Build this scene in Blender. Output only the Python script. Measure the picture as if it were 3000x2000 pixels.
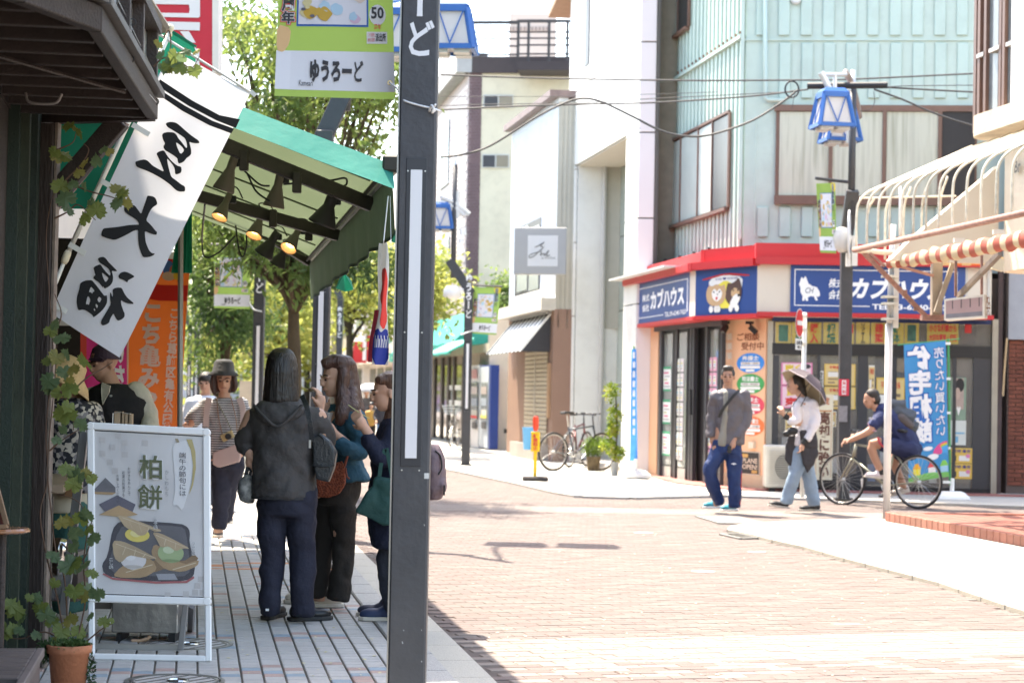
import bpy,bmesh,math,random
import numpy as np
from mathutils import Vector,Matrix,noise as mnoise
V=Vector
random.seed(7);RND=random.Random(11)
SC=bpy.context.scene
for _o in list(bpy.data.objects):bpy.data.objects.remove(_o)
COL=SC.collection

# ------------------------------------------------------------------ camera
FPX=5833.0;PITCH=math.radians(1.53);ROLL=math.radians(1.1);CAMZ=1.35
_F=V((0,math.cos(PITCH),math.sin(PITCH)));_R0=V((1,0,0));_U0=V((0,-math.sin(PITCH),math.cos(PITCH)))
_R=_R0*math.cos(ROLL)+_U0*math.sin(ROLL);_U=_U0*math.cos(ROLL)-_R0*math.sin(ROLL)
cam=bpy.data.cameras.new('camera');camo=bpy.data.objects.new('camera',cam);COL.objects.link(camo)
cam.sensor_width=36.0;cam.lens=FPX*36.0/3000.0;cam.clip_start=0.1;cam.clip_end=3000
m3=Matrix((_R,_U,-_F)).transposed();camo.matrix_world=Matrix.Translation((0,0,CAMZ))@m3.to_4x4()
cam.dof.use_dof=True;cam.dof.focus_distance=10.5;cam.dof.aperture_fstop=4.6;cam.dof.aperture_blades=0
SC.camera=camo

# ------------------------------------------------------------------ light
SUN_EL=62.0;SUN_AZ=math.radians(-32) # azimuth from +Y, clockwise; the sun stands beyond the scene and to the left
SC.world=bpy.data.worlds.new('World');SC.world.use_nodes=True
_nt=SC.world.node_tree;_nt.nodes.clear()
_out=_nt.nodes.new('ShaderNodeOutputWorld');_bg=_nt.nodes.new('ShaderNodeBackground');_sk=_nt.nodes.new('ShaderNodeTexSky')
_sk.sky_type='NISHITA';_sk.sun_disc=False;_sk.sun_elevation=math.radians(SUN_EL);_sk.sun_rotation=SUN_AZ
_sk.air_density=1.0;_sk.dust_density=2.0;_sk.ozone_density=1.0
_bg.inputs['Strength'].default_value=0.15
_nt.links.new(_sk.outputs[0],_bg.inputs[0]);_nt.links.new(_bg.outputs[0],_out.inputs[0])
sun=bpy.data.lights.new('sun','SUN');sun.energy=2.9;sun.angle=math.radians(0.6);sun.color=(1.0,0.95,0.87)
suno=bpy.data.objects.new('sun',sun);COL.objects.link(suno)
_el=math.radians(SUN_EL);SUND=V((math.sin(SUN_AZ)*math.cos(_el),math.cos(SUN_AZ)*math.cos(_el),math.sin(_el)))
suno.rotation_euler=SUND.to_track_quat('Z','Y').to_euler();suno.location=(0,0,40)
SC.view_settings.view_transform='Standard';SC.view_settings.look='None'
SC.view_settings.exposure=2.55;SC.view_settings.gamma=1.0;SC.view_settings.use_curve_mapping=False
SC.view_settings.use_white_balance=True;SC.view_settings.white_balance_temperature=7300;SC.view_settings.white_balance_tint=10
SC.cycles.max_bounces=6;SC.cycles.diffuse_bounces=3;SC.cycles.glossy_bounces=3;SC.cycles.transmission_bounces=4
SC.cycles.transparent_max_bounces=8;SC.cycles.use_denoising=True;SC.cycles.caustics_reflective=False;SC.cycles.caustics_refractive=False
try:SC.cycles.sample_clamp_indirect=6.0
except Exception:pass

# ------------------------------------------------------------------ finding places
def ray(u,v):return _F*FPX+_R*(u-1500.0)-_U*(v-1000.0)
CO=V((0,0,CAMZ))
def P(u,v,Y):d=ray(u,v);return CO+d*(Y/d.y) # the point at depth Y
def PZ(u,v,z):d=ray(u,v);return CO+d*((z-CAMZ)/d.z) # the point at height z
def G(u,v):return PZ(u,v,0.0)
def PL(u,v,o,n):d=ray(u,v);return CO+d*((V(o)-CO).dot(V(n))/d.dot(V(n)))
SD=V((-0.157,0.9876,0)).normalized();SN=V((SD.y,-SD.x,0)) # along the street / across it to the right
def PT(u,v,t):return PL(u,v,SN*t,SN) # the point on the upright plane t metres across
def ST(s,t,z=0.0):return SD*s+SN*t+V((0,0,z))
Z3=V((0,0,1))

# ------------------------------------------------------------------ materials
_mc={}
def M(col,rough=0.65,var=0.10,scale=6.0,bump=0.0,bscale=60.0,metal=0.0,spec=0.4,emit=0.0,trans=0.0,alpha=1.0,coat=0.0,dirt=0.0,back=None,stretch=None,ior=1.45):
    key=(tuple(col),rough,var,scale,bump,bscale,metal,spec,emit,trans,alpha,coat,dirt,tuple(back)if back else None,stretch,ior)
    if key in _mc:return _mc[key]
    m=bpy.data.materials.new('mat_%03d'%len(_mc));m.use_nodes=True;nt=m.node_tree;N=nt.nodes;L=nt.links
    b=N['Principled BSDF'];out=N['Material Output']
    b.inputs['Roughness'].default_value=rough;b.inputs['Metallic'].default_value=metal
    b.inputs['Specular IOR Level'].default_value=spec;b.inputs['IOR'].default_value=ior
    b.inputs['Coat Weight'].default_value=coat
    c4=(col[0],col[1],col[2],1)
    tc=N.new('ShaderNodeTexCoord');vec=tc.outputs['Object']
    if stretch:
        mp=N.new('ShaderNodeMapping');mp.inputs['Scale'].default_value=stretch;L.new(vec,mp.inputs[0]);vec=mp.outputs[0]
    csock=None
    if var>0:
        nz=N.new('ShaderNodeTexNoise');nz.inputs['Scale'].default_value=scale;nz.inputs['Detail'].default_value=6;nz.inputs['Roughness'].default_value=0.6
        L.new(vec,nz.inputs['Vector'])
        oi=N.new('ShaderNodeObjectInfo')
        ad=N.new('ShaderNodeMath');ad.operation='MULTIPLY_ADD';L.new(oi.outputs['Random'],ad.inputs[0]);ad.inputs[1].default_value=0.35;L.new(nz.outputs[0],ad.inputs[2])
        mr=N.new('ShaderNodeMapRange');L.new(ad.outputs[0],mr.inputs[0]);mr.inputs[1].default_value=0.35;mr.inputs[2].default_value=1.0
        mr.inputs[3].default_value=1-var;mr.inputs[4].default_value=1+var
        hs=N.new('ShaderNodeMix');hs.data_type='RGBA';hs.blend_type='MULTIPLY';hs.inputs[0].default_value=1.0
        hs.inputs[6].default_value=c4;L.new(mr.outputs[0],hs.inputs[7]);csock=hs.outputs[2]
    if dirt>0:
        n2=N.new('ShaderNodeTexNoise');n2.inputs['Scale'].default_value=1.7;n2.inputs['Detail'].default_value=9;n2.inputs['Roughness'].default_value=0.7;L.new(tc.outputs['Object'],n2.inputs['Vector'])
        r2=N.new('ShaderNodeValToRGB');r2.color_ramp.elements[0].position=0.47;r2.color_ramp.elements[1].position=0.66
        r2.color_ramp.elements[0].color=(0,0,0,1);r2.color_ramp.elements[1].color=(dirt,dirt,dirt,1);L.new(n2.outputs[0],r2.inputs[0])
        mx=N.new('ShaderNodeMix');mx.data_type='RGBA';L.new(r2.outputs[0],mx.inputs[0])
        if csock:L.new(csock,mx.inputs[6])
        else:mx.inputs[6].default_value=c4
        mx.inputs[7].default_value=(0.13,0.11,0.09,1);csock=mx.outputs[2]
    if back:
        ge=N.new('ShaderNodeNewGeometry');mb=N.new('ShaderNodeMix');mb.data_type='RGBA';L.new(ge.outputs['Backfacing'],mb.inputs[0])
        if csock:L.new(csock,mb.inputs[6])
        else:mb.inputs[6].default_value=c4
        mb.inputs[7].default_value=(back[0],back[1],back[2],1);csock=mb.outputs[2]
    if csock:L.new(csock,b.inputs['Base Color'])
    else:b.inputs['Base Color'].default_value=c4
    if bump>0:
        nb=N.new('ShaderNodeTexNoise');nb.inputs['Scale'].default_value=bscale;nb.inputs['Detail'].default_value=5;L.new(vec,nb.inputs['Vector'])
        bp=N.new('ShaderNodeBump');bp.inputs['Strength'].default_value=min(1.0,bump);bp.inputs['Distance'].default_value=0.01*max(1,bump);L.new(nb.outputs[0],bp.inputs['Height']);L.new(bp.outputs[0],b.inputs['Normal'])
    if emit>0:b.inputs['Emission Color'].default_value=c4;b.inputs['Emission Strength'].default_value=emit
    if trans>0: # thin cloth / leaf: some of the light comes through
        tb=N.new('ShaderNodeBsdfTranslucent');ms=N.new('ShaderNodeMixShader');ms.inputs[0].default_value=trans
        if csock:L.new(csock,tb.inputs[0])
        else:tb.inputs[0].default_value=c4
        L.new(b.outputs[0],ms.inputs[1]);L.new(tb.outputs[0],ms.inputs[2]);L.new(ms.outputs[0],out.inputs[0])
    if alpha<1:b.inputs['Alpha'].default_value=alpha
    _mc[key]=m;return m
def glass(tint=(0.55,0.62,0.6),rough=0.03,op=0.55):
    """window glass: a mirror-like sheet that lets part of the inside show"""
    key=('glass',tint,rough,op)
    if key in _mc:return _mc[key]
    m=bpy.data.materials.new('glass_%03d'%len(_mc));m.use_nodes=True;nt=m.node_tree;N=nt.nodes;L=nt.links
    b=N['Principled BSDF'];b.inputs['Base Color'].default_value=(*tint,1);b.inputs['Roughness'].default_value=rough
    b.inputs['Specular IOR Level'].default_value=0.9;b.inputs['Coat Weight'].default_value=0.6
    tr=N.new('ShaderNodeBsdfTransparent');ms=N.new('ShaderNodeMixShader');ms.inputs[0].default_value=op
    L.new(tr.outputs[0],ms.inputs[1]);L.new(b.outputs[0],ms.inputs[2]);L.new(ms.outputs[0],N['Material Output'].inputs[0])
    _mc[key]=m;return m
def ramp_mat(name,cols,scale=5.0,kind='NOISE',rough=0.7,stretch=None,bump=0.0,emit=0.0,trans=0.0,pos=None,detail=4):
    m=bpy.data.materials.new(name);m.use_nodes=True;nt=m.node_tree;N=nt.nodes;L=nt.links;b=N['Principled BSDF'];b.inputs['Roughness'].default_value=rough
    b.inputs['Specular IOR Level'].default_value=0.3
    tc=N.new('ShaderNodeTexCoord');mp=N.new('ShaderNodeMapping');L.new(tc.outputs['Object'],mp.inputs[0])
    if stretch:mp.inputs['Scale'].default_value=stretch
    if kind=='VORONOI':t=N.new('ShaderNodeTexVoronoi');t.inputs['Scale'].default_value=scale;L.new(mp.outputs[0],t.inputs['Vector']);o=t.outputs['Color'];sp=N.new('ShaderNodeSeparateColor');L.new(o,sp.inputs[0]);o=sp.outputs[0]
    elif kind=='VDIST':t=N.new('ShaderNodeTexVoronoi');t.inputs['Scale'].default_value=scale;L.new(mp.outputs[0],t.inputs['Vector']);o=t.outputs['Distance']
    elif kind=='WAVE':t=N.new('ShaderNodeTexWave');t.inputs['Scale'].default_value=scale;L.new(mp.outputs[0],t.inputs['Vector']);o=t.outputs['Fac'];t.bands_direction='Z' if stretch and stretch[0]==0 else 'X'
    else:t=N.new('ShaderNodeTexNoise');t.inputs['Scale'].default_value=scale;t.inputs['Detail'].default_value=detail;L.new(mp.outputs[0],t.inputs['Vector']);o=t.outputs[0]
    r=N.new('ShaderNodeValToRGB');e=r.color_ramp.elements
    n=len(cols)
    while len(e)<n:e.new(0.5)
    for i,c in enumerate(cols):
        e[i].position=pos[i]if pos else (0.3+0.4*i/(n-1)if kind=='NOISE' else i/(n-1));e[i].color=(*c,1)
    if kind=='VORONOI' or kind=='WAVE':r.color_ramp.interpolation='CONSTANT'
    L.new(o,r.inputs[0]);L.new(r.outputs[0],b.inputs['Base Color'])
    if bump:bp=N.new('ShaderNodeBump');bp.inputs['Strength'].default_value=bump;bp.inputs['Distance'].default_value=0.01;L.new(o,bp.inputs['Height']);L.new(bp.outputs[0],b.inputs['Normal'])
    if emit:L.new(r.outputs[0],b.inputs['Emission Color']);b.inputs['Emission Strength'].default_value=emit
    if trans:
        tb=N.new('ShaderNodeBsdfTranslucent');ms=N.new('ShaderNodeMixShader');ms.inputs[0].default_value=trans
        L.new(r.outputs[0],tb.inputs[0]);L.new(b.outputs[0],ms.inputs[1]);L.new(tb.outputs[0],ms.inputs[2]);L.new(ms.outputs[0],N['Material Output'].inputs[0])
    return m

# ------------------------------------------------------------------ objects
def link(o,parent=None):
    COL.objects.link(o)
    if parent is not None:
        o.parent=parent
        if parent.type=='EMPTY' and parent.parent is None:o.matrix_parent_inverse=Matrix.Translation(-V(parent.location))
    return o
def thing(name,label,cat,loc=(0,0,0),group=None):
    o=bpy.data.objects.new(name,None);o.empty_display_size=0.1;o.location=loc;COL.objects.link(o)
    o['label']=label;o['category']=cat
    if group:o['group']=group
    return o
def tag(o,label=None,cat=None,group=None,kind=None):
    if label:o['label']=label
    if cat:o['category']=cat
    if group:o['group']=group
    if kind:o['kind']=kind
    return o
def dup(root,loc=None,rz=None,label=None,group=None):
    r=root.copy();COL.objects.link(r)
    if loc is not None:r.location=loc
    if rz is not None:r.rotation_euler=(0,0,rz)
    if label:r['label']=label
    if group:r['group']=group
    for ch in list(root.children):
        c=ch.copy();COL.objects.link(c);c.parent=r;c.matrix_parent_inverse=ch.matrix_parent_inverse.copy()
        for g in list(ch.children):
            d=g.copy();COL.objects.link(d);d.parent=c;d.matrix_parent_inverse=g.matrix_parent_inverse.copy()
    return r

class MB:
    def __init__(s):s.v=[];s.f=[];s.mi=[]
    def add(s,vs,fs,mi=0):
        k=len(s.v);s.v.extend([tuple(p)for p in vs]);s.f.extend([tuple(k+i for i in f)for f in fs]);s.mi.extend([mi]*len(fs));return s
    def ob(s,o,ax,ay,az,mi=0,bottom=True):
        """box from corner o with edge vectors"""
        o=V(o);ax=V(ax);ay=V(ay);az=V(az)
        if ax.cross(ay).dot(az)<0:ax,ay=ay,ax
        vs=[o,o+ax,o+ax+ay,o+ay,o+az,o+ax+az,o+ax+ay+az,o+ay+az]
        fs=[(4,5,6,7),(0,1,5,4),(1,2,6,5),(2,3,7,6),(3,0,4,7)]
        if bottom:fs.append((3,2,1,0))
        return s.add(vs,fs,mi)
    def box(s,c,size,rz=0.0,mi=0,R=None):
        c=V(c);R=R or Matrix.Rotation(rz,3,'Z');x,y,z=R@V((size[0],0,0)),R@V((0,size[1],0)),R@V((0,0,size[2]))
        return s.ob(c-(x+y+z)/2,x,y,z,mi)
    def quad(s,a,b,c,d,mi=0):return s.add([a,b,c,d],[(0,1,2,3)],mi)
    def bar(s,a,b,w,h,up=Z3,mi=0):
        a=V(a);b=V(b);d=(b-a);L=d.length
        if L<1e-6:return s
        d=d/L;sx=d.cross(up)
        if sx.length<1e-3:sx=d.cross(V((1,0,0)))
        sx.normalize();sy=sx.cross(d)
        return s.ob(a-sx*w/2-sy*h/2,sx*w,sy*h,d*L,mi)
    def tube(s,pts,r,n=8,mi=0,cap=True,closed=False):
        pts=[V(p)for p in pts];rs=r if isinstance(r,(list,tuple))else [r]*len(pts)
        m=len(pts);k=len(s.v);ref=None;vs=[]
        for i,p in enumerate(pts):
            if closed:d=pts[(i+1)%m]-pts[i-1]
            else:d=(pts[min(i+1,m-1)]-pts[max(i-1,0)])
            if d.length<1e-9:d=V((0,0,1))
            d.normalize()
            if ref is None:ref=d.orthogonal().normalized()
            else:
                ref=ref-d*ref.dot(d)
                ref=ref.normalized()if ref.length>1e-6 else d.orthogonal().normalized()
            b=d.cross(ref)
            for j in range(n):a=2*math.pi*j/n;vs.append(p+(ref*math.cos(a)+b*math.sin(a))*rs[i])
        fs=[]
        for i in range(m if closed else m-1):
            i2=(i+1)%m
            for j in range(n):fs.append((i*n+j,i*n+(j+1)%n,i2*n+(j+1)%n,i2*n+j))
        if cap and not closed:fs.append(tuple(range(n-1,-1,-1)));fs.append(tuple((m-1)*n+j for j in range(n)))
        return s.add(vs,fs,mi)
    def lathe(s,c,prof,n=16,mi=0,M3=None,close=True):
        """prof: (radius, z) pairs about c"""
        c=V(c);vs=[];fs=[]
        for r,z in prof:
            for j in range(n):
                a=2*math.pi*j/n;p=V((r*math.cos(a),r*math.sin(a),z));vs.append(c+(M3@p if M3 else p))
        m=len(prof)
        for i in range(m-1):
            for j in range(n):fs.append((i*n+j,i*n+(j+1)%n,(i+1)*n+(j+1)%n,(i+1)*n+j))
        if close:fs.append(tuple(range(n-1,-1,-1)));fs.append(tuple((m-1)*n+j for j in range(n)))
        return s.add(vs,fs,mi)
    def prism(s,pts,ext,mi=0):
        """closed outline extruded by vector ext"""
        pts=[V(p)for p in pts];n=len(pts);ext=V(ext);vs=pts+[p+ext for p in pts]
        fs=[tuple(range(n-1,-1,-1)),tuple(range(n,2*n))]+[(i,(i+1)%n,n+(i+1)%n,n+i)for i in range(n)]
        return s.add(vs,fs,mi)
    def disc(s,c,rx,ry,ax,ay,n=24,mi=0,thick=None):
        pts=[V(c)+V(ax)*rx*math.cos(2*math.pi*i/n)+V(ay)*ry*math.sin(2*math.pi*i/n)for i in range(n)]
        if thick is None:return s.add(pts,[tuple(range(n))],mi)
        return s.prism(pts,thick,mi)
    def build(s,name,mat=None,parent=None,smooth=False,bevel=0.0,label=None,cat=None,group=None,kind=None,seg=1,sub=0):
        me=bpy.data.meshes.new(name);me.from_pydata(s.v,[],s.f)
        mats=mat if isinstance(mat,(list,tuple))else [mat]
        for m in mats:me.materials.append(m)
        if len(mats)>1:me.polygons.foreach_set('material_index',s.mi)
        if smooth:me.polygons.foreach_set('use_smooth',[True]*len(me.polygons))
        me.update()
        o=bpy.data.objects.new(name,me);link(o,parent);tag(o,label,cat,group,kind)
        if bevel>0:
            b=o.modifiers.new('b','BEVEL');b.width=bevel;b.segments=seg;b.limit_method='ANGLE';b.angle_limit=math.radians(35)
        if sub:q=o.modifiers.new('s','SUBSURF');q.levels=sub;q.render_levels=sub
        return o
def smooth_angle(o,deg=40):
    me=o.data
    me.polygons.foreach_set('use_smooth',[True]*len(me.polygons))
    try:me.set_sharp_from_angle(angle=math.radians(deg))
    except Exception:pass
    return o
def bez(pts,n=8):
    """smooth curve through points (Catmull-Rom)"""
    pts=[V(p)for p in pts];q=[2*pts[0]-pts[1]]+pts+[2*pts[-1]-pts[-2]];out=[]
    for i in range(1,len(q)-2):
        for k in range(n):
            t=k/n;out.append(0.5*((2*q[i])+(q[i+1]-q[i-1])*t+(2*q[i-1]-5*q[i]+4*q[i+1]-q[i+2])*t*t+(3*q[i]-q[i-1]-3*q[i+1]+q[i+2])*t**3))
    out.append(pts[-1]);return out

# ------------------------------------------------------------------ lettering
_tc={}
def _g1(s,bold):
    cu=bpy.data.curves.new('t','FONT');cu.body=s;cu.size=1.0;cu.offset=bold;cu.resolution_u=2;cu.align_x='LEFT'
    o=bpy.data.objects.new('t',cu);me=o.to_mesh();vs=[tuple(v.co)for v in me.vertices];fs=[tuple(p.vertices)for p in me.polygons];ar=sum(p.area for p in me.polygons)
    o.to_mesh_clear();bpy.data.objects.remove(o);bpy.data.curves.remove(cu);return vs,fs,ar
def glyphs(s,bold=0.0):
    key=(s,bold)
    if key in _tc:return _tc[key]
    if len(s)==1 or any(ord(c)<0x2000 for c in s):
        vs,fs,ar=_g1(s,bold)
        if bold>0 and len(s)==1: # heavy outlines can fail to fill: thin them until they do
            a0=_g1(s,0.0)[2];q=bold
            while q>0.004 and ar<a0*(1+q*10):q*=0.7;vs,fs,ar=_g1(s,q)
            if ar<a0:vs,fs,ar=_g1(s,0.0)
        _tc[key]=(vs,fs)
    else:
        V_,F_=[],[]
        for i,c in enumerate(s):
            if c=='\u3000':continue
            v1,f1=glyphs(c,bold);k=len(V_);V_+=[(p[0]+i,p[1],0)for p in v1];F_+=[tuple(k+j for j in f)for f in f1]
        _tc[key]=(V_,F_)
    return _tc[key]
def lay(mb,s,surf,box,bold=0.02,vertical=False,mirror=False,off=0.003,mi=0,slant=0.0,gap=1.0,keep=False):
    """set a string into the (a0,b0,a1,b1) box of a surface surf(a,b,off)->point"""
    a0,b0,a1,b1=box
    items=list(s)if vertical else [s]
    bold0=bold
    items=[c for c in items]
    n=len(items)
    for i,c in enumerate(items):
        if c in (' ','\u3000'):continue
        rot=vertical and c=='ー'
        vs,fs=glyphs(c,bold)
        if not vs:continue
        xs=[p[0]for p in vs];ys=[p[1]for p in vs]
        x0,x1,y0,y1=min(xs),max(xs),min(ys),max(ys)
        if vertical:
            h=(b1-b0)/n;cb1=b1-h*i;cb0=cb1-h;ca0,ca1=a0,a1
            if len(c)==1 and ord(c)>0x2000: # full-width cell: keep the glyph's own place in its em box
                if rot:pts=[((0.5+0.38-p[1]-0.0),(1.0-p[0])*1.0)for p in vs];pts=[(0.5+(0.38-p[1]),1.0-p[0])for p in vs]
                else:pts=[(p[0],p[1]+0.12)for p in vs]
                pts=[((px),(py))for px,py in pts]
                fx0,fx1,fy0,fy1=0,1,0,1
            else:pts=[(p[0],p[1])for p in vs];fx0,fx1,fy0,fy1=x0,x1,y0,y1
        else:
            pts=[(p[0],p[1])for p in vs];fx0,fx1,fy0,fy1=x0,x1,y0,y1
            ca0,ca1,cb0,cb1=a0,a1,b0,b1
            if keep:
                sc=min((a1-a0)/(fx1-fx0),(b1-b0)/(fy1-fy0));w=sc*(fx1-fx0)/2;h2=sc*(fy1-fy0)/2;mx=(a0+a1)/2;my=(b0+b1)/2;ca0,ca1,cb0,cb1=mx-w,mx+w,my-h2,my+h2
        out=[]
        for px,py in pts:
            tx=(px-fx0)/(fx1-fx0);ty=(py-fy0)/(fy1-fy0)
            tx+=slant*(ty-0.5)
            if mirror:tx=1-tx
            out.append(surf(ca0+tx*(ca1-ca0),cb0+ty*(cb1-cb0),off))
        if (mirror):fs=[f[::-1]for f in fs]
        mb.add(out,fs,mi)
    return mb
def plane(o,ax,ay,nrm=None):
    """surface over a flat board: a along ax (0..1), b along ay (0..1)"""
    o=V(o);ax=V(ax);ay=V(ay);n=(nrm or ax.cross(ay));n=V(n).normalized()
    return lambda a,b,off=0.0:o+ax*a+ay*b+n*off
def poly(mb,pts,surf,off=0.003,mi=0):
    """a flat print given by an outline in surface coordinates (concave allowed)"""
    from mathutils.geometry import tessellate_polygon
    p=[V((a,b,0))for a,b in pts];tr=tessellate_polygon([p]);mb.add([surf(a,b,off)for a,b in pts],[tuple(t)for t in tr],mi);return mb
def rect(mb,surf,a0,b0,a1,b1,off=0.002,mi=0,n=1):
    for i in range(n):
        x0=a0+(a1-a0)*i/n;x1=a0+(a1-a0)*(i+1)/n
        mb.add([surf(x0,b0,off),surf(x1,b0,off),surf(x1,b1,off),surf(x0,b1,off)],[(0,1,2,3)],mi)
    return mb
def rrect(a0,b0,a1,b1,r,asp=1.0,n=5):
    pts=[]
    for cx,cy,s0 in ((a1-r,b1-r*asp,0),(a0+r,b1-r*asp,1),(a0+r,b0+r*asp,2),(a1-r,b0+r*asp,3)):
        for k in range(n+1):a=math.pi/2*(s0+k/n);pts.append((cx+r*math.cos(a),cy+r*asp*math.sin(a)))
    return pts
def ellp(cx,cy,rx,ry,n=24):return [(cx+rx*math.cos(2*math.pi*i/n),cy+ry*math.sin(2*math.pi*i/n))for i in range(n)]
def sheet(mb,surf,na=12,nb=12,off=0.0,thick=0.0,mi=0,a0=0,a1=1,b0=0,b1=1):
    vs=[];fs=[]
    for j in range(nb+1):
        for i in range(na+1):vs.append(surf(a0+(a1-a0)*i/na,b0+(b1-b0)*j/nb,off))
    for j in range(nb):
        for i in range(na):k=j*(na+1)+i;fs.append((k,k+1,k+na+2,k+na+1))
    if thick:
        n0=len(vs)
        for j in range(nb+1):
            for i in range(na+1):vs.append(surf(a0+(a1-a0)*i/na,b0+(b1-b0)*j/nb,off-thick))
        fs+=[tuple(n0+q for q in f[::-1])for f in fs[:na*nb]]
        per=[i for i in range(na+1)]+[(j+1)*(na+1)-1 for j in range(1,nb+1)]+[nb*(na+1)+i for i in range(na-1,-1,-1)]+[j*(na+1)for j in range(nb-1,0,-1)]
        for q in range(len(per)):a,b=per[q],per[(q+1)%len(per)];fs.append((a,b,n0+b,n0+a)[::-1])
    return mb.add(vs,fs,mi)
# ================================================================== SETTING: ground, pavements, kerbs
PZL=0.035 # pavement level
m_pink=M((0.142,0.109,0.100),0.85,0.14,3.0,0.5,220,dirt=0.25)
m_pgrey=M((0.146,0.124,0.113),0.85,0.2,3.0,0.5,220,dirt=0.25)
m_plight=M((0.205,0.172,0.152),0.85,0.15,3.0,0.4,220,dirt=0.2)
m_conc=M((0.44,0.42,0.38),0.85,0.12,1.2,0.5,150,dirt=0.15)
m_granite=ramp_mat('kerb_stone',[(0.16,0.16,0.155),(0.34,0.33,0.31),(0.52,0.51,0.48)],260,bump=0.3)
m_gutter=ramp_mat('gutter_concrete',[(0.26,0.245,0.21),(0.38,0.36,0.31),(0.46,0.44,0.38)],150,bump=0.2)
m_joint=M((0.15,0.14,0.12),0.95,0.25,8)
m_tile=M((0.47,0.455,0.43),0.8,0.14,5,0.5,240,dirt=0.12)
m_tile_p=M((0.43,0.31,0.27),0.8,0.14,5,0.5,240)
m_tile_b=M((0.28,0.35,0.40),0.8,0.14,5,0.5,240)
m_tile_o=M((0.62,0.28,0.14),0.8,0.14,5,0.5,240)
m_yel=M((0.62,0.55,0.26),0.85,0.2,2)

gm=MB();gm.quad((-300,-60,-0.012),(300,-60,-0.012),(300,500,-0.012),(-300,500,-0.012))
tag(gm.build('ground',M((0.17,0.145,0.13),0.9,0.15,0.6)),kind='structure')
def inpoly(x,y,pl):
    c=False;n=len(pl);j=n-1
    for i in range(n):
        xi,yi=pl[i];xj,yj=pl[j]
        if (yi>y)!=(yj>y)and x<(xj-xi)*(y-yi)/(yj-yi)+xi:c=not c
        j=i
    return c
def gxy(L,z=0.0):return [(PZ(u,v,z).x,PZ(u,v,z).y)for u,v in L]
# right-hand street corner pavement in front of the real-estate shop
k_corner=gxy([(1297,1373),(1365,1386),(1548,1424),(1640,1446),(1709,1458),(1845,1462),(2120,1455),(2400,1466),(3000,1490),(3600,1510)])
_a=V((*k_corner[0],0));_b=_a+SD*60
corner_poly=[(_b.x,_b.y)]+k_corner+[(16,60)]
# small kerbed island of pavement, lower right
k_right=gxy([(3500,1935),(3000,1786),(2799,1718),(2516,1645),(2394,1610),(2300,1590),(2240,1574),(2200,1566),(2166,1560),(2175,1551),(2210,1545),(2348,1536),(2593,1529),(3100,1516),(3700,1510)])
right_poly=k_right+[(20,14)]
SLAB=lambda pl,z0,z1:MB().prism([(x,y,z0)for x,y in (pl if sum((pl[i][0]*pl[(i+1)%len(pl)][1]-pl[(i+1)%len(pl)][0]*pl[i][1])for i in range(len(pl)))>0 else pl[::-1])],(0,0,z1-z0))
tag(SLAB(corner_poly,-0.01,PZL).build('pavement_corner',m_conc),kind='structure')
tag(SLAB(right_poly,-0.01,PZL).build('pavement_right',m_conc),kind='structure')
def kerbline(name,pts,w=0.13,h=PZL+0.004,step=0.6,z0=-0.01,mat=None):
    """kerb built of stones along a polyline, top just proud of the pavement"""
    root=thing(name,None,None);del root['label'];del root['category'];root['kind']='structure'
    seg=[]
    for i in range(len(pts)-1):
        a=V((*pts[i],0));b=V((*pts[i+1],0));L=(b-a).length;n=max(1,round(L/step))
        for k in range(n):seg.append((a+(b-a)*(k/n),a+(b-a)*((k+1)/n)))
    seg=seg[:90]
    for a,b in seg:
        d=(b-a).normalized();nn=V((d.y,-d.x,0))
        MB().ob(a+d*0.004+V((0,0,z0))-nn*0.0,(b-a)-d*0.008,nn*w,(0,0,h-z0)).build('kerb_stone',mat or m_granite,root,bevel=0.008)
    return root
kerbline('kerb_corner',k_corner[:8])
kerbline('kerb_right',k_right[0:13][::-1],mat=m_gutter)
# left pavement between the shop fronts and the street
T0,T1,T2=1.05,1.22,1.43
lp=[ST(3,-7),ST(3,T0),ST(95,T0),ST(95,-7)]
tag(SLAB([(p.x,p.y)for p in lp],-0.01,PZL-0.012).build('pavement_left',m_joint),kind='structure')
far_l=[ST(33,-7),ST(33,T0),ST(95,T0),ST(95,-7)]
tag(SLAB([(p.x,p.y)for p in far_l],-0.005,PZL).build('pavement_far',m_tile),kind='structure')
kp=[ST(4+0.6*i,T1)for i in range(90)]
kerbline('kerb_left',[(p.x,p.y)for p in kp][::-1],w=T1-T0,h=PZL+0.006)
gb=MB()
for i in range(90):gb.ob(ST(4+0.6*i+0.003,T1+0.003,-0.01),SD*0.594,SN*(T2-T1-0.006),(0,0,0.018))
tag(gb.build('gutter',m_gutter),kind='structure')

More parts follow.
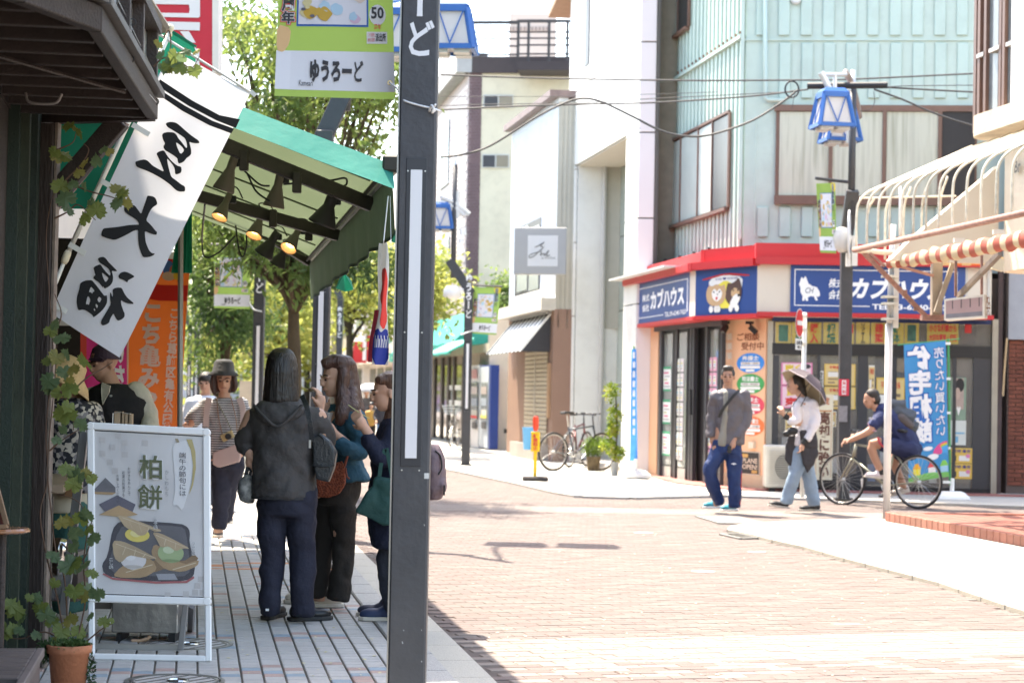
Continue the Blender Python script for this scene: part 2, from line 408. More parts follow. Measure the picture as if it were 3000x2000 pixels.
def piece(mb,c,a,b,h,ins=0.004,mi=0):
    """a laid block: top face with a small chamfer and four sides"""
    c=V(c);vs=[]
    for k,(q,z)in enumerate(((0.0,0.0),(0.0,h-ins),(ins,h))):
        A=a.normalized()*(a.length/2-q);B=b.normalized()*(b.length/2-q)
        vs+=[c-A-B+V((0,0,z)),c+A-B+V((0,0,z)),c+A+B+V((0,0,z)),c-A+B+V((0,0,z))]
    fs=[(8,9,10,11)]
    for lv in (0,4):
        for j in range(4):fs.append((lv+j,lv+(j+1)%4,lv+4+(j+1)%4,lv+4+j))
    return mb.add(vs,fs,mi)
def laid(root_name,cells,a,b,z0,h,mats,near=290):
    """cells: (centre, material index); the nearest are single parts, the rest one mass"""
    cells=sorted(cells,key=lambda c:c[0].length)
    root=bpy.data.objects[root_name]
    shared=[]
    for mt in mats:
        mb=MB();piece(mb,(0,0,0),a,b,h);me=bpy.data.meshes.new('block');me.from_pydata(mb.v,[],mb.f);me.materials.append(mt);shared.append(me)
    name='tile' if 'left' in root_name else 'paver'
    for c,mi in cells[:near]:
        o=bpy.data.objects.new(name,shared[mi]);link(o,root);o.location=(c.x,c.y,z0+RND.uniform(-0.0015,0.0015));o.rotation_euler=(RND.gauss(0,0.004),RND.gauss(0,0.004),RND.gauss(0,0.006))
    mb=MB()
    for c,mi in cells[near:]:piece(mb,(c.x,c.y,z0+RND.uniform(-0.0015,0.0015)),a,b,h,mi=mi)
    return tag(mb.build(name+'_field',mats,root),kind='stuff')
# pavement tiles (10 cm squares in columns with wide dark joints)
cells=[]
o_c=PZ(560,1655,PZL);so=o_c.dot(SD)
for j in range(int((33-7.6)/0.1)):
    for i in range(-36,18):
        s=7.6+0.1*j;t=T0-0.006-0.05-0.1*(17-i)
        if t<-1.9 and s>9.2:continue
        c=ST(s,t)
        if c.x<-0.262*c.y-0.6:continue
        mi=0
        q=(i*7+j*3)%23
        if j%14 in (3,4,5)and (i+j//14*3)%6<4:mi=(i+j)%3
        elif RND.random()<0.03:mi=RND.choice((1,2))
        pu=c.y and (c.x/c.y)
        if abs(s-so)<0.32 and (i%8 in (0,1)or abs(s-so)>0.22)and t>-0.6:mi=3 if RND.random()<0.75 else 0
        cells.append((c,mi))
laid('pavement_left',cells,SN*0.091,SD*0.0955,PZL-0.018,0.018,[m_tile,m_tile_p,m_tile_b,m_tile_o])
# street of interlocking pavers
E1=V((0.961,0.276,0));E2=V((-0.276,0.961,0))
for j_ in (0,):road=MB();road.quad((-14,3,-0.004),(16,3,-0.004),(16,62,-0.004),(-14,62,-0.004))
road_o=tag(road.build('road',M((0.108,0.086,0.078),0.95,0.2,8)),kind='structure')
b0=V((-0.13,11.05,0));cells=[]
BW,BH=0.20,0.10
fb=G(1400,1487).y
for j in range(-160,340):
    for i in range(-70,110):
        c=b0+E1*(BW*(i+0.5*(j%2)))+E2*(BH*j)
        if not (7.6<c.y<36):continue
        if abs(c.x)>0.262*c.y+0.4:continue
        if c.dot(SN)<T2+0.06:continue
        if inpoly(c.x,c.y,corner_poly)or inpoly(c.x,c.y,right_poly):continue
        if inpoly(c.x+0.1,c.y+0.03,right_poly)or inpoly(c.x,c.y+0.05,corner_poly):continue
        dj=j
        if -10<=dj<0:mi=2
        elif -16<=dj<-10:mi=2 if (i*5+dj*3)%7<4 and RND.random()<0.8 else 0
        elif abs(c.y-fb-0.0*c.x)<0.55:mi=2
        else:mi=1 if RND.random()<0.33+0.3*mnoise.noise(V((c.x*0.5,c.y*0.5,3)))else 0
        if RND.random()<0.004:mi=2
        cells.append((c,mi))
print('road pavers',len(cells))
laid('road',cells,E1*(BW-0.004),E2*(BH-0.004),-0.022,0.024,[m_pink,m_pgrey,m_plight])
# tactile strip, patches
tb=MB();q=[PZ(u,v,PZL+0.004)for u,v in ((1760,1449),(2010,1449),(2010,1443),(1790,1443))];tb.quad(*q[::1])
q=[PZ(u,v,PZL+0.004)for u,v in ((2300,1562),(2620,1545),(2560,1537),(2290,1548))];tb.quad(*q)
tag(tb.build('faded_tactile_paint',m_yel,bpy.data.objects['pavement_corner']),kind='structure')
# manhole lids set with tiles, drain gratings
def manhole(c,r,label):
    t=thing('manhole_cover',label,'manhole cover',c,'manhole covers in the tiled pavement')
    mb=MB();mt=M((0.22,0.22,0.21),0.45,0.2,20,metal=0.8)
    for r0,r1,z in ((r,r-0.018,0.006),(r-0.03,r-0.042,0.006)):
        n=40;vs=[];fs=[]
        for j in range(n):
            a=2*math.pi*j/n
            for rr,zz in ((r0,0.0),(r0,z),(r1,z),(r1,0.0)):vs.append(V(c)+V((rr*math.cos(a),rr*math.sin(a),zz-0.002)))
        for j in range(n):
            k=(j+1)%n
            for q in range(3):fs.append((j*4+q,k*4+q,k*4+q+1,j*4+q+1))
        mb.add(vs,fs)
    mb.build('ring',mt,t)
    lid=MB();lid.disc(V(c)+V((0,0,0.0015)),r-0.042,r-0.042,(1,0,0),(0,1,0),32);lid.build('lid',m_tile,t)
    g=MB();k=-4
    A=V((0.84,-0.54,0));B=V((0.54,0.84,0))
    for k in range(-4,5):
        x=k*0.1*r/0.35;w=math.sqrt(max(0,(r-0.05)**2-x*x));g.bar(V(c)+A*x-B*w+V((0,0,0.003)),V(c)+A*x+B*w+V((0,0,0.003)),0.008,0.003)
    g.build('groove',m_joint,t)
    h=MB();h.tube([V(c)+A*(0.02+0.05*math.cos(a))+B*0.04*math.sin(a)+V((0,0,0.006))for a in [2*math.pi*i/14 for i in range(14)]],0.006,5,closed=True);h.build('handle',M((0.7,0.7,0.68),0.25,0,metal=1),t)
manhole(PZ(512,1994,PZL),0.225,'round tiled manhole cover cut by the bottom edge beside the terracotta pot')
manhole(PZ(548,1886,PZL),0.235,'round tiled manhole cover partly under the white poster stand')
def grate(q,name,label):
    t=thing(name,label,'drain grating',q[0])
    f=MB();n=11
    for i in range(4):f.bar(q[i],q[(i+1)%4],0.04,0.02)
    f.build('frame',M((0.2,0.2,0.19),0.6,0.2,metal=0.5),t)
    for i in range(1,n):
        a=q[0].lerp(q[1],i/n);b=q[3].lerp(q[2],i/n);MB().bar(a,b,0.035,0.016).build('slat',M((0.3,0.29,0.27),0.6,0.2,metal=0.4),t)
grate([PZ(u,v,0.008)for u,v in ((2040,1512),(2160,1514),(2250,1535),(2110,1533))],'drain_grate','wide grey drain grating in the road in front of the walking man')
grate([PZ(u,v,0.008)for u,v in ((2112,1565),(2160,1563),(2225,1576),(2170,1578))],'drain_grate','small dark drain grating at the tip of the kerbed corner')
for u,v in ((2215,1617),(1885,1561),(2060,1674)):
    b=PZ(u,v,0.0);mb=MB();mb.add([b+V((0.10*math.cos(a)*RND.uniform(.7,1.1),0.10*math.sin(a)*RND.uniform(.7,1.1),0.005))for a in [i*math.pi/6 for i in range(12)]],[tuple(range(12))])
    tag(mb.build('paint_spot',M((0.4,0.38,0.35),0.8,0.1),road_o),kind='structure')
# fallen leaf bits
lb=MB()
for _ in range(260):
    u=RND.uniform(1350,2800);v=RND.uniform(1560,1990);p=PZ(u,v,0.008);r=RND.uniform(0.004,0.012)
    a0=RND.random()*6;lb.add([p+V((r*math.cos(a0+a),r*1.4*math.sin(a0+a),0.002*math.sin(a*3)))for a in (0,1.5,3,4.6)],[(0,1,2,3)])
for _ in range(60):
    u=RND.uniform(650,1150);v=RND.uniform(1650,1990);p=PZ(u,v,PZL+0.004);r=RND.uniform(0.004,0.014)
    a0=RND.random()*6;lb.add([p+V((r*math.cos(a0+a),r*1.4*math.sin(a0+a),0.002*math.sin(a*3)))for a in (0,1.5,3,4.6)],[(0,1,2,3)])
tag(lb.build('fallen_leaf_litter',M((0.55,0.5,0.3),0.8,0.4,4)),kind='stuff')
# ================================================================== LEFT: timber shop house, bay, flag, awning
m_dkwood=M((0.032,0.022,0.018),0.6,0.3,9,0.6,90,dirt=0.0,stretch=(1,1,0.15))
m_dkwood2=M((0.034,0.024,0.020),0.55,0.35,9,0.6,90)
m_green=M((0.010,0.020,0.013),0.5,0.25,6,0.3,90)
m_olive=M((0.030,0.040,0.024),0.6,0.3,6,0.3,90)
m_rust=M((0.20,0.085,0.04),0.8,0.5,14,0.8,80)
m_white=M((0.78,0.78,0.76),0.4,0.04,3)
m_steel=M((0.55,0.55,0.54),0.3,0.1,8,metal=0.9)
m_black=M((0.02,0.02,0.021),0.5,0.1,5)
m_pole=M((0.72,0.70,0.62),0.45,0.08,4)
YE=9.35
house=thing('shop_house','dark timber house front with green door trim and jutting bay','building',(-2.4,8.6,0))
wl=MB()
def vboard(mb,u0,u1,t,z0,z1,th=0.03):
    a=PT(u0,1300,t);b=PT(u1,1300,t);a.z=z0;b.z=z0;mb.ob(a,b-a,-SN*th,(0,0,z1-z0));return mb
vboard(wl,-60,28,-0.86,0,2.78);wl.build('door_panel',m_dkwood2,house)
vboard(MB(),28,33,-0.84,0,2.78,0.06).build('door_edge',M((0.30,0.25,0.16),0.8,0.6,20),house)
vboard(MB(),33,64,-0.81,0,2.78,0.08).build('door_jamb',m_green,house)
vboard(MB(),64,88,-0.77,0,2.78,0.08).build('trim_board',m_olive,house)
vboard(MB(),88,112,-0.74,0,2.78,0.08).build('trim_board',m_green,house)
pb=P(128,900,YE);
MB().box((pb.x,pb.y,1.31),(0.075,0.09,2.55)).build('post',m_dkwood,house,bevel=0.006)
MB().box((pb.x+0.047,pb.y,1.31),(0.012,0.07,2.55)).build('post_edge',M((0.19,0.15,0.12),0.75,0.5,12,0.5,80),house)
# upper storey wall behind the bay, with roof
up=MB();up.ob(ST(2.0,-0.85,2.6),SD*7.6,-SN*4,(0,0,3.6));up.build('wall',m_dkwood2,house)
lo=MB();lo.ob(ST(2.0,-0.92,0),SD*(PT(-60,1300,-0.86).dot(SD)-2.0),-SN*4,(0,0,2.6));lo.build('wall',m_dkwood2,house)
sw=MB();sw.ob(ST(9.32,-0.95,0),SD*0.12,-SN*4,(0,0,2.6));sw.build('side_wall',m_dkwood,house)
rf=MB();rf.prism([ST(1.8,-0.75,6.2),ST(1.8,-2.9,7.2),ST(1.8,-5.2,6.2)],SD*8);rf.build('roof',M((0.1,0.1,0.11),0.6,0.2),house)
# bay: beams, joists, boards, mullions, panes
zb=2.6
P1=PZ(54,0,zb);P2=PZ(277,85,zb);P3=PZ(446,344,zb);P4=PZ(55,357,zb);P0=P1+V((-0.9,-0.5,0));
P0=ST(P1.dot(SD)-0.35,-0.84,zb);W4=P4
out=[P0,P1,P2,P3]
for a,b in ((P0,P1),(P1,P2),(P2,P3)):
    MB().bar(a+Z3*0.035,b+Z3*0.035,0.05,0.09).build('edge_beam',m_dkwood2,house,bevel=0.004)
    MB().bar(a+Z3*0.105,b+Z3*0.105,0.11,0.03).build('flashing',M((0.09,0.085,0.08),0.5,0.3,10,metal=0.2),house)
MB().bar(P3+Z3*0.02,W4+Z3*0.02,0.06,0.07).build('edge_beam',m_dkwood,house)
wall_line=lambda s:ST(s,-0.84,zb)
s0=P0.dot(SD);s3=P3.dot(SD)
def outer_at(s):
    for a,b in ((P0,P1),(P1,P2),(P2,P3)):
        sa,sb=a.dot(SD),b.dot(SD)
        if sa<=s<=sb:return a.lerp(b,(s-sa)/(sb-sa))
    return P3
for k in range(11):
    s=s0+0.22+(s3-s0-0.25)*k/10
    a=wall_line(s);b=outer_at(s);MB().bar(a+Z3*0.03,b-(b-a).normalized()*0.03+Z3*0.03,0.045,0.075).build('joist',m_dkwood2,house,bevel=0.003)
bd=MB();poly_pts=[wall_line(s0),P0,P1,P2,P3,wall_line(s3)]
bd.prism([p+Z3*0.075 for p in poly_pts[::1]],(0,0,0.02));bd.build('soffit',M((0.035,0.026,0.022),0.7,0.3,6),house)
r0,r1=PZ(-20,160,zb-0.02),PZ(365,270,zb-0.02)
MB().tube([r0,r1],0.009,6).build('rod',m_dkwood2,house)
hb=MB();h0=PZ(75,272,zb-0.03);hb.tube(bez([h0,h0+V((0.02,0,-0.04)),h0+V((0.12,0.01,-0.04)),h0+V((0.15,0.01,0))]),0.006,6);hb.build('handle',M((0.2,0.18,0.17),0.5,0.2,metal=0.5),house)
ZT=3.02
def wface(a,b,fr,name='mullion'):
    a=a+Z3*0.12;b=b+Z3*0.12;d=b-a
    for f,w in fr:
        c=a+d*f;MB().bar(c,c+Z3*(ZT-zb-0.12),w,0.05,up=d.normalized().cross(Z3)).build(name,m_dkwood2,house,bevel=0.003)
    MB().ob(a-V((0.03,0,0)),d,(0.0,0.0,ZT-zb-0.12),V((-0.008,0,0))).build('pane',M((0.75,0.76,0.76),0.35,0.08,5,trans=0.3),house)
    MB().bar(a+Z3*(ZT-zb-0.13),b+Z3*(ZT-zb-0.13),0.07,0.05).build('head_rail',m_dkwood2,house)
wface(P2,P3,[(0.0,0.055),(0.13,0.04),(0.42,0.05),(0.67,0.045),(0.97,0.06)])
wface(P1,P2,[(0.0,0.04),(0.9,0.04)]);wface(P0,P1,[(0.2,0.04),(0.6,0.04)])
e0=PZ(466,74,ZT+0.05);e1=PZ(400,-25,ZT+0.05);ed=(e1-e0)
ev=MB();ev.prism([e0,e0+ed*5,e0+ed*5+V((-1.2,0,0.25)),e0+V((-1.2,0,0.25))],(0,0,0.05));ev.build('eave',m_dkwood,house)
MB().tube([e0+V((0.02,0,-0.01)),e0+ed*5+V((0.02,0,-0.01))],0.03,8).build('gutter',M((0.13,0.11,0.08),0.7,0.5,20),house)
for (a,b)in (((200,0),(455,310)),((330,-30),(450,200)),((262,28),(270,40))):
    pass
wr=MB();w0,w1=P(180,-20,6.6),P(458,300,9.0);wr.tube([w0,w1],0.0018,4);w0,w1=P(330,-30,7.4),P(452,215,9.0);wr.tube([w0,w1],0.0018,4);wr.build('wire',m_steel,house)
for u,v,Y in ((268,28,6.9),(388,65,8.2),(382,174,8.0),(456,298,9.1),(462,92,9.2)):
    c=P(u,v,Y);e=MB();e.tube([c+V((0.014*math.cos(a),0,0.014*math.sin(a)))for a in [i*math.pi/5 for i in range(10)]],0.003,5,closed=True);e.tube([c+V((-0.014,0,0)),c+V((-0.035,0,0))],0.003,5);e.build('eye_bolt',m_black,house)
MB().bar(P(120,620,YE+0.02),P(352,352,YE-0.02),0.095,0.07,up=V((0,1,0))).build('brace',m_dkwood2,house,bevel=0.004)
MB().bar(P(150,632,YE+0.05),P(372,362,YE+0.02),0.012,0.06,up=V((0,1,0))).build('brace_edge',M((0.24,0.17,0.14),0.7,0.4),house)
# bench with slats, lower left
bench=thing('wooden_bench','low grey-brown slatted wooden bench in the bottom left corner','bench',(-2.2,7.4,0))
c0=PZ(108,1907,0.30)
for k in range(8):
    a=c0-SD*(0.06+0.105*k);MB().bar(a-SN*0.0,a-SN*0.9,0.095,0.03).build('slat',M((0.10,0.078,0.068),0.6,0.35,12,0.5,60,stretch=(0.2,2,2)),bench,bevel=0.004)
MB().ob(c0-SD*0.0-Z3*0.02,-SD*1.0,SN*0.03,(0,0,0.035)).build('edge_board',M((0.12,0.095,0.085),0.6,0.35,12),bench,bevel=0.004)
MB().ob(c0-SD*0.02-SN*0.015-Z3*0.27,-SD*0.95,SN*0.03,(0,0,0.245)).build('side_board',M((0.11,0.08,0.07),0.6,0.3,12),bench)
MB().ob(c0-SD*0.02-Z3*0.27,-SN*0.9,-SD*0.03,(0,0,0.245)).build('end_board',m_dkwood2,bench)
# little round table with a framed menu
tb=thing('side_table','round polished wooden table top jutting in at the left edge','table',P(0,1555,8.0))
tc=P(5,1551,8.05)
MB().lathe(tc,[(0.0,-0.012),(0.10,-0.012),(0.113,-0.006),(0.113,0.0),(0.106,0.008),(0.0,0.008)],32,close=False).build('table_top',M((0.30,0.13,0.06),0.22,0.3,9,coat=0.6),tb,smooth=False)
MB().tube([tc-Z3*0.01,V((tc.x,tc.y,0.05))],0.02,10).build('leg',m_dkwood2,tb)
MB().lathe((tc.x,tc.y,0.0),[(0.1,0.0),(0.1,0.02),(0.02,0.06)],20).build('base',m_dkwood2,tb)
mf=thing('menu_stand','wooden framed menu card standing on the round table','menu',tc)
q=plane(P(-60,1543,8.0),P(20,1538,8.0)-P(-60,1543,8.0),P(-8,1415,8.08)-P(-8-0,1541,8.0))
MB().bar(P(20,1538,8.0),P(-10,1425,8.06),0.018,0.016,up=V((0,1,0))).build('frame',M((0.28,0.17,0.10),0.5,0.3),mf)
MB().bar(P(22,1540,8.0),P(-60,1546,8.0),0.03,0.016).build('frame',M((0.28,0.17,0.10),0.5,0.3),mf)
MB().quad(P(-60,1545,8.01),P(14,1538,8.01),P(-16,1430,8.07),P(-60,1430,8.07)).build('card',ramp_mat('menu_card',[(0.02,0.02,0.02),(0.5,0.12,0.08),(0.6,0.45,0.3)],18),mf)

# ---------- white flag, lettering seen from behind
Yf=9.75
fTL,fTR,fBR,fBL=P(500,142,Yf),P(733,273,Yf+0.05),P(348,1047,Yf-0.02),P(146,916,Yf)
_fx=(fTR-fTL);_fy=(fBL-fTL);fn=V((0,-1,0.02)).normalized()
def flag_surf(a,b,off=0.0):
    # a across from the pole, b down from the rod
    p=fTL.lerp(fTR,a).lerp(fBL.lerp(fBR,a),b)
    w=0.012*math.sin(a*5.2+b*2.0)+0.010*math.sin(b*7+a*1.3)+0.02*a*math.sin(b*3.1)
    return p+V((0,1,0))*(w-off)
def flag_ab(u,v):
    p=P(u,v,Yf);a=b=0.5
    for _ in range(12):
        q=fTL.lerp(fTR,a).lerp(fBL.lerp(fBR,a),b);e=V((p.x-q.x,p.z-q.z));ax=fTR.lerp(fBR,b)-fTL.lerp(fBL,b);bx=fBL.lerp(fBR,a)-fTL.lerp(fTR,a)
        det=ax.x*bx.z-ax.z*bx.x;a+=(e.x*bx.z-e.y*bx.x)/det;b+=(ax.x*e.y-ax.z*e.x)/det
    return a,b
def refine(tris,pts,mx):
    out=[];st=list(tris)
    while st:
        A,B,C=st.pop();la,lb,lc=(V(A)-V(B)).length,(V(B)-V(C)).length,(V(C)-V(A)).length;m=max(la,lb,lc)
        if m<mx:out.append((A,B,C));continue
        if m==la:q=tuple((V(A)+V(B))/2);st+=[(A,q,C),(q,B,C)]
        elif m==lb:q=tuple((V(B)+V(C))/2);st+=[(A,B,q),(A,q,C)]
        else:q=tuple((V(C)+V(A))/2);st+=[(A,B,q),(q,B,C)]
    return out
from mathutils.geometry import tessellate_polygon
def print_on(mb,surf,outline,holes=(),mx=0.05,off=0.004,mi=0,sm=True):
    def rnd(L):
        if not sm:return L
        o=[]
        n=len(L)
        for i in range(n): # Chaikin, once: softens corners of the brush stroke
            a,b=V(L[i]),V(L[(i+1)%n]);o+=[tuple(a*0.8+b*0.2),tuple(a*0.2+b*0.8)]
        return o
    loops=[[V((*p,0))for p in rnd(outline)]]+[[V((*p,0))for p in rnd(h)]for h in holes]
    flat=[tuple(p)[:2]for L in loops for p in L]
    tr=tessellate_polygon(loops)
    T=refine([(flat[a],flat[b],flat[c])for a,b,c in tr],None,mx)
    for A,B,C in T:mb.add([surf(*A,off),surf(*B,off),surf(*C,off)],[(0,1,2)],mi)
flag=thing('shop_flag','large white slanting shop flag with black brush characters seen from behind','flag',fTL)
m_flag=M((0.72,0.72,0.75),0.8,0.03,3,0.15,30,trans=0.32)
fm=MB();sheet(fm,flag_surf,24,48);fo=fm.build('cloth',m_flag,flag,smooth=True)
m_ink=M((0.018,0.018,0.018),0.8,0.03,3)
ink=MB()
def fchar(outline,ox,oy,sc,holes=()):
    f=lambda L:[flag_ab(ox+x/sc,oy+y/sc)for x,y in L]
    print_on(ink,flag_surf,f(outline),[f(h)for h in holes],mx=0.06)
S1=(350,320,5.2275)
fchar([(690,215),(720,190),(780,182),(850,195),(905,235),(960,285),(1040,355),(1110,410),(1200,470),(1215,512),(1160,515),(1100,508),(1058,490),(1070,545),(1088,610),(1090,680),(1060,715),(1020,740),(985,790),(950,815),(900,830),(882,790),(880,750),(830,710),(760,665),(690,625),(660,580),(665,545),(686,520),(650,450),(636,385),(660,352),(720,340),(800,342),(840,360),(865,390),(890,440),(940,495),(985,555),(1015,592),(1026,560),(1015,500),(990,438),(940,400),(880,360),(800,310),(720,265)],*S1[:2],S1[2],holes=[[(850,492),(870,570),(925,688),(985,625),(940,560)]])
fchar([(232,800),(300,775),(375,762),(425,785),(500,860),(560,895),(678,960),(640,860),(590,745),(553,675),(580,645),(655,622),(685,640),(715,700),(790,790),(875,862),(938,875),(945,930),(935,968),(895,990),(848,995),(840,910),(815,860),(770,800),(716,745),(735,850),(765,960),(790,1035),(860,1085),(940,1150),(998,1180),(1000,1255),(930,1262),(880,1250),(840,1220),(770,1150),(650,1065),(520,990),(400,935),(262,885),(240,850)],*S1[:2],S1[2])
S2=(250,550,6.816)
fchar([(770,380),(800,360),(880,350),(965,345),(1000,370),(1060,450),(1118,530),(1160,400),(1200,280),(1232,165),(1260,158),(1340,170),(1395,200),(1425,260),(1438,325),(1420,345),(1360,385),(1310,440),(1265,530),(1218,655),(1280,710),(1340,775),(1395,850),(1435,885),(1425,940),(1370,935),(1290,910),(1195,865),(1198,960),(1210,1080),(1245,1180),(1285,1265),(1340,1310),(1380,1308),(1382,1330),(1330,1365),(1260,1385),(1170,1390),(1140,1360),(1090,1220),(1065,1090),(1058,960),(1060,848),(1010,850),(960,868),(860,925),(740,985),(630,1035),(560,1042),(450,1015),(330,970),(316,940),(330,870),(360,812),(480,800),(640,785),(800,760),(900,745),(1000,740),(1085,740),(1040,655),(960,600),(860,540),(790,485),(772,440)],*S2[:2],S2[2])
S3=(180,720,6.03)
fchar([(645,230),(680,205),(750,195),(790,225),(840,290),(900,350),(1000,450),(950,452),(895,442),(915,510),(922,570),(915,630),(890,680),(850,720),(770,762),(740,710),(745,745),(700,690),(660,640),(600,602),(568,575),(575,540),(606,520),(585,455),(568,395),(590,365),(680,328),(705,345),(740,400),(800,470),(866,535),(875,490),(850,420),(800,375),(730,330),(675,295)],*S3[:2],S3[2],holes=[[(722,472),(735,540),(760,600),(790,648),(848,575),(790,525)]])
fchar([(330,665),(370,635),(440,610),(540,606),(570,640),(640,720),(700,800),(770,890),(808,870),(818,930),(815,1000),(790,1060),(740,1130),(680,1190),(575,1268),(562,1230),(500,1180),(400,1122),(310,1140),(290,1110),(268,1000),(275,900),(300,810),(318,740)],*S3[:2],S3[2],holes=[[(525,715),(490,820),(525,820),(550,850),(560,820),(597,800)],[(465,895),(434,1035),(470,1030),(492,1050),(518,960),(490,895)],[(672,897),(640,958),(682,1010),(720,935)],[(618,1022),(612,1060),(636,1108),(658,1062)],[(588,1100),(578,1130),(600,1155),(608,1135)]])
fchar([(1015,525),(1050,480),(1110,458),(1160,465),(1220,490),(1302,543),(1240,580),(1185,608),(1168,650),(1120,612),(1060,590),(1020,570)],*S3[:2],S3[2])
fchar([(912,775),(950,748),(1010,737),(1065,742),(1085,770),(1120,850),(1170,920),(1270,1005),(1272,1028),(1190,1022),(1120,1000),(1053,955),(1062,1040),(1090,1130),(1120,1200),(1112,1260),(1060,1305),(1005,1322),(975,1300),(950,1255),(925,1195),(890,1250),(865,1300),(850,1360),(790,1395),(735,1408),(708,1375),(712,1320),(760,1240),(820,1140),(882,1025),(865,930),(868,815),(890,850),(912,912),(918,840)],*S3[:2],S3[2])
f=lambda L:[flag_ab(u,v)for u,v in L]
print_on(ink,flag_surf,f([(468,232),(560,292),(640,335),(699,346),(687,372),(630,350),(550,308),(458,250)]),mx=0.06,sm=False)
print_on(ink,flag_surf,f([(456,255),(540,308),(620,352),(682,374),(674,388),(610,365),(530,322),(450,268)]),mx=0.06,sm=False)
ink.build('lettering',m_ink,flag)
pl=MB();p_lo,p_md,p_hi=P(140,886,Yf+0.03),P(192,757,Yf+0.03),P(498,95,Yf+0.03)
pl.tube([p_lo,p_md],0.010,10);pl.tube([p_md,p_hi],0.0125,10);pl.build('pole',m_pole,flag,smooth=True)
MB().tube([P(186,772,Yf+0.03),P(190,762,Yf+0.03),P(197,745,Yf+0.03),P(202,735,Yf+0.03)],[0.014,0.019,0.019,0.014],12).build('joint',M((0.7,0.63,0.45),0.5,0.1),flag,smooth=True)
MB().lathe(p_hi,[(0.0,-0.02),(0.012,-0.02),(0.010,0.0),(0.018,0.01),(0.020,0.025),(0.012,0.038),(0.0,0.04)],14,close=False).build('finial',M((0.7,0.62,0.42),0.5,0.1),flag,smooth=True)
MB().tube([P(440,84,Yf+0.02),P(746,278,Yf+0.05)],0.007,8).build('cross_rod',m_pole,flag)
for (u,v)in ((390,365),(300,530),(205,715),(150,885)):
    a,b=flag_ab(u+45,v+28);p=P(u,v,Yf+0.0);q=flag_surf(max(a,0.04),b,0.006);MB().bar(p-V((0.004,0,0)),q,0.004,0.026,up=Z3).build('loop',M((0.66,0.66,0.6),0.8,0.05),flag)
MB().bar(P(735,268,Yf),P(748,280,Yf),0.02,0.02).build('clip',m_white,flag)

# ---------- emerald side curtain above the flag
m_emer=M((0.008,0.20,0.115),0.55,0.12,3,0.3,14,trans=0.25)
cu=thing('green_side_curtain','deep green awning side sheet hanging behind the white flag and timber brace','awning curtain',P(300,300,9.9))
def cur_surf_px(L,Y0):return [P(u,v,Y0+0.02*math.sin(u/22.0))for u,v in L]
mb=MB()
cols=[(100,-160,612),(150,-120,612),(200,-90,612),(250,-60,612),(300,-35,612),(350,-5,560),(400,22,520),(450,50,470),(500,85,400),(540,110,310),(567,132,215),(573,150,195)]
vs=[];fs=[]
for i,(u,v0,v1)in enumerate(cols):
    for k in range(7):vs.append(P(u,v0+(v1-v0)*k/6,10.3+0.03*math.sin(u/17.0)*(k/6)))
for i in range(len(cols)-1):
    for k in range(6):a=i*7+k;fs.append((a,a+1,a+8,a+7))
mb.add(vs,fs);mb.build('sheet',m_emer,cu,smooth=True)
MB().bar(P(300,-40,10.3),P(575,137,10.3),0.01,0.01).build('hem',m_emer,cu)
fc=thing('folded_green_curtain','narrow folded green cloth tied on a steel pole behind the orange banner','awning curtain',P(540,700,13.0))
mb=MB();vs=[];fs=[]
for k in range(9):
    v=560+30*k;w=(18+2.5*k);
    for i in range(7):vs.append(P(548-2*k+(i/6-0.5)*w*1.6,v,13.0+0.03*(i%2)))
for k in range(8):
    for i in range(6):a=k*7+i;fs.append((a,a+1,a+8,a+7))
mb.add(vs,fs);mb.build('cloth',m_emer,fc)
MB().tube([P(530,560,12.95),P(526,1500,12.95)],0.018,8).build('pole',M((0.3,0.29,0.28),0.5,0.1,metal=0.4),fc)

# ---------- folding awning with work lamps
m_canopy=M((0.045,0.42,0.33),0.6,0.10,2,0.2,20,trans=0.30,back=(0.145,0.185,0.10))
Fn=P(1150,482,10.4)
e_hi=PL(714,300,Fn,SD);e_dir=(e_hi-Fn)/((e_hi-Fn).dot(-SN));TW=Fn.dot(SN)
AL=7.6
aw=thing('shop_awning','green folding awning over the sweet shop with clamp lamps beneath','awning',ST(12,-1.2))
def aw_surf(a,b,off=0.0): # a along the street from the near end, b up towards the wall
    d=b*(TW+2.1);sag=0.05*math.sin(math.pi*min(1,b*1.3))*(0.6+0.4*math.sin(a*9))
    return Fn+e_dir*d+SD*(AL*a)-Z3*(sag-off)
mb=MB();sheet(mb,aw_surf,16,14);pass
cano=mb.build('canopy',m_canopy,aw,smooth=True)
def hem_surf(a,b,off=0.0): # near gable flap
    p=aw_surf(0,a);return p-Z3*(0.145*b)-SD*(0.15*b+0.010*math.sin(a*40)*b+off)
mb=MB();sheet(mb,hem_surf,30,4);mb.build('side_flap',M((0.030,0.29,0.225),0.6,0.14,3,0.4,14,trans=0.35),aw,smooth=True)
def val_surf(a,b,off=0.0):
    p=Fn+SD*(AL*a)-Z3*0.05;sc=0.30+0.02*abs(math.sin(a*math.pi*5.2));return p-Z3*(sc*b)+SN*(0.012*math.sin(a*60)*b-off+0.02*b)
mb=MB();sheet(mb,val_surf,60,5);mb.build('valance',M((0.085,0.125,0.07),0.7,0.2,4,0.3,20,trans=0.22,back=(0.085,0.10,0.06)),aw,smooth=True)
mb=MB();n=60
for i in range(n):a=i/n;mb.bar(val_surf(a,1.0),val_surf((i+1)/n,1.0),0.004,0.02)
mb.build('valance_hem',M((0.015,0.05,0.032),0.7,0.1),aw)
MB().bar(Fn-Z3*0.02-SD*0.03,Fn-Z3*0.02+SD*(AL+0.05),0.045,0.06).build('front_bar',M((0.33,0.32,0.27),0.5,0.2,metal=0.3),aw,bevel=0.004)
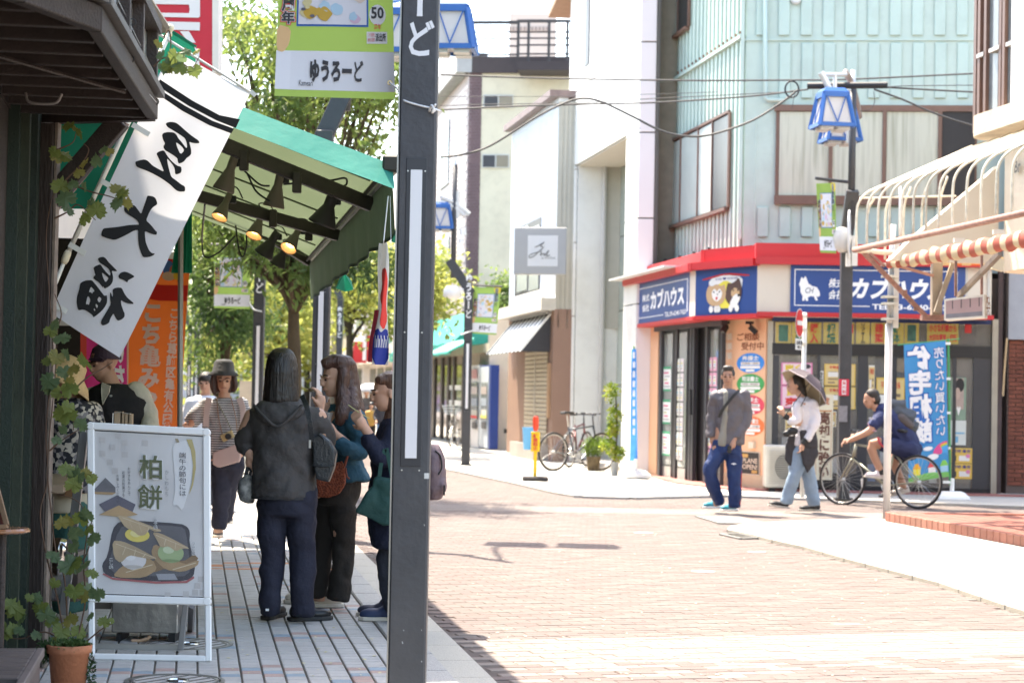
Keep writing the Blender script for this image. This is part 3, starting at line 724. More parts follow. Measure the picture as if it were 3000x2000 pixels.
MB().bar(Fn-Z3*0.05-SN*0.05,Fn-Z3*0.05-SN*0.05+SD*AL,0.012,0.02).build('front_rail',m_dkwood,aw)
MB().box(Fn+V((0.0,-0.04,0.0)),(0.10,0.05,0.09)).build('end_cap',M((0.05,0.045,0.04),0.5,0.2),aw,bevel=0.012)
MB().box(Fn+V((0.055,-0.06,-0.02)),(0.05,0.05,0.08)).build('gearbox',m_black,aw,bevel=0.012)
m_arm=M((0.045,0.038,0.032),0.5,0.3,12)
for (a,b,w)in (((640,418,11.15),(1088,600,11.55),0.082),((560,568,13.3),(990,690,13.8),0.077),((640,604,17.0),(908,768,17.5),0.077)):
    MB().bar(P(*a),P(*b),0.05,w).build('arm',m_arm if w>0.0701 or True else m_arm,aw,bevel=0.005)
for u,v,Y in ((715,470,11.2),(870,535,11.3),(800,640,13.5),(905,680,13.75)):
    MB().box(P(u,v,Y),(0.05,0.05,0.12)).build('bracket',m_arm,aw,bevel=0.006)
for k in range(6): # rafters of the frame seen under the cloth
    a=(k+0.5)/6;MB().bar(aw_surf(a,0.02)-Z3*0.04,aw_surf(a,0.98)-Z3*0.09,0.012,0.012).build('cloth_batten',M((0.10,0.12,0.07),0.6,0.2),aw)
def cone_lamp(neck,rim,r,lit=True,dark=False,label='',Y=None):
    r=r*1.1;a=P(neck[0],neck[1],neck[2]*1.1);b=P(rim[0],rim[1],rim[2]*1.1);d=(b-a);L=d.length;d.normalize();R3=d.to_track_quat('Z','Y').to_matrix()
    t=thing('clamp_lamp',label,'lamp',a,'clamp lamps under the green awning')
    m=M((0.035,0.033,0.035),0.45,0.1)if dark else M((0.12,0.10,0.085),0.45,0.15)
    mi=M((0.55,0.45,0.33),0.4,0.05)
    MB().lathe(a,[(0.0,-0.035),(r*0.36,-0.035),(r*0.40,0.0),(r*0.40,L*0.30),(r*0.46,L*0.36),(r*0.95,L*0.93),(r,L),(r*0.97,L+0.006)],24,M3=R3,close=False).build('shade',m,t,smooth=True)
    MB().lathe(a,[(r*0.40,L*0.36),(r*0.90,L*0.93),(r*0.96,L)],24,M3=R3,close=False).build('shade_lining',mi,t,smooth=True)
    bc=a+d*(L*0.80);
    mbulb=M((1.0,0.60,0.25),0.3,0,emit=1.8)if lit else M((0.5,0.45,0.4),0.2,0)
    MB().lathe(bc,[(0.0,-r*0.5),(r*0.35,-r*0.3),(r*0.60,-r*0.05),(r*0.55,r*0.08),(r*0.3,r*0.14),(0.0,r*0.16)],20,M3=R3,close=False).build('bulb',mbulb,t,smooth=True)
    MB().box(a+V((0.03,0.02,-0.01)),(0.045,0.03,0.05)).build('clamp',m_black,t,bevel=0.005)
    k=bez([a-d*0.03,a-d*0.03+V((-0.03,0,0.05)),a+V((0.05,0.03,0.07)),a+V((0.09,0.05,0.0))],5);MB().tube(k,0.005,5).build('cable',m_black,t)
cone_lamp((684,470,10.55),(655,556,10.56),0.060,True,label='brown cone clamp lamp nearest the white flag, rim glowing')
cone_lamp((820,518,10.6),(802,604,10.61),0.058,True,label='brown cone clamp lamp hanging in the middle of the near awning arm')
cone_lamp((668,579,11.9),(643,636,11.84),0.050,True,label='lit clamp lamp lowest beside the white flag, bulb facing the street')
cone_lamp((767,628,12.8),(744,690,12.73),0.054,True,label='lit clamp lamp on the second arm above the dark floodlights')
cone_lamp((876,672,12.9),(845,727,12.80),0.055,True,label='lit clamp lamp nearest the awning valance')
cone_lamp((972,582,10.6),(944,655,10.62),0.078,False,True,label='large black floodlight hanging near the front bar of the awning')
cone_lamp((806,690,14.4),(772,745,14.42),0.075,False,True,label='unlit black floodlight low under the far end of the awning')
cone_lamp((835,730,14.9),(812,775,14.92),0.065,False,True,label='unlit black lamp below the lit lamp by the valance')
cb=thing('hanging_cable','loops of black cable sagging under the awning by the floodlights','cable',P(640,740,13))
for L in ([(600,600),(592,700),(600,752),(640,740),(690,690)],[(690,660),(700,730),(712,752),(722,720),(722,690)],[(715,500),(760,540),(790,545)],[(725,510),(750,560),(790,590)],[(830,540),(960,530),(1010,522),(1015,540),(1000,548)]):
    MB().tube(bez([P(u,v,13.8 if v>640 else 11.5)for u,v in L],6),0.006,6).build('loop',m_black,cb)
# square folded cloth (paper wind wheels) hanging from the valance
for (u,v,Y,s,lb)in ((1010,830,15.0,0.75,'small green cloth pouch hanging below the middle of the valance'),(1176,690,10.5,0.6,'small green cloth tip hanging beside the grey lamp post')):
    mb=MB();w=0.09*s;c=P(u,v,Y);mb.add([c+V((-w,0,-w*.6)),c+V((-w*.7,0.03,w*.5)),c+V((0,-0.03,w*1.1)),c+V((w*.7,0.03,w*.4)),c+V((w,0,-w*.7)),c+V((0,0.04,-w*.9))],[(0,1,2),(0,2,5),(5,2,4),(2,3,4)])
    o=mb.build('cloth_pouch',m_emer);tag(o,lb,'cloth')
# koi streamer on a string
ks=thing('koi_streamer','narrow white streamer with red and blue carp print hanging beside the lamp post','streamer',P(1130,900,9.9))
def koi_s(a,b,off=0.0):
    top=P(1123,712,10.3);w=0.045+0.030*b+0.012*math.sin(b*9)
    return top+V((w*(a-0.5)*2.0*0.5+0.003*math.sin(b*5)-0.0*b,0.03*math.sin(a*5+b*4)-off,-0.63*b))
mb=MB();sheet(mb,koi_s,8,30);mb.build('cloth',M((0.68,0.67,0.62),0.8,0.05,trans=0.3),ks,smooth=True)
mb=MB();
for L in ([(0.35,0.22),(0.75,0.20),(0.95,0.32),(0.9,0.5),(1.0,0.62),(0.7,0.72),(0.35,0.66),(0.5,0.52),(0.2,0.45),(0.45,0.36)],):print_on(mb,koi_s,L,mx=0.08)
mb.build('red_print',M((0.62,0.045,0.035),0.8,0.05),ks)
mb=MB();print_on(mb,koi_s,[(0.0,0.72),(0.3,0.70),(0.5,0.74),(0.8,0.70),(1.0,0.72),(1.0,1.0),(0.0,1.0)],mx=0.08);mb.build('blue_print',M((0.02,0.035,0.22),0.8,0.05),ks)
mb=MB();
for i in range(9):x=0.1+0.1*i;print_on(mb,koi_s,[(x,0.76+0.03*(i%2)),(x+0.04,0.76+0.03*(i%2)),(x+0.1,0.86),(x+0.07,0.86)],mx=0.08,off=0.007,sm=False)
print_on(mb,koi_s,[(0.2,0.06),(0.35,0.08),(0.3,0.12)],mx=0.08,off=0.007)
mb.build('white_marks',M((0.7,0.69,0.64),0.8,0.05),ks)
def koi_b(a,b,off=0.0):return koi_s(a*0.7,b,off)+V((-0.012-0.012*b,0.03,0))
mb=MB();sheet(mb,koi_b,4,20,b0=0.55,b1=0.98);mb.build('back_cloth',M((0.30,0.03,0.05),0.8,0.1,trans=0.2),ks)
MB().tube([P(1137,575,10.4),P(1124,705,10.28),koi_s(0.5,0)],0.003,5).build('string',m_white,ks)
MB().tube([P(1143,575,10.4),P(1146,730,10.28)],0.0015,4).build('string',m_white,ks)
# ================================================================== facades
class Fac:
    """an upright wall plane; outward normal n; a runs to the viewer's right"""
    def __init__(s,o,ax):
        s.o=V(o);s.ax=V(ax).normalized();s.n=V((s.ax.y,-s.ax.x,0))
        if s.n.dot(CO-s.o)<0:s.n=-s.n;
    def pt(s,u,v,off=0.0):return PL(u,v,s.o+s.n*off,s.n)
    def az(s,u,v,off=0.0):p=s.pt(u,v,off);return (p-s.o).dot(s.ax),p.z
    def at(s,a,z,off=0.0):return s.o+s.ax*a+s.n*off+V((0,0,z-s.o.z))
    def box(s,a0,z0,a1,z1,off,th,mat=None,name=None,parent=None,mb=None,bevel=0.0,mi=0):
        m=mb or MB();m.ob(s.at(min(a0,a1),min(z0,z1),off),s.ax*abs(a1-a0),-s.n*th,(0,0,abs(z1-z0)),mi)
        if mb is None:return m.build(name,mat,parent,bevel=bevel)
        return m
    def px(s,u0,v0,u1,v1,off,th,mat=None,name=None,parent=None,mb=None,bevel=0.0,mi=0):
        vm=(v0+v1)/2;um=(u0+u1)/2
        a0,_=s.az(u0,vm,off);a1,_=s.az(u1,vm,off);_,z1=s.az(um,v0,off);_,z0=s.az(um,v1,off)
        return s.box(a0,max(z0,0.0),a1,z1,off,th,mat,name,parent,mb,bevel,mi)
    def surf(s,u0,v0,u1,v1,off=0.0):
        vm=(v0+v1)/2;um=(u0+u1)/2
        a0,_=s.az(u0,vm,off);a1,_=s.az(u1,vm,off);_,z1=s.az(um,v0,off);_,z0=s.az(um,v1,off)
        return lambda a,b,o=0.0:s.at(a0+(a1-a0)*a,z0+(z1-z0)*b,off+o)
def frame4(F,u0,v0,u1,v1,off,th,w,mat,parent,name='frame'):
    vm=(v0+v1)/2;um=(u0+u1)/2
    a0,_=F.az(u0,vm,off);a1,_=F.az(u1,vm,off);_,z1=F.az(um,v0,off);_,z0=F.az(um,v1,off)
    m=MB();F.box(a0,z0,a0+w,z1,off,th,mb=m);F.box(a1-w,z0,a1,z1,off,th,mb=m);F.box(a0+w,z0,a1-w,z0+w,off-0.002,th,mb=m);F.box(a0+w,z1-w,a1-w,z1,off-0.002,th,mb=m)
    return m.build(name,mat,parent)
m_mint=M((0.46,0.56,0.50),0.5,0.06,1.5,0.2,60,dirt=0.12)
m_mint2=M((0.43,0.54,0.485),0.5,0.05,1.5,0.2,60,dirt=0.12)
m_brownf=M((0.16,0.09,0.065),0.45,0.15,8)
m_red=M((0.48,0.03,0.035),0.45,0.06,3)
m_blue=M((0.024,0.066,0.23),0.4,0.05,2)
m_cream=M((0.62,0.55,0.46),0.6,0.05,2)
m_dark=M((0.022,0.021,0.023),0.45,0.1,5)
m_dgrey=M((0.045,0.045,0.05),0.4,0.1,5)
m_orange=M((0.72,0.42,0.26),0.6,0.06,2)
m_alu=M((0.33,0.31,0.27),0.4,0.1,6,metal=0.5)
m_wlet=M((0.8,0.8,0.8),0.5,0)
m_redlet=M((0.55,0.04,0.04),0.6,0)
m_dklet=M((0.04,0.04,0.05),0.6,0)
m_curtain=ramp_mat('curtain',[(0.34,0.34,0.26),(0.52,0.52,0.42),(0.42,0.42,0.34)],2.2,stretch=(4,4,0.25),rough=0.8,bump=0.4)
m_brick=M((0.17,0.055,0.035),0.8,0.3,4,0.5,90)
m_mortar=M((0.12,0.09,0.08),0.9,0.1)
# ------------------------------------------------ mint corner building over the real-estate shop
FX=V((0.9945,-0.105,0)).normalized()
Cm=V((3.45,30.1,0))
FFm=Fac(Cm,FX);FLm=Fac(Cm,-SD)
mint=thing('mint_building','pale mint green building with ribbed metal cladding above the corner shop','building',(6,33,0))
bl=MB();bl.prism([Cm+V((0.02,0.02,3.3)),Cm+FX*9+V((0,0,3.3)),Cm+FX*9+SD*9+V((0,0,3.3)),Cm+SD*5.9+V((0.02,0,3.3))],(0,0,6.7));bl.build('wall',m_mint,mint)
# left face: vertical ribs standing proud
L_s=5.9
n=24
for i in range(n):
    a=-L_s+(i+0.5)*L_s/n
    FLm.box(a-0.055,3.3,a+0.055,10,0.035,0.045,m_mint,'cladding_rib',mint,bevel=0.012)
def lwin(u0,v0a,v0b,u1,v1a,v1b,cols,parent,dark_last=True):
    a0,zt=FLm.az(u0,v0a,0.05);a1,_=FLm.az(u1,v0b,0.05);_,zb_=FLm.az(u0,v1a,0.05)
    w=thing_part('window',parent)
    FLm.box(a0,zb_,a1,zt,0.045,0.06,m_dark,'reveal',w)
    m=MB();FLm.box(a0,zb_-0.05,a1,zb_,0.12,0.1,mb=m);FLm.box(a0,zt,a1,zt+0.04,0.08,0.06,mb=m);FLm.box(a0-0.04,zb_,a0,zt,0.08,0.06,mb=m);FLm.box(a1,zb_,a1+0.04,zt,0.08,0.06,mb=m);m.build('frame',m_brownf,w)
    xs=[FLm.az(c,(v0a+v1b)/2,0.05)[0]for c in cols]
    for k in range(len(xs)-1):
        last=dark_last and k==len(xs)-2
        FLm.box(xs[k]+0.03,zb_+0.03,xs[k+1]-0.0,zt-0.03,0.058,0.01,M((0.03,0.032,0.034),0.25,0.1)if last else M((0.50,0.56,0.52),0.25,0.12,1.5,coat=0.4),'pane',w)
        FLm.box(xs[k+1]-0.025,zb_,xs[k+1]+0.025,zt,0.075,0.03,m_brownf,'mullion',w)
def thing_part(name,parent):
    """a part that is itself only a holder is made a small real mesh: the hidden fixing plate"""
    mb=MB();mb.box(parent.location,(0.01,0.01,0.01));return mb.build(name,m_dark,parent)
lwin(1948,428,345,2138,670,603,[1948,1995,2046,2087,2138],mint)
lwin(1952,-90,-120,2022,126,74,[1952,1966,1988,2022],mint)
a0,z0=FLm.az(1930,268,0.05);FLm.box(-L_s,z0,0,z0+0.05,0.085,0.06,m_mint2,'seam_flashing',mint)
for i in range(n):
    a=-L_s+(i+0.5)*L_s/n;FLm.box(a-0.02,z0+0.09,a+0.02,z0+0.13,0.055,0.03,m_rust,'bolt',mint)
# front face: pressed panels
for k in range(-1,10):
    u=2283+65.2*k
    for v0,v1 in ((-260,104),(126,288),(606,694)):
        if k<0 and v0==126:continue
        FFm.px(u,v0,u+33,v1,0.022,0.03,m_mint2,'wall_panel',mint,bevel=0.010)
        if u>2830:break
FFm.px(2169,-300,2180,700,0.03,0.04,m_mint,'corner_trim',mint)
for v in (115,):FFm.px(2172,v,2950,v+4,0.012,0.02,m_mint,'joint_strip',mint)
mb=MB();q=[FFm.pt(2242,-200,0.08),FFm.pt(2242,288,0.08),FFm.pt(2250,294,0.08),FFm.pt(2300,294,0.08)];mb.tube(q,0.035,8);mb.build('drain_pipe',m_mint,mint,smooth=True)
mb=MB();mb.tube([FFm.pt(2215,345,0.05),FFm.pt(2210,690,0.05),FFm.pt(2240,712,0.05)],0.010,6);mb.build('cable',m_mint,mint)
MB().lathe(FFm.pt(2332,-2,0.05),[(0.0,0.03),(0.06,0.02),(0.08,-0.02)],16,M3=FFm.n.to_track_quat('Z','Y').to_matrix(),close=False).build('vent_cap',M((0.6,0.62,0.62),0.4,0),mint)
w=thing_part('window',mint)
FFm.px(2272,310,2862,600,0.03,0.05,m_brownf,'frame',w)
FFm.px(2283,328,2428,574,0.045,0.012,m_curtain,'pane',w);FFm.px(2436,328,2585,574,0.045,0.012,m_curtain,'pane',w)
FFm.px(2597,328,2748,574,0.045,0.012,m_curtain,'pane',w);FFm.px(2760,328,2856,574,0.045,0.012,m_dark,'pane',w)
for u in (2428,2585,2748):FFm.px(u,326,u+11,576,0.075,0.03,m_brownf,'mullion',w)
FFm.px(2268,574,2866,600,0.09,0.06,m_brownf,'sill',w);FFm.px(2268,308,2866,326,0.075,0.05,m_brownf,'head',w)
# ------------------------------------------------ ground floor shop
shop=thing('corner_shop','corner real-estate shop with blue signs and orange pillar','shop',(5,31,0))
A0=V((3.70,29.12,0));FX2=V((0.998,-0.06,0)).normalized()
FF=Fac(A0,FX2) # front wall
B0=V((3.19,30.2,0));FC=Fac(B0,(A0-B0)) # chamfer pillar
FL=Fac(V((2.40,33.6,0)),(V((3.12,30.3,0))-V((2.40,33.6,0)))) # doors face
# core volume behind (dark inside), floor slab
co=MB();co.prism([V((2.75,33.9,0)),V((3.5,30.45,0)),V((3.95,29.6,0)),A0+FX2*4.5+V((0,0.55,0)),A0+FX2*4.5+V((0,6,0)),V((2.75,36,0))],(0,0,3.2));co.build('inner_wall',M((0.16,0.12,0.09),0.8,0.3,1.5),shop)
FC.box(-0.02,0,(A0-B0).length+0.02,2.9,0,0.12,m_orange,'pillar',shop)
FC.box(-0.03,0,(A0-B0).length+0.05,0.24,0.02,0.1,M((0.55,0.42,0.28),0.7,0.1),'skirting',shop)
# left return pillar past the doors
FL.px(1900,940,1926,1400,0.0,0.1,m_orange,'pillar',shop)
# doors
def door(u0,u1,v0,v1,pane=True):
    d=FL.px(u0,v0,u1,v1,-0.02,0.03,m_dark,'door',shop)
    return d
top=lambda u:940-(u-1926)*0.10
FL.px(1926,938,2120,1412,-0.05,0.05,m_dark,'door_opening',shop)
def lrect(u0,u1,z0,z1,off,th,mat,name,parent=None):
    a0=FL.az(u0,1160,off)[0];a1=FL.az(u1,1160,off)[0];return FL.box(a0,z0,a1,z1,off,th,mat,name,parent or shop)
d1=lrect(1940,1976,0.03,2.5,0.0,0.04,m_dark,'door');d2=lrect(1984,2015,0.03,2.5,0.03,0.04,m_dark,'door');d3=lrect(2070,2106,0.03,2.5,0.0,0.04,m_dark,'door')
for (u0,u1,d)in ((1944,1968,d1),(1988,2010,d2),(2074,2102,d3)):
    lrect(u0,u1,0.25,2.4,0.038 if d is d2 else 0.006,0.004,glass((0.35,0.38,0.36),0.05,0.75),'pane',d)
    lrect(u0,u1,0.05,0.23,0.045 if d is d2 else 0.012,0.01,M((0.5,0.5,0.48),0.3,0.1,metal=0.6),'kick_plate',d)
lrect(2032,2068,0.03,2.45,-0.30,0.02,M((0.20,0.15,0.10),0.8,0.2,2),'doorway')
lrect(2034,2066,0.9,1.2,-0.26,0.02,M((0.42,0.42,0.38),0.5,0.1),'shelf');lrect(2036,2062,0.03,0.35,-0.2,0.05,M((0.10,0.16,0.05),0.8,0.2),'green_box');lrect(2036,2062,0.4,0.85,-0.2,0.05,M((0.45,0.43,0.38),0.6,0.1),'cabinet')
for u in (1932,1978,2020,2028,2066,2110):lrect(u-3,u+3,0.0,2.6,0.06,0.06,m_dgrey,'door_post')
MB().tube([FL.pt(2024,1140,0.14),FL.pt(2024,1215,0.14)],0.022,8).build('door_handle',m_black,shop)
FL.box(FL.az(1926,1160)[0],2.45,FL.az(2125,1160)[0],2.62,0.08,0.1,m_dgrey,'door_head',shop)
# posters on the doors
pcol=[(0.75,0.75,0.72),(0.68,0.30,0.42),(0.15,0.42,0.28),(0.55,0.6,0.2),(0.12,0.35,0.6)]
def poster(F,u0,v0,u1,v1,off,base,lines,parent,name='poster',seed=0,head=None):
    r=random.Random(seed+int(u0*7+v0));p=F.px(u0,v0,u1,v1,off,0.004,base,name,parent);sf=F.surf(u0,v0,u1,v1,off)
    mb=MB();mats=[m_dklet,m_redlet,M((0.66,0.62,0.55),0.6,0),M((0.10,0.25,0.45),0.6,0),M((0.7,0.45,0.08),0.6,0)]
    rows=lines
    for i in range(rows):
        b1=0.95-(0.9/rows)*i;b0=b1-0.6/rows;x=0.08
        while x<0.88:
            w=r.uniform(0.08,0.4);w=min(w,0.92-x)
            if r.random()<0.85:rect(mb,sf,x,b0,x+w,b1,0.003,r.choice((0,0,1,2,2,3,4)))
            x+=w+0.04
    if mb.v:mb.build('print',mats,p)
    return p
for (u0,u1)in ((1945,1967),):
    for k,z in enumerate((1.86,1.32,0.80)):
        a0=FL.az(u0,1160)[0];a1=FL.az(u1,1160)[0];p=FL.box(a0,z-0.4,a1,z,0.014,0.003,M((0.70,0.72,0.70),0.5,0.1),'poster',shop)
        sf=lambda a,b,o=0.0,a0=a0,a1=a1,z=z:FL.at(a0+(a1-a0)*a,z-0.4+0.4*b,0.014+o);mb=MB()
        rect(mb,sf,0,0.9,1,1,0.003,0);rect(mb,sf,0,0,1,0.08,0.003,0)
        for j in range(5):rect(mb,sf,0.1+0.1*(j%2),0.15+0.14*j,0.85-0.15*(j%3),0.22+0.14*j,0.003,1+(j%3))
        mb.build('print',[M((0.05,0.30,0.16),0.5,0),M((0.4,0.4,0.42),0.6,0),M((0.6,0.15,0.25),0.6,0),M((0.5,0.5,0.3),0.6,0)],p)
for c,(u0,u1)in enumerate(((1990,1998),(2000,2009),(2076,2088),(2090,2101))):
    for k in range(7):
        z1=1.98-0.235*k;a0=FL.az(u0,1160)[0];a1=FL.az(u1,1160)[0];o_=0.044 if c<2 else 0.014
        p=FL.box(a0,z1-0.21,a1,z1,o_,0.003,M([(0.60,0.62,0.55),(0.66,0.60,0.62),(0.68,0.32,0.44),(0.68,0.32,0.44)][c],0.5,0.1),'leaflet',shop)
        mb=MB();sf=lambda a,b,o=0.0,a0=a0,a1=a1,z1=z1,o_=o_:FL.at(a0+(a1-a0)*a,z1-0.21+0.21*b,o_+o)
        rect(mb,sf,0.15,0.15,0.85,0.8,0.003,0)
        for j in range(3):rect(mb,sf,0.2+0.1*(j%2),0.2+0.2*j,0.7,0.3+0.2*j,0.005,1+(j+k)%3)
        mb.build('print',[M((0.72,0.70,0.68),0.6,0),M((0.25,0.25,0.27),0.6,0),M((0.15,0.4,0.5),0.6,0),M((0.55,0.5,0.1),0.6,0)],p)
# orange pillar: words and ovals
C_=lambda u0,v0,u1,v1:FC.surf(u0,v0,u1,v1,0.0)
mb=MB();mt=M((0.22,0.07,0.035),0.6,0)
lay(mb,'ご相談',C_(2160,975,2226,998),(0,0,1,1),bold=0.02);lay(mb,'受付中',C_(2172,1002,2238,1025),(0,0,1,1),bold=0.02);mb.build('lettering',mt,shop)
for (v,colr,txt,l2)in ((1063,(0.03,0.22,0.62),'弁護士','不動産・借地'),(1124,(0.05,0.33,0.10),'司法書士','不動産・商業登記'),(1186,(0.60,0.06,0.10),'税理士','税務相談'),(1247,(0.72,0.16,0.05),'家屋調査士','測量・分筆')):
    sf=FC.surf(2159,v-29,2240,v+29,0.0);mb=MB();poly(mb,ellp(0.5,0.5,0.5,0.5),sf,0.004);pl_=mb.build('oval_sign',M(colr,0.5,0.1),shop)
    mb=MB();lay(mb,txt,sf,(0.2,0.62,0.8,0.88),bold=0.03,off=0.007)
    poly(mb,rrect(0.16,0.40,0.84,0.56,0.03,1.4),sf,0.007);poly(mb,rrect(0.14,0.22,0.86,0.36,0.03,1.4),sf,0.007);poly(mb,rrect(0.34,0.06,0.66,0.18,0.03,1.4),sf,0.007);mb.build('lettering',M((0.72,0.72,0.70),0.6,0),pl_)
    mb=MB();lay(mb,l2,sf,(0.2,0.425,0.8,0.535),bold=0.01,off=0.010);mb.build('small_print',M((0.25,0.2,0.2),0.6,0),pl_)
# side writing in pale columns left of the ovals
mb=MB()
for k in range(3):lay(mb,'相談'[k%2]+'談',FC.surf(2118,975+28*k,2146,996+28*k),(0,0,1,1),bold=0.03)
mb.build('side_lettering',M((0.72,0.62,0.52),0.6,0),shop)
p=FC.px(2170,1322,2225,1412,0.012,0.006,M((0.62,0.52,0.42),0.4,0.1),'poster',shop)
sf=FC.surf(2170,1322,2225,1412,0.014);mb=MB();rect(mb,sf,0.04,0.28,0.96,0.97,0.003,0);lay(mb,'PLANE',sf,(0.1,0.62,0.9,0.78),bold=0.02,off=0.005,mi=1);lay(mb,'OPEN!',sf,(0.1,0.42,0.9,0.58),bold=0.02,off=0.005,mi=1);rect(mb,sf,0.6,0.3,0.9,0.4,0.006,2);rect(mb,sf,0.1,0.8,0.4,0.92,0.006,2);mb.build('print',[m_dark,M((0.6,0.5,0.4),0.5,0),M((0.5,0.3,0.1),0.6,0)],p)
FC.px(2192,1294,2206,1312,0.05,0.05,M((0.62,0.56,0.45),0.5,0),'switch_box',shop)
for u,v in ((2126,945),(2196,945)):
    mb=MB();c=FC.pt(u,v,0.1);mb.box(c,(0.12,0.05,0.04));mb.tube([c,c+V((0.03,-0.06,-0.08))],0.02,8);mb.bar(c+V((0.0,-0.06,-0.06)),c+V((0.09 if u>2150 else -0.05,-0.10,-0.15)),0.07,0.07);mb.build('security_camera',m_black,shop)
# front glazing
FF.px(2246,940,2262,1445,0.03,0.1,m_alu,'corner_post',shop)
FF.px(2262,930,2905,945,0.02,0.1,M((0.02,0.03,0.10),0.4,0),'head_rail',shop)
FF.px(2262,945,2905,1452,-0.06,0.05,M((0.25,0.19,0.14),0.7,0.5,1.3),'back_screen',shop)
FF.px(2262,1010,2905,1043,0.03,0.08,m_dark,'transom',shop)
FF.px(2262,1425,2905,1452,0.03,0.08,m_dark,'bottom_rail',shop)
for u0,u1 in ((2262,2280),(2393,2401),(2512,2540),(2608,2625),(2790,2800),(2850,2866)):FF.px(u0,1040,u1,1430,0.02,0.06,m_dgrey,'mullion',shop)
FF.px(2850,1043,2905,1445,0.015,0.05,m_dgrey,'door',shop)
FF.px(2905,935,2922,1470,0.05,0.1,m_alu,'corner_post',shop)
FF.px(2280,1385,2512,1430,0.01,0.03,m_dgrey,'lower_panel',shop)
FF.px(2264,946,2903,1428,0.005,0.004,glass((0.32,0.34,0.33),0.02,0.16),'glass_pane',shop)
# yellow word posters in the transom
m_yel2=M((0.66,0.48,0.03),0.5,0.08,4)
tx=[(2272,2318,'',0),(2320,2362,'売却',1),(2364,2406,'購入',2),(2412,2458,'相続',1),(2492,2502,'',0),(2508,2548,'リフォーム',3),(2552,2600,'建築',2),(2602,2648,'解体',1),(2650,2692,'',0),(2716,2808,'',4),(2812,2860,'',5)]
for u0,u1,tt,k in tx:
    p=FF.px(u0,944,u1,1007,-0.0,0.004,m_yel2 if k!=5 else M((0.14,0.09,0.07),0.5,0.1),'word_poster',shop);sf=FF.surf(u0,944,u1,1007,0.0);mb=MB();mt=m_redlet
    if k in (1,2):lay(mb,tt,sf,(0.22,0.04,0.78,0.96),vertical=True,bold=0.03,off=0.008);mt=M((0.03,0.15,0.10),0.6,0)if k==1 else m_redlet
    elif k==3:lay(mb,tt,sf,(0.3,0.02,0.7,0.98),vertical=True,bold=0.03,off=0.008);mt=m_dklet
    elif k==4:lay(mb,'小さな相談から',sf,(0.06,0.55,0.94,0.92),bold=0.03,off=0.008);lay(mb,'大切な家族・相続',sf,(0.06,0.1,0.94,0.46),bold=0.03,off=0.008)
    elif k==0 and u1-u0>20:rect(mb,sf,0.2,0.12,0.8,0.88,0.008);mt=M((0.05,0.14,0.11),0.5,0.5,8)
    else:rect(mb,sf,0.3,0.5,0.7,0.9,0.008)
    mb.build('lettering',mt,p)
# posters on the big panes
def fposter(u0,v0,u1,v1,base,draw,name='poster'):
    p=FF.px(u0,v0,u1,v1,0.012,0.004,base,name,shop);sf=FF.surf(u0,v0,u1,v1,0.012);mbs={}
    def T(mat,fn):
        mb=MB();fn(mb,sf);mb.build('print',mat,p)
    draw(T,sf);return p
m_pinkp=M((0.66,0.22,0.38),0.5,0.05);m_wp=M((0.72,0.70,0.66),0.5,0.05);m_yp=M((0.68,0.45,0.10),0.5,0.08)
def d_pink1(T,sf):
    T(M((0.70,0.55,0.60),0.5,0.05),lambda m,s:rect(m,s,0.05,0.05,0.95,0.95,0.003))
    T(m_yel2,lambda m,s:lay(m,'高く',s,(0.12,0.66,0.62,0.92),bold=0.06,off=0.006));T(m_redlet,lambda m,s:lay(m,'買取り',s,(0.12,0.36,0.9,0.62),bold=0.05,off=0.006))
    T(m_pinkp,lambda m,s:lay(m,'査定無料',s,(0.12,0.10,0.9,0.30),bold=0.04,off=0.006));T(m_dklet,lambda m,s:poly(m,ellp(0.84,0.84,0.1,0.1),s,0.007))
fposter(2289,1062,2380,1128,m_pinkp,d_pink1)
def d_pink2(T,sf):
    T(M((0.70,0.50,0.58),0.5,0.05),lambda m,s:rect(m,s,0.05,0.05,0.95,0.95,0.003));T(m_yel2,lambda m,s:lay(m,'買取',s,(0.15,0.55,0.85,0.88),bold=0.05,off=0.006));T(m_redlet,lambda m,s:lay(m,'売却',s,(0.12,0.1,0.88,0.48),bold=0.05,off=0.006))
fposter(2288,1130,2380,1195,m_pinkp,d_pink2)
def d_yel(seed):
    def f(T,sf):
        T(M((0.66,0.50,0.22),0.5,0.05),lambda m,s:rect(m,s,0.04,0.04,0.96,0.96,0.003));T(m_redlet,lambda m,s:lay(m,'不動産相談会',s,(0.15,0.76,0.85,0.92),bold=0.02,off=0.006))
        r=random.Random(seed)
        def g(m,s):
            for i in range(4):
                for j in range(2):rect(m,s,0.12+0.42*j,0.1+0.16*i,0.12+0.42*j+r.uniform(0.2,0.34),0.17+0.16*i,0.006)
        T(M((0.25,0.18,0.12),0.6,0.3,6),g);T(m_wp,lambda m,s:(rect(m,s,0.12,0.40,0.44,0.62,0.007),rect(m,s,0.56,0.12,0.86,0.34,0.007)))
    return f
fposter(2415,1066,2506,1129,m_yp,d_yel(1));fposter(2415,1133,2506,1198,m_yp,d_yel(2));fposter(2567,1106,2650,1240,m_yp,d_yel(3))
fposter(2401,1086,2412,1150,m_wp,lambda T,sf:T(m_dklet,lambda m,s:lay(m,'無料相談受付',s,(0.2,0.05,0.8,0.95),vertical=True,bold=0.02,off=0.006)))
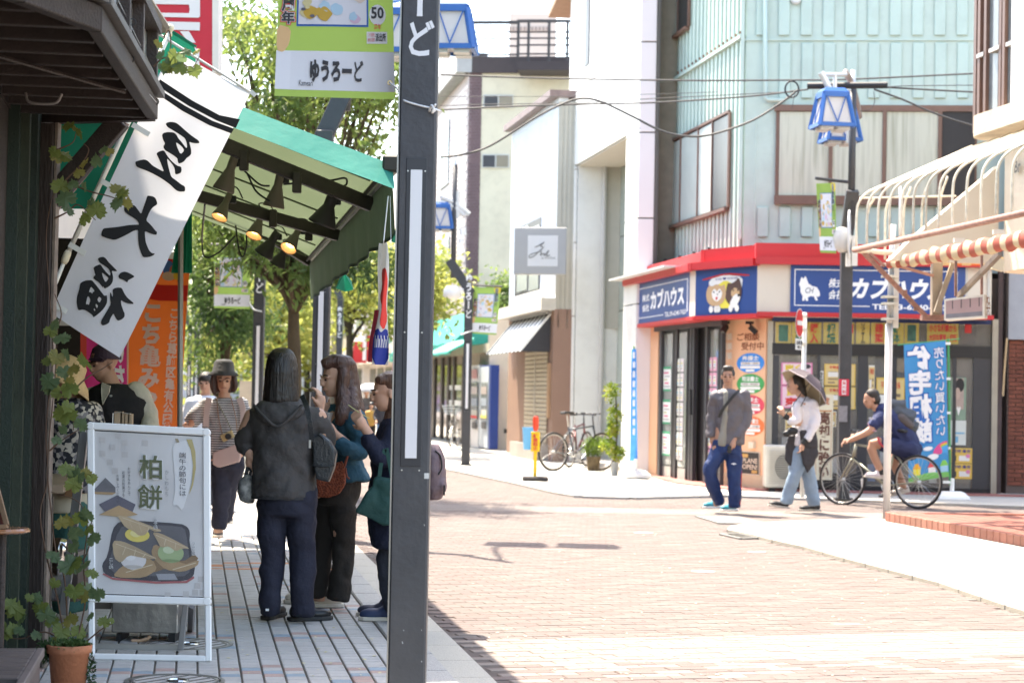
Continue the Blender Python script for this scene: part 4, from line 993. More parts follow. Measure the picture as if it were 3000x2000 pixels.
def d_face(T,sf):T(M((0.35,0.26,0.22),0.6,0.2,5),lambda m,s:rect(m,s,0.3,0.25,0.85,0.98,0.003));T(m_dark,lambda m,s:poly(m,ellp(0.6,0.82,0.28,0.16),s,0.006));T(M((0.42,0.30,0.24),0.6,0.1),lambda m,s:poly(m,ellp(0.45,0.62,0.17,0.14),s,0.008));T(m_wp,lambda m,s:poly(m,[(0.4,0.28),(0.52,0.1),(0.66,0.28),(0.58,0.33),(0.52,0.26),(0.46,0.33)],s,0.009))
fposter(2785,1105,2830,1230,M((0.22,0.30,0.22),0.6,0.3,3),d_face,'calendar_picture')
fposter(2785,1231,2830,1303,M((0.58,0.60,0.56),0.5,0.05),lambda T,sf:T(M((0.15,0.35,0.5),0.6,0.2),lambda m,s:(rect(m,s,0.1,0.45,0.9,0.52,0.003),rect(m,s,0.2,0.1,0.5,0.35,0.003))),'calendar')
for v in (1312,1358):
    fposter(2785,v,2850,v+44,m_yp,lambda T,sf:(T(M((0.05,0.05,0.2),0.5,0),lambda m,s:lay(m,'売地 亀有',s,(0.08,0.7,0.9,0.92),bold=0.02,off=0.006,slant=0.05)),T(m_wp,lambda m,s:rect(m,s,0.38,0.15,0.85,0.5,0.003)),T(m_pinkp,lambda m,s:poly(m,ellp(0.78,0.48,0.1,0.14),s,0.007)),T(m_dklet,lambda m,s:rect(m,s,0.08,0.12,0.25,0.5,0.003))))
fposter(2545,1070,2562,1180,m_wp,d_yel(7));fposter(2415,1204,2450,1250,m_wp,d_yel(8));fposter(2300,1205,2345,1262,M((0.55,0.5,0.42),0.5,0.1),d_yel(9));fposter(2656,1060,2700,1125,m_yp,d_yel(10));fposter(2656,1130,2700,1200,M((0.5,0.55,0.5),0.5,0.1),d_yel(11));fposter(2704,1100,2740,1160,m_pinkp,d_pink2)
for k in range(14):FF.px(2290+36*k,1280+(k*37)%90,2312+36*k,1330+(k*37)%90,-0.03,0.01,M([(0.5,0.48,0.44),(0.2,0.28,0.1),(0.35,0.25,0.18),(0.16,0.2,0.3)][k%4],0.6,0.3,8),'leaflet_rack',shop)
FF.px(2625,1050,2650,1090,0.0,0.004,M((0.3,0.2,0.1),0.6,0.3),'dog_picture',shop)
# standing vertical board 売却に強い
sb=thing('standing_board','tall cream standing board with dark writing leaning by the shop window','sign',FF.pt(2430,1440,0.3)*1.0)
p=FF.px(2386,1155,2440,1405,0.34,0.03,M((0.64,0.58,0.44),0.5,0.1,2),'board',sb);sf=FF.surf(2386,1155,2440,1405,0.34)
mb=MB();lay(mb,'売却に強い',sf,(0.22,0.02,0.84,0.80),vertical=True,bold=0.04,off=0.006);mb.build('lettering',M((0.15,0.07,0.05),0.6,0),p)
mb=MB();lay(mb,'査定',sf,(0.25,0.88,0.8,0.97),bold=0.03,off=0.006);mb.build('lettering',M((0.45,0.12,0.05),0.6,0),p)
mb=MB();[rect(mb,sf,a,0.03,a+0.02,0.82,0.006)for a in (0.08,0.9)];rect(mb,sf,0.08,0.80,0.92,0.815,0.007);mb.build('border_print',M((0.5,0.22,0.08),0.6,0),p)
mb=MB();FF.px(2392,1405,2396,1452,0.33,0.02,mb=mb);FF.px(2430,1405,2434,1452,0.33,0.02,mb=mb);mb.build('feet',m_dark,sb)
# fascia signs
SO=0.42
FS=Fac(A0,FX2)
FS.px(2218,777,2905,930,SO,0.4,m_cream,'fascia',shop)
blb=FS.px(2316,778,2828,918,SO+0.03,0.03,m_blue,'sign_board',shop)
FS.px(2218,918,2912,931,SO+0.05,0.08,m_red,'red_trim',shop)
FS.px(2214,757,2915,778,SO+0.12,0.55,m_red,'red_trim',shop)
FS.px(2214,716,2915,757,SO-0.02,0.5,m_red,'red_canopy',shop)
for u in (2828,2893):FS.px(u,778,u+7,931,SO+0.02,0.02,M((0.5,0.48,0.44),0.4,0),'sign_edge',shop)
sf=FS.surf(2316,778,2828,918,SO+0.03);mb=MB()
for a0,b0,a1,b1 in ((0.022,0.885,0.955,0.903),(0.022,0.135,0.455,0.153),(0.022,0.135,0.027,0.9),(0.950,0.135,0.955,0.9)):rect(mb,sf,a0,b0,a1,b1,0.004)
lay(mb,'株式',sf,(0.22,0.52,0.305,0.72),bold=0.02,slant=0.12);lay(mb,'会社',sf,(0.22,0.28,0.305,0.48),bold=0.02,slant=0.12)
lay(mb,'カブハウス',sf,(0.345,0.30,0.90,0.76),bold=0.05,slant=0.06)
lay(mb,'TEL 03-6240-7423',sf,(0.47,0.08,0.93,0.20),bold=0.03)
dog=[(0.055,0.66),(0.062,0.74),(0.072,0.70),(0.085,0.76),(0.092,0.70),(0.103,0.60),(0.125,0.55),(0.15,0.53),(0.165,0.45),(0.170,0.36),(0.160,0.32),(0.15,0.34),(0.157,0.25),(0.145,0.25),(0.135,0.33),(0.115,0.34),(0.10,0.31),(0.102,0.24),(0.088,0.24),(0.085,0.30),(0.078,0.24),(0.068,0.24),(0.070,0.34),(0.058,0.42),(0.056,0.52),(0.048,0.58)]
poly(mb,dog,sf,0.004);mb.build('lettering',m_wlet,blb)
mb=MB();lay(mb,'CH',sf,(0.085,0.40,0.13,0.52),bold=0.0,off=0.008,slant=0.15);mb.build('monogram',M((0.02,0.03,0.1),0.5,0),blb)
# chamfer sign with the two dogs
q0=FS.at(FS.az(2218,850,SO)[0],0,SO);Bs=V((2.76,30.07,0));FD=Fac(Bs,q0-Bs);Ld=(V((q0.x,q0.y,0))-Bs).length
z1=FS.az(2218,778,SO)[1];z0=FS.az(2218,918,SO)[1]
FD.box(0,z0,Ld,z1,0,0.3,m_blue,'dog_sign',shop);FD.box(-0.03,z0-0.06,Ld+0.03,z0,0.03,0.3,m_red,'red_trim',shop);FD.box(-0.08,z1,Ld+0.02,z1+0.11,0.10,0.5,m_red,'red_trim',shop);FD.box(-0.05,z1+0.11,Ld,z1+0.32,-0.12,0.4,m_red,'red_canopy',shop)
dsf=lambda a,b,o=0.0:FD.at(a*Ld,z0+(z1-z0)*b,o)
def dp(mat,L,off,name='print'):mb=MB();print_on(mb,dsf,L,mx=9,off=off);mb.build(name,mat,shop)
dp(m_red,[(0.12,0.80),(0.5,0.90),(0.88,0.83),(0.88,0.79),(0.5,0.86),(0.12,0.76)],0.004)
dp(M((0.72,0.72,0.70),0.6,0),[(0.22,0.78),(0.5,0.86),(0.78,0.79),(0.76,0.5),(0.25,0.5)],0.005)
dp(M((0.72,0.62,0.08),0.6,0),[(0.34,0.62),(0.5,0.75),(0.66,0.62),(0.6,0.14),(0.4,0.14)],0.007)
mb=MB();lay(mb,'CUB ♥ HOUSE',dsf,(0.34,0.745,0.70,0.80),bold=0.02,off=0.009);mb.build('lettering',M((0.03,0.04,0.2),0.6,0),shop)
tan_,wht,brn,blk=M((0.50,0.33,0.18),0.7,0.05),M((0.74,0.72,0.68),0.7,0),M((0.09,0.05,0.04),0.7,0),M((0.015,0.015,0.018),0.5,0)
dp(tan_,[(0.20,0.56),(0.24,0.66),(0.28,0.62),(0.36,0.67),(0.44,0.62),(0.49,0.66),(0.51,0.55),(0.52,0.42),(0.48,0.28),(0.40,0.2),(0.28,0.2),(0.21,0.3),(0.19,0.44)],0.011)
dp(wht,[(0.28,0.50),(0.33,0.58),(0.37,0.50),(0.41,0.58),(0.46,0.48),(0.44,0.36),(0.37,0.28),(0.30,0.36)],0.013)
dp(m_redlet,[(0.34,0.38),(0.39,0.40),(0.37,0.30)],0.015);dp(blk,[(0.36,0.46),(0.40,0.46),(0.38,0.43)],0.015)
for x in (0.32,0.415):dp(blk,ellp(x,0.5,0.012,0.022,10),0.016)
dp(brn,[(0.52,0.55),(0.54,0.68),(0.60,0.66),(0.66,0.70),(0.72,0.78),(0.76,0.62),(0.77,0.45),(0.74,0.28),(0.66,0.18),(0.56,0.22),(0.50,0.36)],0.011)
dp(tan_,[(0.60,0.50),(0.66,0.58),(0.74,0.50),(0.73,0.38),(0.66,0.34),(0.60,0.40)],0.013);dp(wht,[(0.64,0.40),(0.70,0.44),(0.76,0.36),(0.68,0.14),(0.6,0.14),(0.58,0.24)],0.014);dp(blk,ellp(0.725,0.40,0.02,0.03,10),0.016)
for x in (0.64,0.71):dp(blk,ellp(x,0.51,0.012,0.022,10),0.016)
for x in (0.28,0.36,0.40,0.60,0.70):dp(wht,ellp(x,0.13,0.035,0.075,14),0.017)
# left sign along the street
Cs=V((2.03,34.6,0));FG=Fac(Cs,Bs-Cs);Lg=(Bs-Cs).length
FG.box(0,z0,Lg-0.35,z1,0,0.3,m_blue,'sign_board',shop);FG.box(Lg-0.35,z0,Lg,z1,0.002,0.3,m_cream,'fascia',shop);FG.box(-0.15,z0-0.06,Lg+0.03,z0,0.03,0.3,m_red,'red_trim',shop);FG.box(-0.15,z1,Lg+0.05,z1+0.10,0.1,0.5,m_red,'red_trim',shop)
FG.box(-0.45,z1+0.10,Lg-0.9,z1+0.13,0.28,0.6,M((0.6,0.6,0.58),0.4,0.1),'thin_roof',shop);FG.box(0.3,z1+0.13,Lg,z1+0.30,-0.12,0.4,m_red,'red_canopy',shop)
gsf=lambda a,b,o=0.0:FG.at(a*(Lg-0.35),z0+(z1-z0)*b,o);mb=MB()
for a0,b0,a1,b1 in ((0.03,0.85,0.97,0.868),(0.03,0.13,0.6,0.148),(0.965,0.13,0.975,0.868)):rect(mb,gsf,a0,b0,a1,b1,0.005)
lay(mb,'株式',gsf,(0.24,0.52,0.36,0.70),bold=0.02);lay(mb,'会社',gsf,(0.24,0.28,0.36,0.46),bold=0.02);lay(mb,'カブハウス',gsf,(0.38,0.30,0.92,0.76),bold=0.05);lay(mb,'TEL.03-6240-7423',gsf,(0.62,0.08,0.95,0.19),bold=0.02)
poly(mb,[(0.06+(x-0.05)*0.9,y)for x,y in dog],gsf,0.005);mb.build('lettering',m_wlet,shop)
# small downlights under the mint wall
for k in range(5):
    c=FLm.at(-L_s+1.1+k*0.95,z1+0.42,0.25);MB().bar(c,c+V((-0.05,-0.03,-0.10)),0.05,0.05).build('spot_light',m_black,shop)
# ------------------------------------------------ brick house and end posts, far right
bh=thing('brick_house','dark red brick wall with grey panel at the right edge','building',(8,29,0))
FB=Fac(FF.at(FF.az(2930,1200)[0],0),FX2)
FB.box(0.10,0,3.5,6,-0.02,0.3,m_mortar,'wall',bh)
a_,zt=FB.az(2960,995);bw,bhh=0.21,0.06
r=0;z=0.18
bme=None
while z<zt:
    x=0.12-(bw/2 if r%2 else 0)
    while x<1.0:
        x0=max(x,0.12);
        if x+bw-0.012>x0+0.02:FB.box(x0,z,x+bw-0.012,z+bhh-0.010,0.0,0.03,m_brick,'brick',bh)
        x+=bw
    z+=bhh;r+=1
FB.px(2955,775,3120,995,0.06,0.1,M((0.30,0.31,0.34),0.5,0.1),'grey_panel',bh)
FB.px(2948,780,2955,1000,0.08,0.1,m_dkwood2,'panel_edge',bh)
FB.px(2925,1448,3120,1480,0.15,0.3,m_conc,'plinth',bh)
FB.px(2922,780,2936,1455,0.04,0.1,M((0.06,0.04,0.04),0.6,0.2),'dark_post',bh)
MB().tube(bez([FB.pt(2950,990,0.1),FB.pt(2943,1080,0.1),FB.pt(2938,1160,0.1)]),0.015,6).build('hose',M((0.5,0.35,0.2),0.6,0.1),bh)
# tiled apron in front of the shop
ap=MB();ap.prism([V((2.3,33.5,PZL)),V((2.55,30.6,PZL)),V((3.2,28.75,PZL)),V((8,28.3,PZL)),V((8,29.3,PZL)),V((3.7,29.4,PZL))][::1],(0,0,0.02));tag(ap.build('shop_apron',M((0.32,0.13,0.11),0.6,0.2,5)),kind='structure')
# ------------------------------------------------ air conditioner unit
ac=thing('air_conditioner','cream outdoor air conditioning unit on blocks by the shop window','air conditioner',FF.pt(2290,1430,0.4))
FF.px(2240,1304,2340,1428,0.55,0.4,M((0.56,0.53,0.46),0.5,0.08),'casing',ac,bevel=0.02)
sf=FF.surf(2250,1316,2330,1418,0.555);
for i in range(16):
    mb=MB();mb.bar(sf(0.02,0.03+i*0.062,0.01),sf(0.98,0.03+i*0.062,0.01),0.008,0.008);mb.build('grille_bar',M((0.45,0.43,0.38),0.5,0.05),ac)
mb=MB();
for r_ in (0.30,0.38):poly(mb,ellp(0.62,0.5,r_*0.98,r_*0.98,28),sf,0.001 if r_>0.35 else 0.003)
mb.build('fan_opening',M((0.12,0.115,0.10),0.6,0.2),ac)
for u in (2262,2318):FF.px(u-9,1428,u+9,1447,0.5,0.3,m_dark,'foot_block',ac)
# ================================================================== the sweet shop, white buildings, street beyond
m_wpanel=M((0.76,0.75,0.71),0.4,0.05,1.2,0.1,60,dirt=0.10)
m_ppanel=M((0.70,0.62,0.62),0.4,0.03,1.2)
m_seam=M((0.14,0.13,0.12),0.8,0.1)
m_ivory=M((0.60,0.55,0.42),0.75,0.06,1.5,0.3,60,dirt=0.15)
m_creamw=M((0.66,0.56,0.44),0.75,0.06,1.2,0.3,60,dirt=0.12)
# sweet shop volume behind the awning
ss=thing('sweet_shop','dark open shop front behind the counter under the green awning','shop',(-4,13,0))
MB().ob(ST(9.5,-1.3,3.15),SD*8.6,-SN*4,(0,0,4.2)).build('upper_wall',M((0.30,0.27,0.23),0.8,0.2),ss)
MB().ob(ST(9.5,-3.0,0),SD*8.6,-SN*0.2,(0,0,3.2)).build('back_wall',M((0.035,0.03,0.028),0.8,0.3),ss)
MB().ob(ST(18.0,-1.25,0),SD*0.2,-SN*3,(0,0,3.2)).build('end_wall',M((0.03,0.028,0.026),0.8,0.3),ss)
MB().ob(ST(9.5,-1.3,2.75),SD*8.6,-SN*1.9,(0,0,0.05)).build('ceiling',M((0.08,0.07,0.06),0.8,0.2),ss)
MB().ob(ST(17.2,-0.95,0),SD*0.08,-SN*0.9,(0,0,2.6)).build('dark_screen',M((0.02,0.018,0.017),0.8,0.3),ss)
lp_=P(175,945,10.6);MB().box(lp_,(0.16,0.02,0.03)).build('price_rail',M((0.5,0.45,0.35),0.6,0.2),ss)
# counter with steamer and steel box
ct=thing('shop_counter','steel and wood counter with a dented metal box under the poster stand','counter',PZ(400,1900,PZL))
c=PZ(440,1880,PZL)
MB().ob(ST(10.1,-1.35,0.82),SD*2.2,SN*0.72,(0,0,0.04)).build('counter_top',M((0.28,0.2,0.13),0.5,0.2),ct)
MB().ob(ST(10.12,-1.3,0.0),SD*0.06,SN*0.62,(0,0,0.8)).build('counter_side',M((0.10,0.08,0.065),0.6,0.3),ct)
Yc=10.35
def cb(u0,v0,u1,v1,Y,d,mat,name,par,bevel=0.0):
    a=P(u0,v1,Y);b=P(u1,v1,Y);t_=P(u0,v0,Y);MB().ob(a,V((b.x-a.x,0,0)),(0,d,0),(0,0,t_.z-a.z)).build(name,mat,par,bevel=bevel)
cb(326,1660,520,1852,Yc,0.30,M((0.42,0.41,0.39),0.35,0.25,9,1.2,7,metal=0.75,dirt=0.3),'metal_box',ct,0.006)
cb(340,1855,352,1885,Yc,0.25,m_black,'castor',ct);cb(492,1855,512,1890,Yc,0.25,m_black,'castor',ct)
cb(150,1665,226,1760,10.5,0.3,M((0.16,0.12,0.10),0.6,0.2),'crate',ct)
cb(265,1760,325,1782,10.5,0.3,M((0.3,0.28,0.26),0.5,0.2),'shelf',ct)
MB().tube([P(386,1876,Yc),P(410,1876,Yc),P(432,1870,Yc),P(440,1862,Yc)],0.009,8).build('handle',M((0.62,0.4,0.25),0.5,0.1),ct)
st=thing('steamer_pot','shiny stainless steel pot standing on a shelf behind the vine','pot',P(166,1700,10.5))
MB().lathe((P(168,1755,10.5).x,10.5,P(168,1755,10.5).z),[(0.0,0),(0.062,0.0),(0.064,0.17),(0.066,0.18),(0.062,0.26),(0.064,0.30),(0.03,0.32),(0.0,0.325)],28,close=False).build('body',M((0.6,0.58,0.55),0.12,0.05,metal=1.0),st,smooth=True)
cb(150,1615,228,1628,10.45,0.2,M((0.2,0.19,0.18),0.5,0.2,metal=0.5),'lid_rail',st)
# paper bags in a wire holder
pbh=thing('paper_bags','brown paper bags standing in a wire holder on the counter','paper bag',P(375,1225,11.0))
for u0,u1,v in ((334,356,1205),(352,363,1208),(366,378,1210),(374,385,1212)):cb(u0,v,u1,1262,11.0,0.05,M((0.40,0.29,0.19),0.8,0.15,6),'paper_bag',pbh)
mb=MB();mb.tube([P(330,1262,10.97),P(331,1210,10.97),P(350,1206,10.97),P(384,1213,10.97)],0.002,5);mb.build('wire',m_steel,pbh)
# ---------------- poster stand (A-frame)
bd=thing('poster_stand','silver A-frame poster stand advertising oak-leaf rice cakes on the pavement','sign',PZ(440,1935,PZL))
bBL,bBR=PZ(262,1930,PZL),PZ(618,1937,PZL);bTL=P(257,1236,9.86);bTR=PL(615,1256,bBL,(bBR-bBL).cross(bTL-bBL))
def bs(a,b,o=0.0):
    p=bBL.lerp(bBR,a).lerp(bTL.lerp(bTR,a),b);n_=(bBR-bBL).cross(bTL-bBL).normalized();return p+n_*o
m_frame=M((0.82,0.82,0.80),0.28,0.03,5)
def bbar(a0,b0,a1,b1,w,h,name='frame',o=0.0,par=None,mat=None):
    MB().bar(bs(a0,b0,o),bs(a1,b1,o),w,h,up=(bBR-bBL).cross(bTL-bBL).normalized()).build(name,mat or m_frame,par or bd,bevel=0.005)
yb=0.238 # bottom of the poster panel
bbar(0.02,0.01,0.02,yb,0.030,0.025,'leg');bbar(0.98,0.0,0.98,yb,0.030,0.025,'leg');bbar(0.04,0.012,0.96,0.012,0.030,0.025,'foot_rail')
bbar(0.03,yb+0.015,0.97,yb+0.015,0.036,0.03);bbar(0.03,0.984,0.97,0.984,0.036,0.03);bbar(0.026,yb+0.03,0.026,0.97,0.036,0.03);bbar(0.974,yb+0.03,0.974,0.97,0.036,0.03)
for a,b in ((0.026,0.984),(0.974,0.984),(0.026,yb+0.015),(0.974,yb+0.015)):
    n_=(bBR-bBL).cross(bTL-bBL).normalized();mb=MB();mb.lathe(bs(a,b,0.0),[(0.0,-0.017),(0.019,-0.017),(0.019,0.014),(0.016,0.0175),(0,0.0175)],16,M3=n_.to_track_quat('Z','Y').to_matrix(),close=False);mb.build('corner_cap',m_frame,bd)
def ps(a,b,o=0.0):return bs(0.055+0.89*a,yb+0.035+(0.963-yb-0.035)*b,o)
mb=MB();sheet(mb,ps,1,1,off=0.004);poster_p=mb.build('poster',ramp_mat('poster_paper',[(0.56,0.54,0.53),(0.66,0.64,0.62),(0.70,0.69,0.68)],2.5,rough=0.25),bd)
mb=MB();mb.ob(bs(0.04,yb+0.02,-0.010),bs(0.96,yb+0.02,-0.010)-bs(0.04,yb+0.02,-0.010),bs(0.04,0.97,-0.010)-bs(0.04,yb+0.02,-0.010),bs(0,0,-0.004)-bs(0,0,0));mb.build('back_board',m_dgrey,bd)
def sc3(x,y):return ((x-535)/650.0,1-(y-125)/955.0) # traced from the photograph crop
def pp(mat,L,off,name='print',sm=False,holes=()):mb=MB();print_on(mb,ps,[sc3(*p)for p in L],[[sc3(*p)for p in h]for h in holes],mx=9,off=off,sm=sm);return mb.build(name,mat,poster_p)
# checks, tray, leaves, cakes
mb=MB()
for x,y in ((565,160),(625,200),(660,130),(700,170),(565,240),(610,290),(700,240),(640,340),(820,165),(1130,1000),(1150,960),(1115,1040),(1060,1050),(950,1060),(1160,1040)):
    a,b=sc3(x,y);rect(mb,ps,a,b-0.035,a+0.055,b,0.006)
mb.build('print',M((0.50,0.47,0.45),0.3,0.2),poster_p)
pp(M((0.045,0.04,0.05),0.25,0.1),[(640,700),(680,655),(760,645),(1050,652),(1090,670),(1105,700),(1100,760),(1135,900),(1125,960),(1080,990),(900,1000),(640,985),(585,960),(575,910),(610,860)],0.006,sm=True)
pp(M((0.40,0.10,0.10),0.3,0.1),[(585,960),(640,985),(900,1000),(1080,990),(1125,960),(1130,972),(1085,1002),(900,1012),(640,997),(578,968)],0.008)
pp(M((0.11,0.105,0.115),0.2,0.2,3),[(680,690),(760,665),(1050,668),(1080,690),(1110,930),(1060,970),(660,965),(610,920)],0.008,sm=True)
lf=M((0.42,0.27,0.13),0.4,0.25,5);lf2=M((0.52,0.38,0.22),0.4,0.25,5);lf3=M((0.24,0.14,0.06),0.4,0.25,5)
pp(lf3,[(640,970),(700,930),(790,920),(880,950),(960,920),(1060,940),(1160,860),(1130,830),(1060,880),(960,850),(880,880),(800,900),(690,930)],0.010,sm=True)
pp(lf,[(690,920),(640,975),(700,985),(830,980),(910,930),(880,870),(800,860)],0.011,sm=True)
pp(lf,[(870,830),(890,780),(950,800),(1060,900),(1160,860),(1150,900),(1060,940),(960,930),(900,880)],0.011,sm=True)
pp(M((0.72,0.58,0.12),0.3,0.08),ellp(790,730,74,42,20),0.013);pp(M((0.70,0.66,0.64),0.3,0.05),ellp(765,875,78,60,22),0.013);pp(M((0.36,0.46,0.22),0.3,0.1),ellp(990,830,78,58,22),0.013)
pp(lf2,[(670,620),(730,625),(800,650),(860,670),(945,700),(900,710),(860,690),(840,730),(800,735),(770,710),(720,690),(690,650)],0.015,sm=True)
pp(lf2,[(640,770),(700,770),(780,800),(860,840),(910,865),(870,870),(800,860),(740,850),(690,900),(650,870)],0.015,sm=True)
pp(lf2,[(880,710),(930,715),(1010,750),(1110,800),(1060,800),(1020,820),(980,790),(930,800),(910,760)],0.015,sm=True)
pp(M((0.10,0.09,0.12),0.4,0.2),[(560,560),(670,500),(780,550),(760,600),(680,560),(600,605)],0.008);pp(lf,[(560,620),(680,560),(795,610),(700,630)],0.009);pp(M((0.14,0.13,0.14),0.4,0.3,20),[(535,470),(600,400),(660,455),(660,485),(535,485)],0.007);pp(lf,[(535,485),(665,485),(640,500),(535,500)],0.008)
pp(M((0.50,0.40,0.16),0.3,0.1),[(1085,145),(1120,145),(1140,220),(1142,320),(1125,420),(1100,480),(1118,400),(1125,300),(1112,210)],0.009)
pp(M((0.74,0.73,0.72),0.3,0.02),[(1000,180),(1100,145),(1120,220),(1122,330),(1100,450),(1060,580),(1030,540),(1000,550),(1020,450),(1010,300)],0.007,sm=True)
pp(M((0.36,0.30,0.18),0.3,0.1),[(1018,145),(1035,145),(1045,165),(1030,170)],0.009)
sh_=M((0.52,0.48,0.44),0.3,0.1)
for cx_,cy_,cc_ in ((790,722,(0.80,0.70,0.30)),(755,860,(0.80,0.78,0.76)),(985,812,(0.55,0.62,0.40))):pp(M(cc_,0.25,0),ellp(cx_-8,cy_,34,22,16),0.0142)
pp(sh_,ellp(765,918,55,10,16),0.0141);pp(M((0.22,0.30,0.12),0.3,0.1),ellp(990,875,55,9,16),0.0141)
for L_ in ([(700,630),(930,702)],[(740,640),(760,690)],[(800,660),(815,712)],[(860,682),(850,710)],[(660,785),(900,862)],[(720,800),(700,850)],[(780,815),(770,850)],[(840,838),(820,858)],[(900,725),(1095,797)],[(960,745),(950,785)],[(1020,765),(1015,805)],[(720,950),(880,900)],[(1000,925),(1140,880)]):
    (x0_,y0_),(x1_,y1_)=L_;pp(M((0.66,0.54,0.36),0.4,0.1),[(x0_,y0_),(x1_,y1_),(x1_+3,y1_+4),(x0_+3,y0_+5)],0.0162)
pp(M((0.30,0.30,0.32),0.2,0.2,6),[(900,955),(1010,950),(1030,985),(915,990)],0.0085)
kj=M((0.09,0.105,0.03),0.4,0.15);ko=M((0.76,0.75,0.73),0.4,0)
def ptext(s_,x0,y0,x1,y1,mat,off,bold=0.0,vert=False,out=0):
    mb=MB();a0,b1=sc3(x0,y0);a1,b0_=sc3(x1,y1);lay(mb,s_,ps,(a0,b0_,a1,b1),bold=bold,vertical=vert,off=off);mb.build('lettering',mat,poster_p)
for s_,x0,y0,x1,y1 in (('柏',800,250,945,400),('餅',790,425,945,578)):ptext(s_,x0,y0,x1,y1,ko,0.011,0.055);ptext(s_,x0+4,y0+4,x1-4,y1-4,kj,0.014,0.02)
ptext('端午の節句には',1040,225,1085,490,m_dklet,0.011,0.0,True);ptext('かしわもち',955,335,980,495,M((0.25,0.24,0.24),0.5,0),0.010,0.0,True)
ptext('お好きなあんこで',733,330,752,500,m_dklet,0.010,0,True);ptext('初夏の和菓子を',700,355,719,510,m_dklet,0.010,0,True);ptext('お楽しみください',665,375,684,545,m_dklet,0.010,0,True)
ptext('みそ餡',888,625,912,692,ko,0.017,0.05,True);ptext('みそ餡',890,627,910,690,m_dklet,0.019,0,True)
ptext('つぶし餡',1115,755,1140,838,ko,0.017,0.05,True);ptext('つぶし餡',1117,757,1138,836,m_dklet,0.019,0,True);ptext('こし餡',620,870,645,935,ko,0.017,0.05,True);ptext('こし餡',622,872,643,933,m_dklet,0.019,0,True)
mb=MB();sheet(mb,ps,1,1,off=0.022);mb.build('cover_sheet',glass((0.6,0.6,0.6),0.06,0.10),bd)
# rear frame of the stand
def rear(u0,v0,u1,v1,w,name='rear_leg'):
    MB().bar(P(u0,v0,9.98),PZ(u1,v1,PZL+0.01)if v1>1850 else P(u1,v1,10.0),w,0.02,up=V((0,1,0))).build(name,M((0.34,0.34,0.34),0.35,0.1,metal=0.6),bd,bevel=0.003)
rear(247,1262,186,1800,0.045);rear(545,1760,529,1902,0.028)
MB().bar(PZ(275,1893,PZL+0.012),PZ(535,1896,PZL+0.012),0.03,0.03).build('rear_rail',M((0.40,0.39,0.37),0.4,0.1,metal=0.5),bd)
MB().bar(P(562,1775,10.2),PZ(558,1848,PZL),0.03,0.02,up=V((0,1,0))).build('rear_leg',M((0.2,0.19,0.19),0.5,0.1),bd)

# ---------------- nobori banners
def banner_px(name,label,q,Y,cloth,wav=0.012,pole=None,nb=24,na=8,trans=0.35):
    t=thing(name,label,'banner',P(q[3][0],q[3][1],Y));c=[P(u,v,Y)for u,v in q] # TL,TR,BR,BL
    def sf(a,b,o=0.0): # b from the top
        p=c[0].lerp(c[1],a).lerp(c[3].lerp(c[2],a),b);return p+V((0,wav*math.sin(a*4+b*6)+wav*0.6*math.sin(b*13+a*2)-o,0))
    mb=MB();sheet(mb,sf,na,nb);mb.build('cloth',cloth,t,smooth=True);return t,sf
m_or=M((0.75,0.16,0.03),0.7,0.06,2,trans=0.4)
ob_,of=banner_px('orange_banner','tall orange vertical banner with pale lettering seen from behind',[(392,745),(558,757),(512,1420),(345,1420)],16.5,m_or)
fsf=lambda a,b,o=0.0:of(a,1-b,o)
mb=MB();print_on(mb,of,[(0,0.11),(0.5,0.125),(1,0.12),(1,0.19),(0.5,0.195),(0,0.18)],mx=0.2,sm=False,off=0.004);mb.build('red_stripe',M((0.62,0.035,0.03),0.7,0.05,trans=0.3),ob_);mb=MB()
rect(mb,fsf,0,0.955,1,1,0.004,n=6);mb.build('red_stripe',M((0.62,0.035,0.03),0.7,0.05,trans=0.3),ob_)
mb=MB();lay(mb,'こち亀みやげ品',fsf,(0.22,0.14,0.60,0.80),vertical=True,bold=0.05,off=0.006);lay(mb,'こちら葛飾区亀有公園前派',fsf,(0.70,0.16,0.88,0.78),vertical=True,bold=0.03,off=0.006);mb.build('lettering',M((0.76,0.55,0.50),0.7,0.03),ob_)
mb=MB()
for i,(a,b,w,h)in enumerate(((0.62,0.05,0.10,0.035),(0.74,0.06,0.10,0.03),(0.64,0.085,0.12,0.02),(0.80,0.08,0.08,0.02))):print_on(mb,of,ellp(a,b,w,h,12),mx=9,off=0.006+0.001*i,mi=i,sm=False)
mb.build('picture_print',[M((0.06,0.14,0.36),0.7,0),M((0.45,0.10,0.05),0.7,0),M((0.62,0.40,0.28),0.7,0),M((0.66,0.40,0.04),0.7,0)],ob_)
MB().tube([P(388,738,16.55),P(562,747,16.55)],0.010,6).build('cross_rod',m_white,ob_);MB().tube([P(378,735,16.6),P(372,1440,16.6)],0.013,8).build('pole',m_pole,ob_)
for u in (503,556):MB().box(P(u,748,16.5),(0.04,0.01,0.06)).build('loop',m_white,ob_)
pk,kf=banner_px('pink_banner','bright pink banner half hidden behind the vendor',[(236,930),(372,930),(372,1400),(236,1400)],15.0,M((0.70,0.05,0.24),0.7,0.08,2,trans=0.35))
mb=MB();kfs=lambda a,b,o=0.0:kf(a,1-b,o);rect(mb,kfs,0,0,0.13,1,0.006,n=1);mb.build('red_edge',M((0.62,0.06,0.04),0.7,0.05),pk)
mb=MB();lay(mb,'いちご大福',kfs,(0.70,0.1,0.97,0.86),vertical=True,mirror=True,bold=0.05,off=0.006);lay(mb,'福',kfs,(0.2,0.36,0.5,0.5),mirror=True,bold=0.05,off=0.006);mb.build('lettering',M((0.74,0.70,0.70),0.7,0),pk)
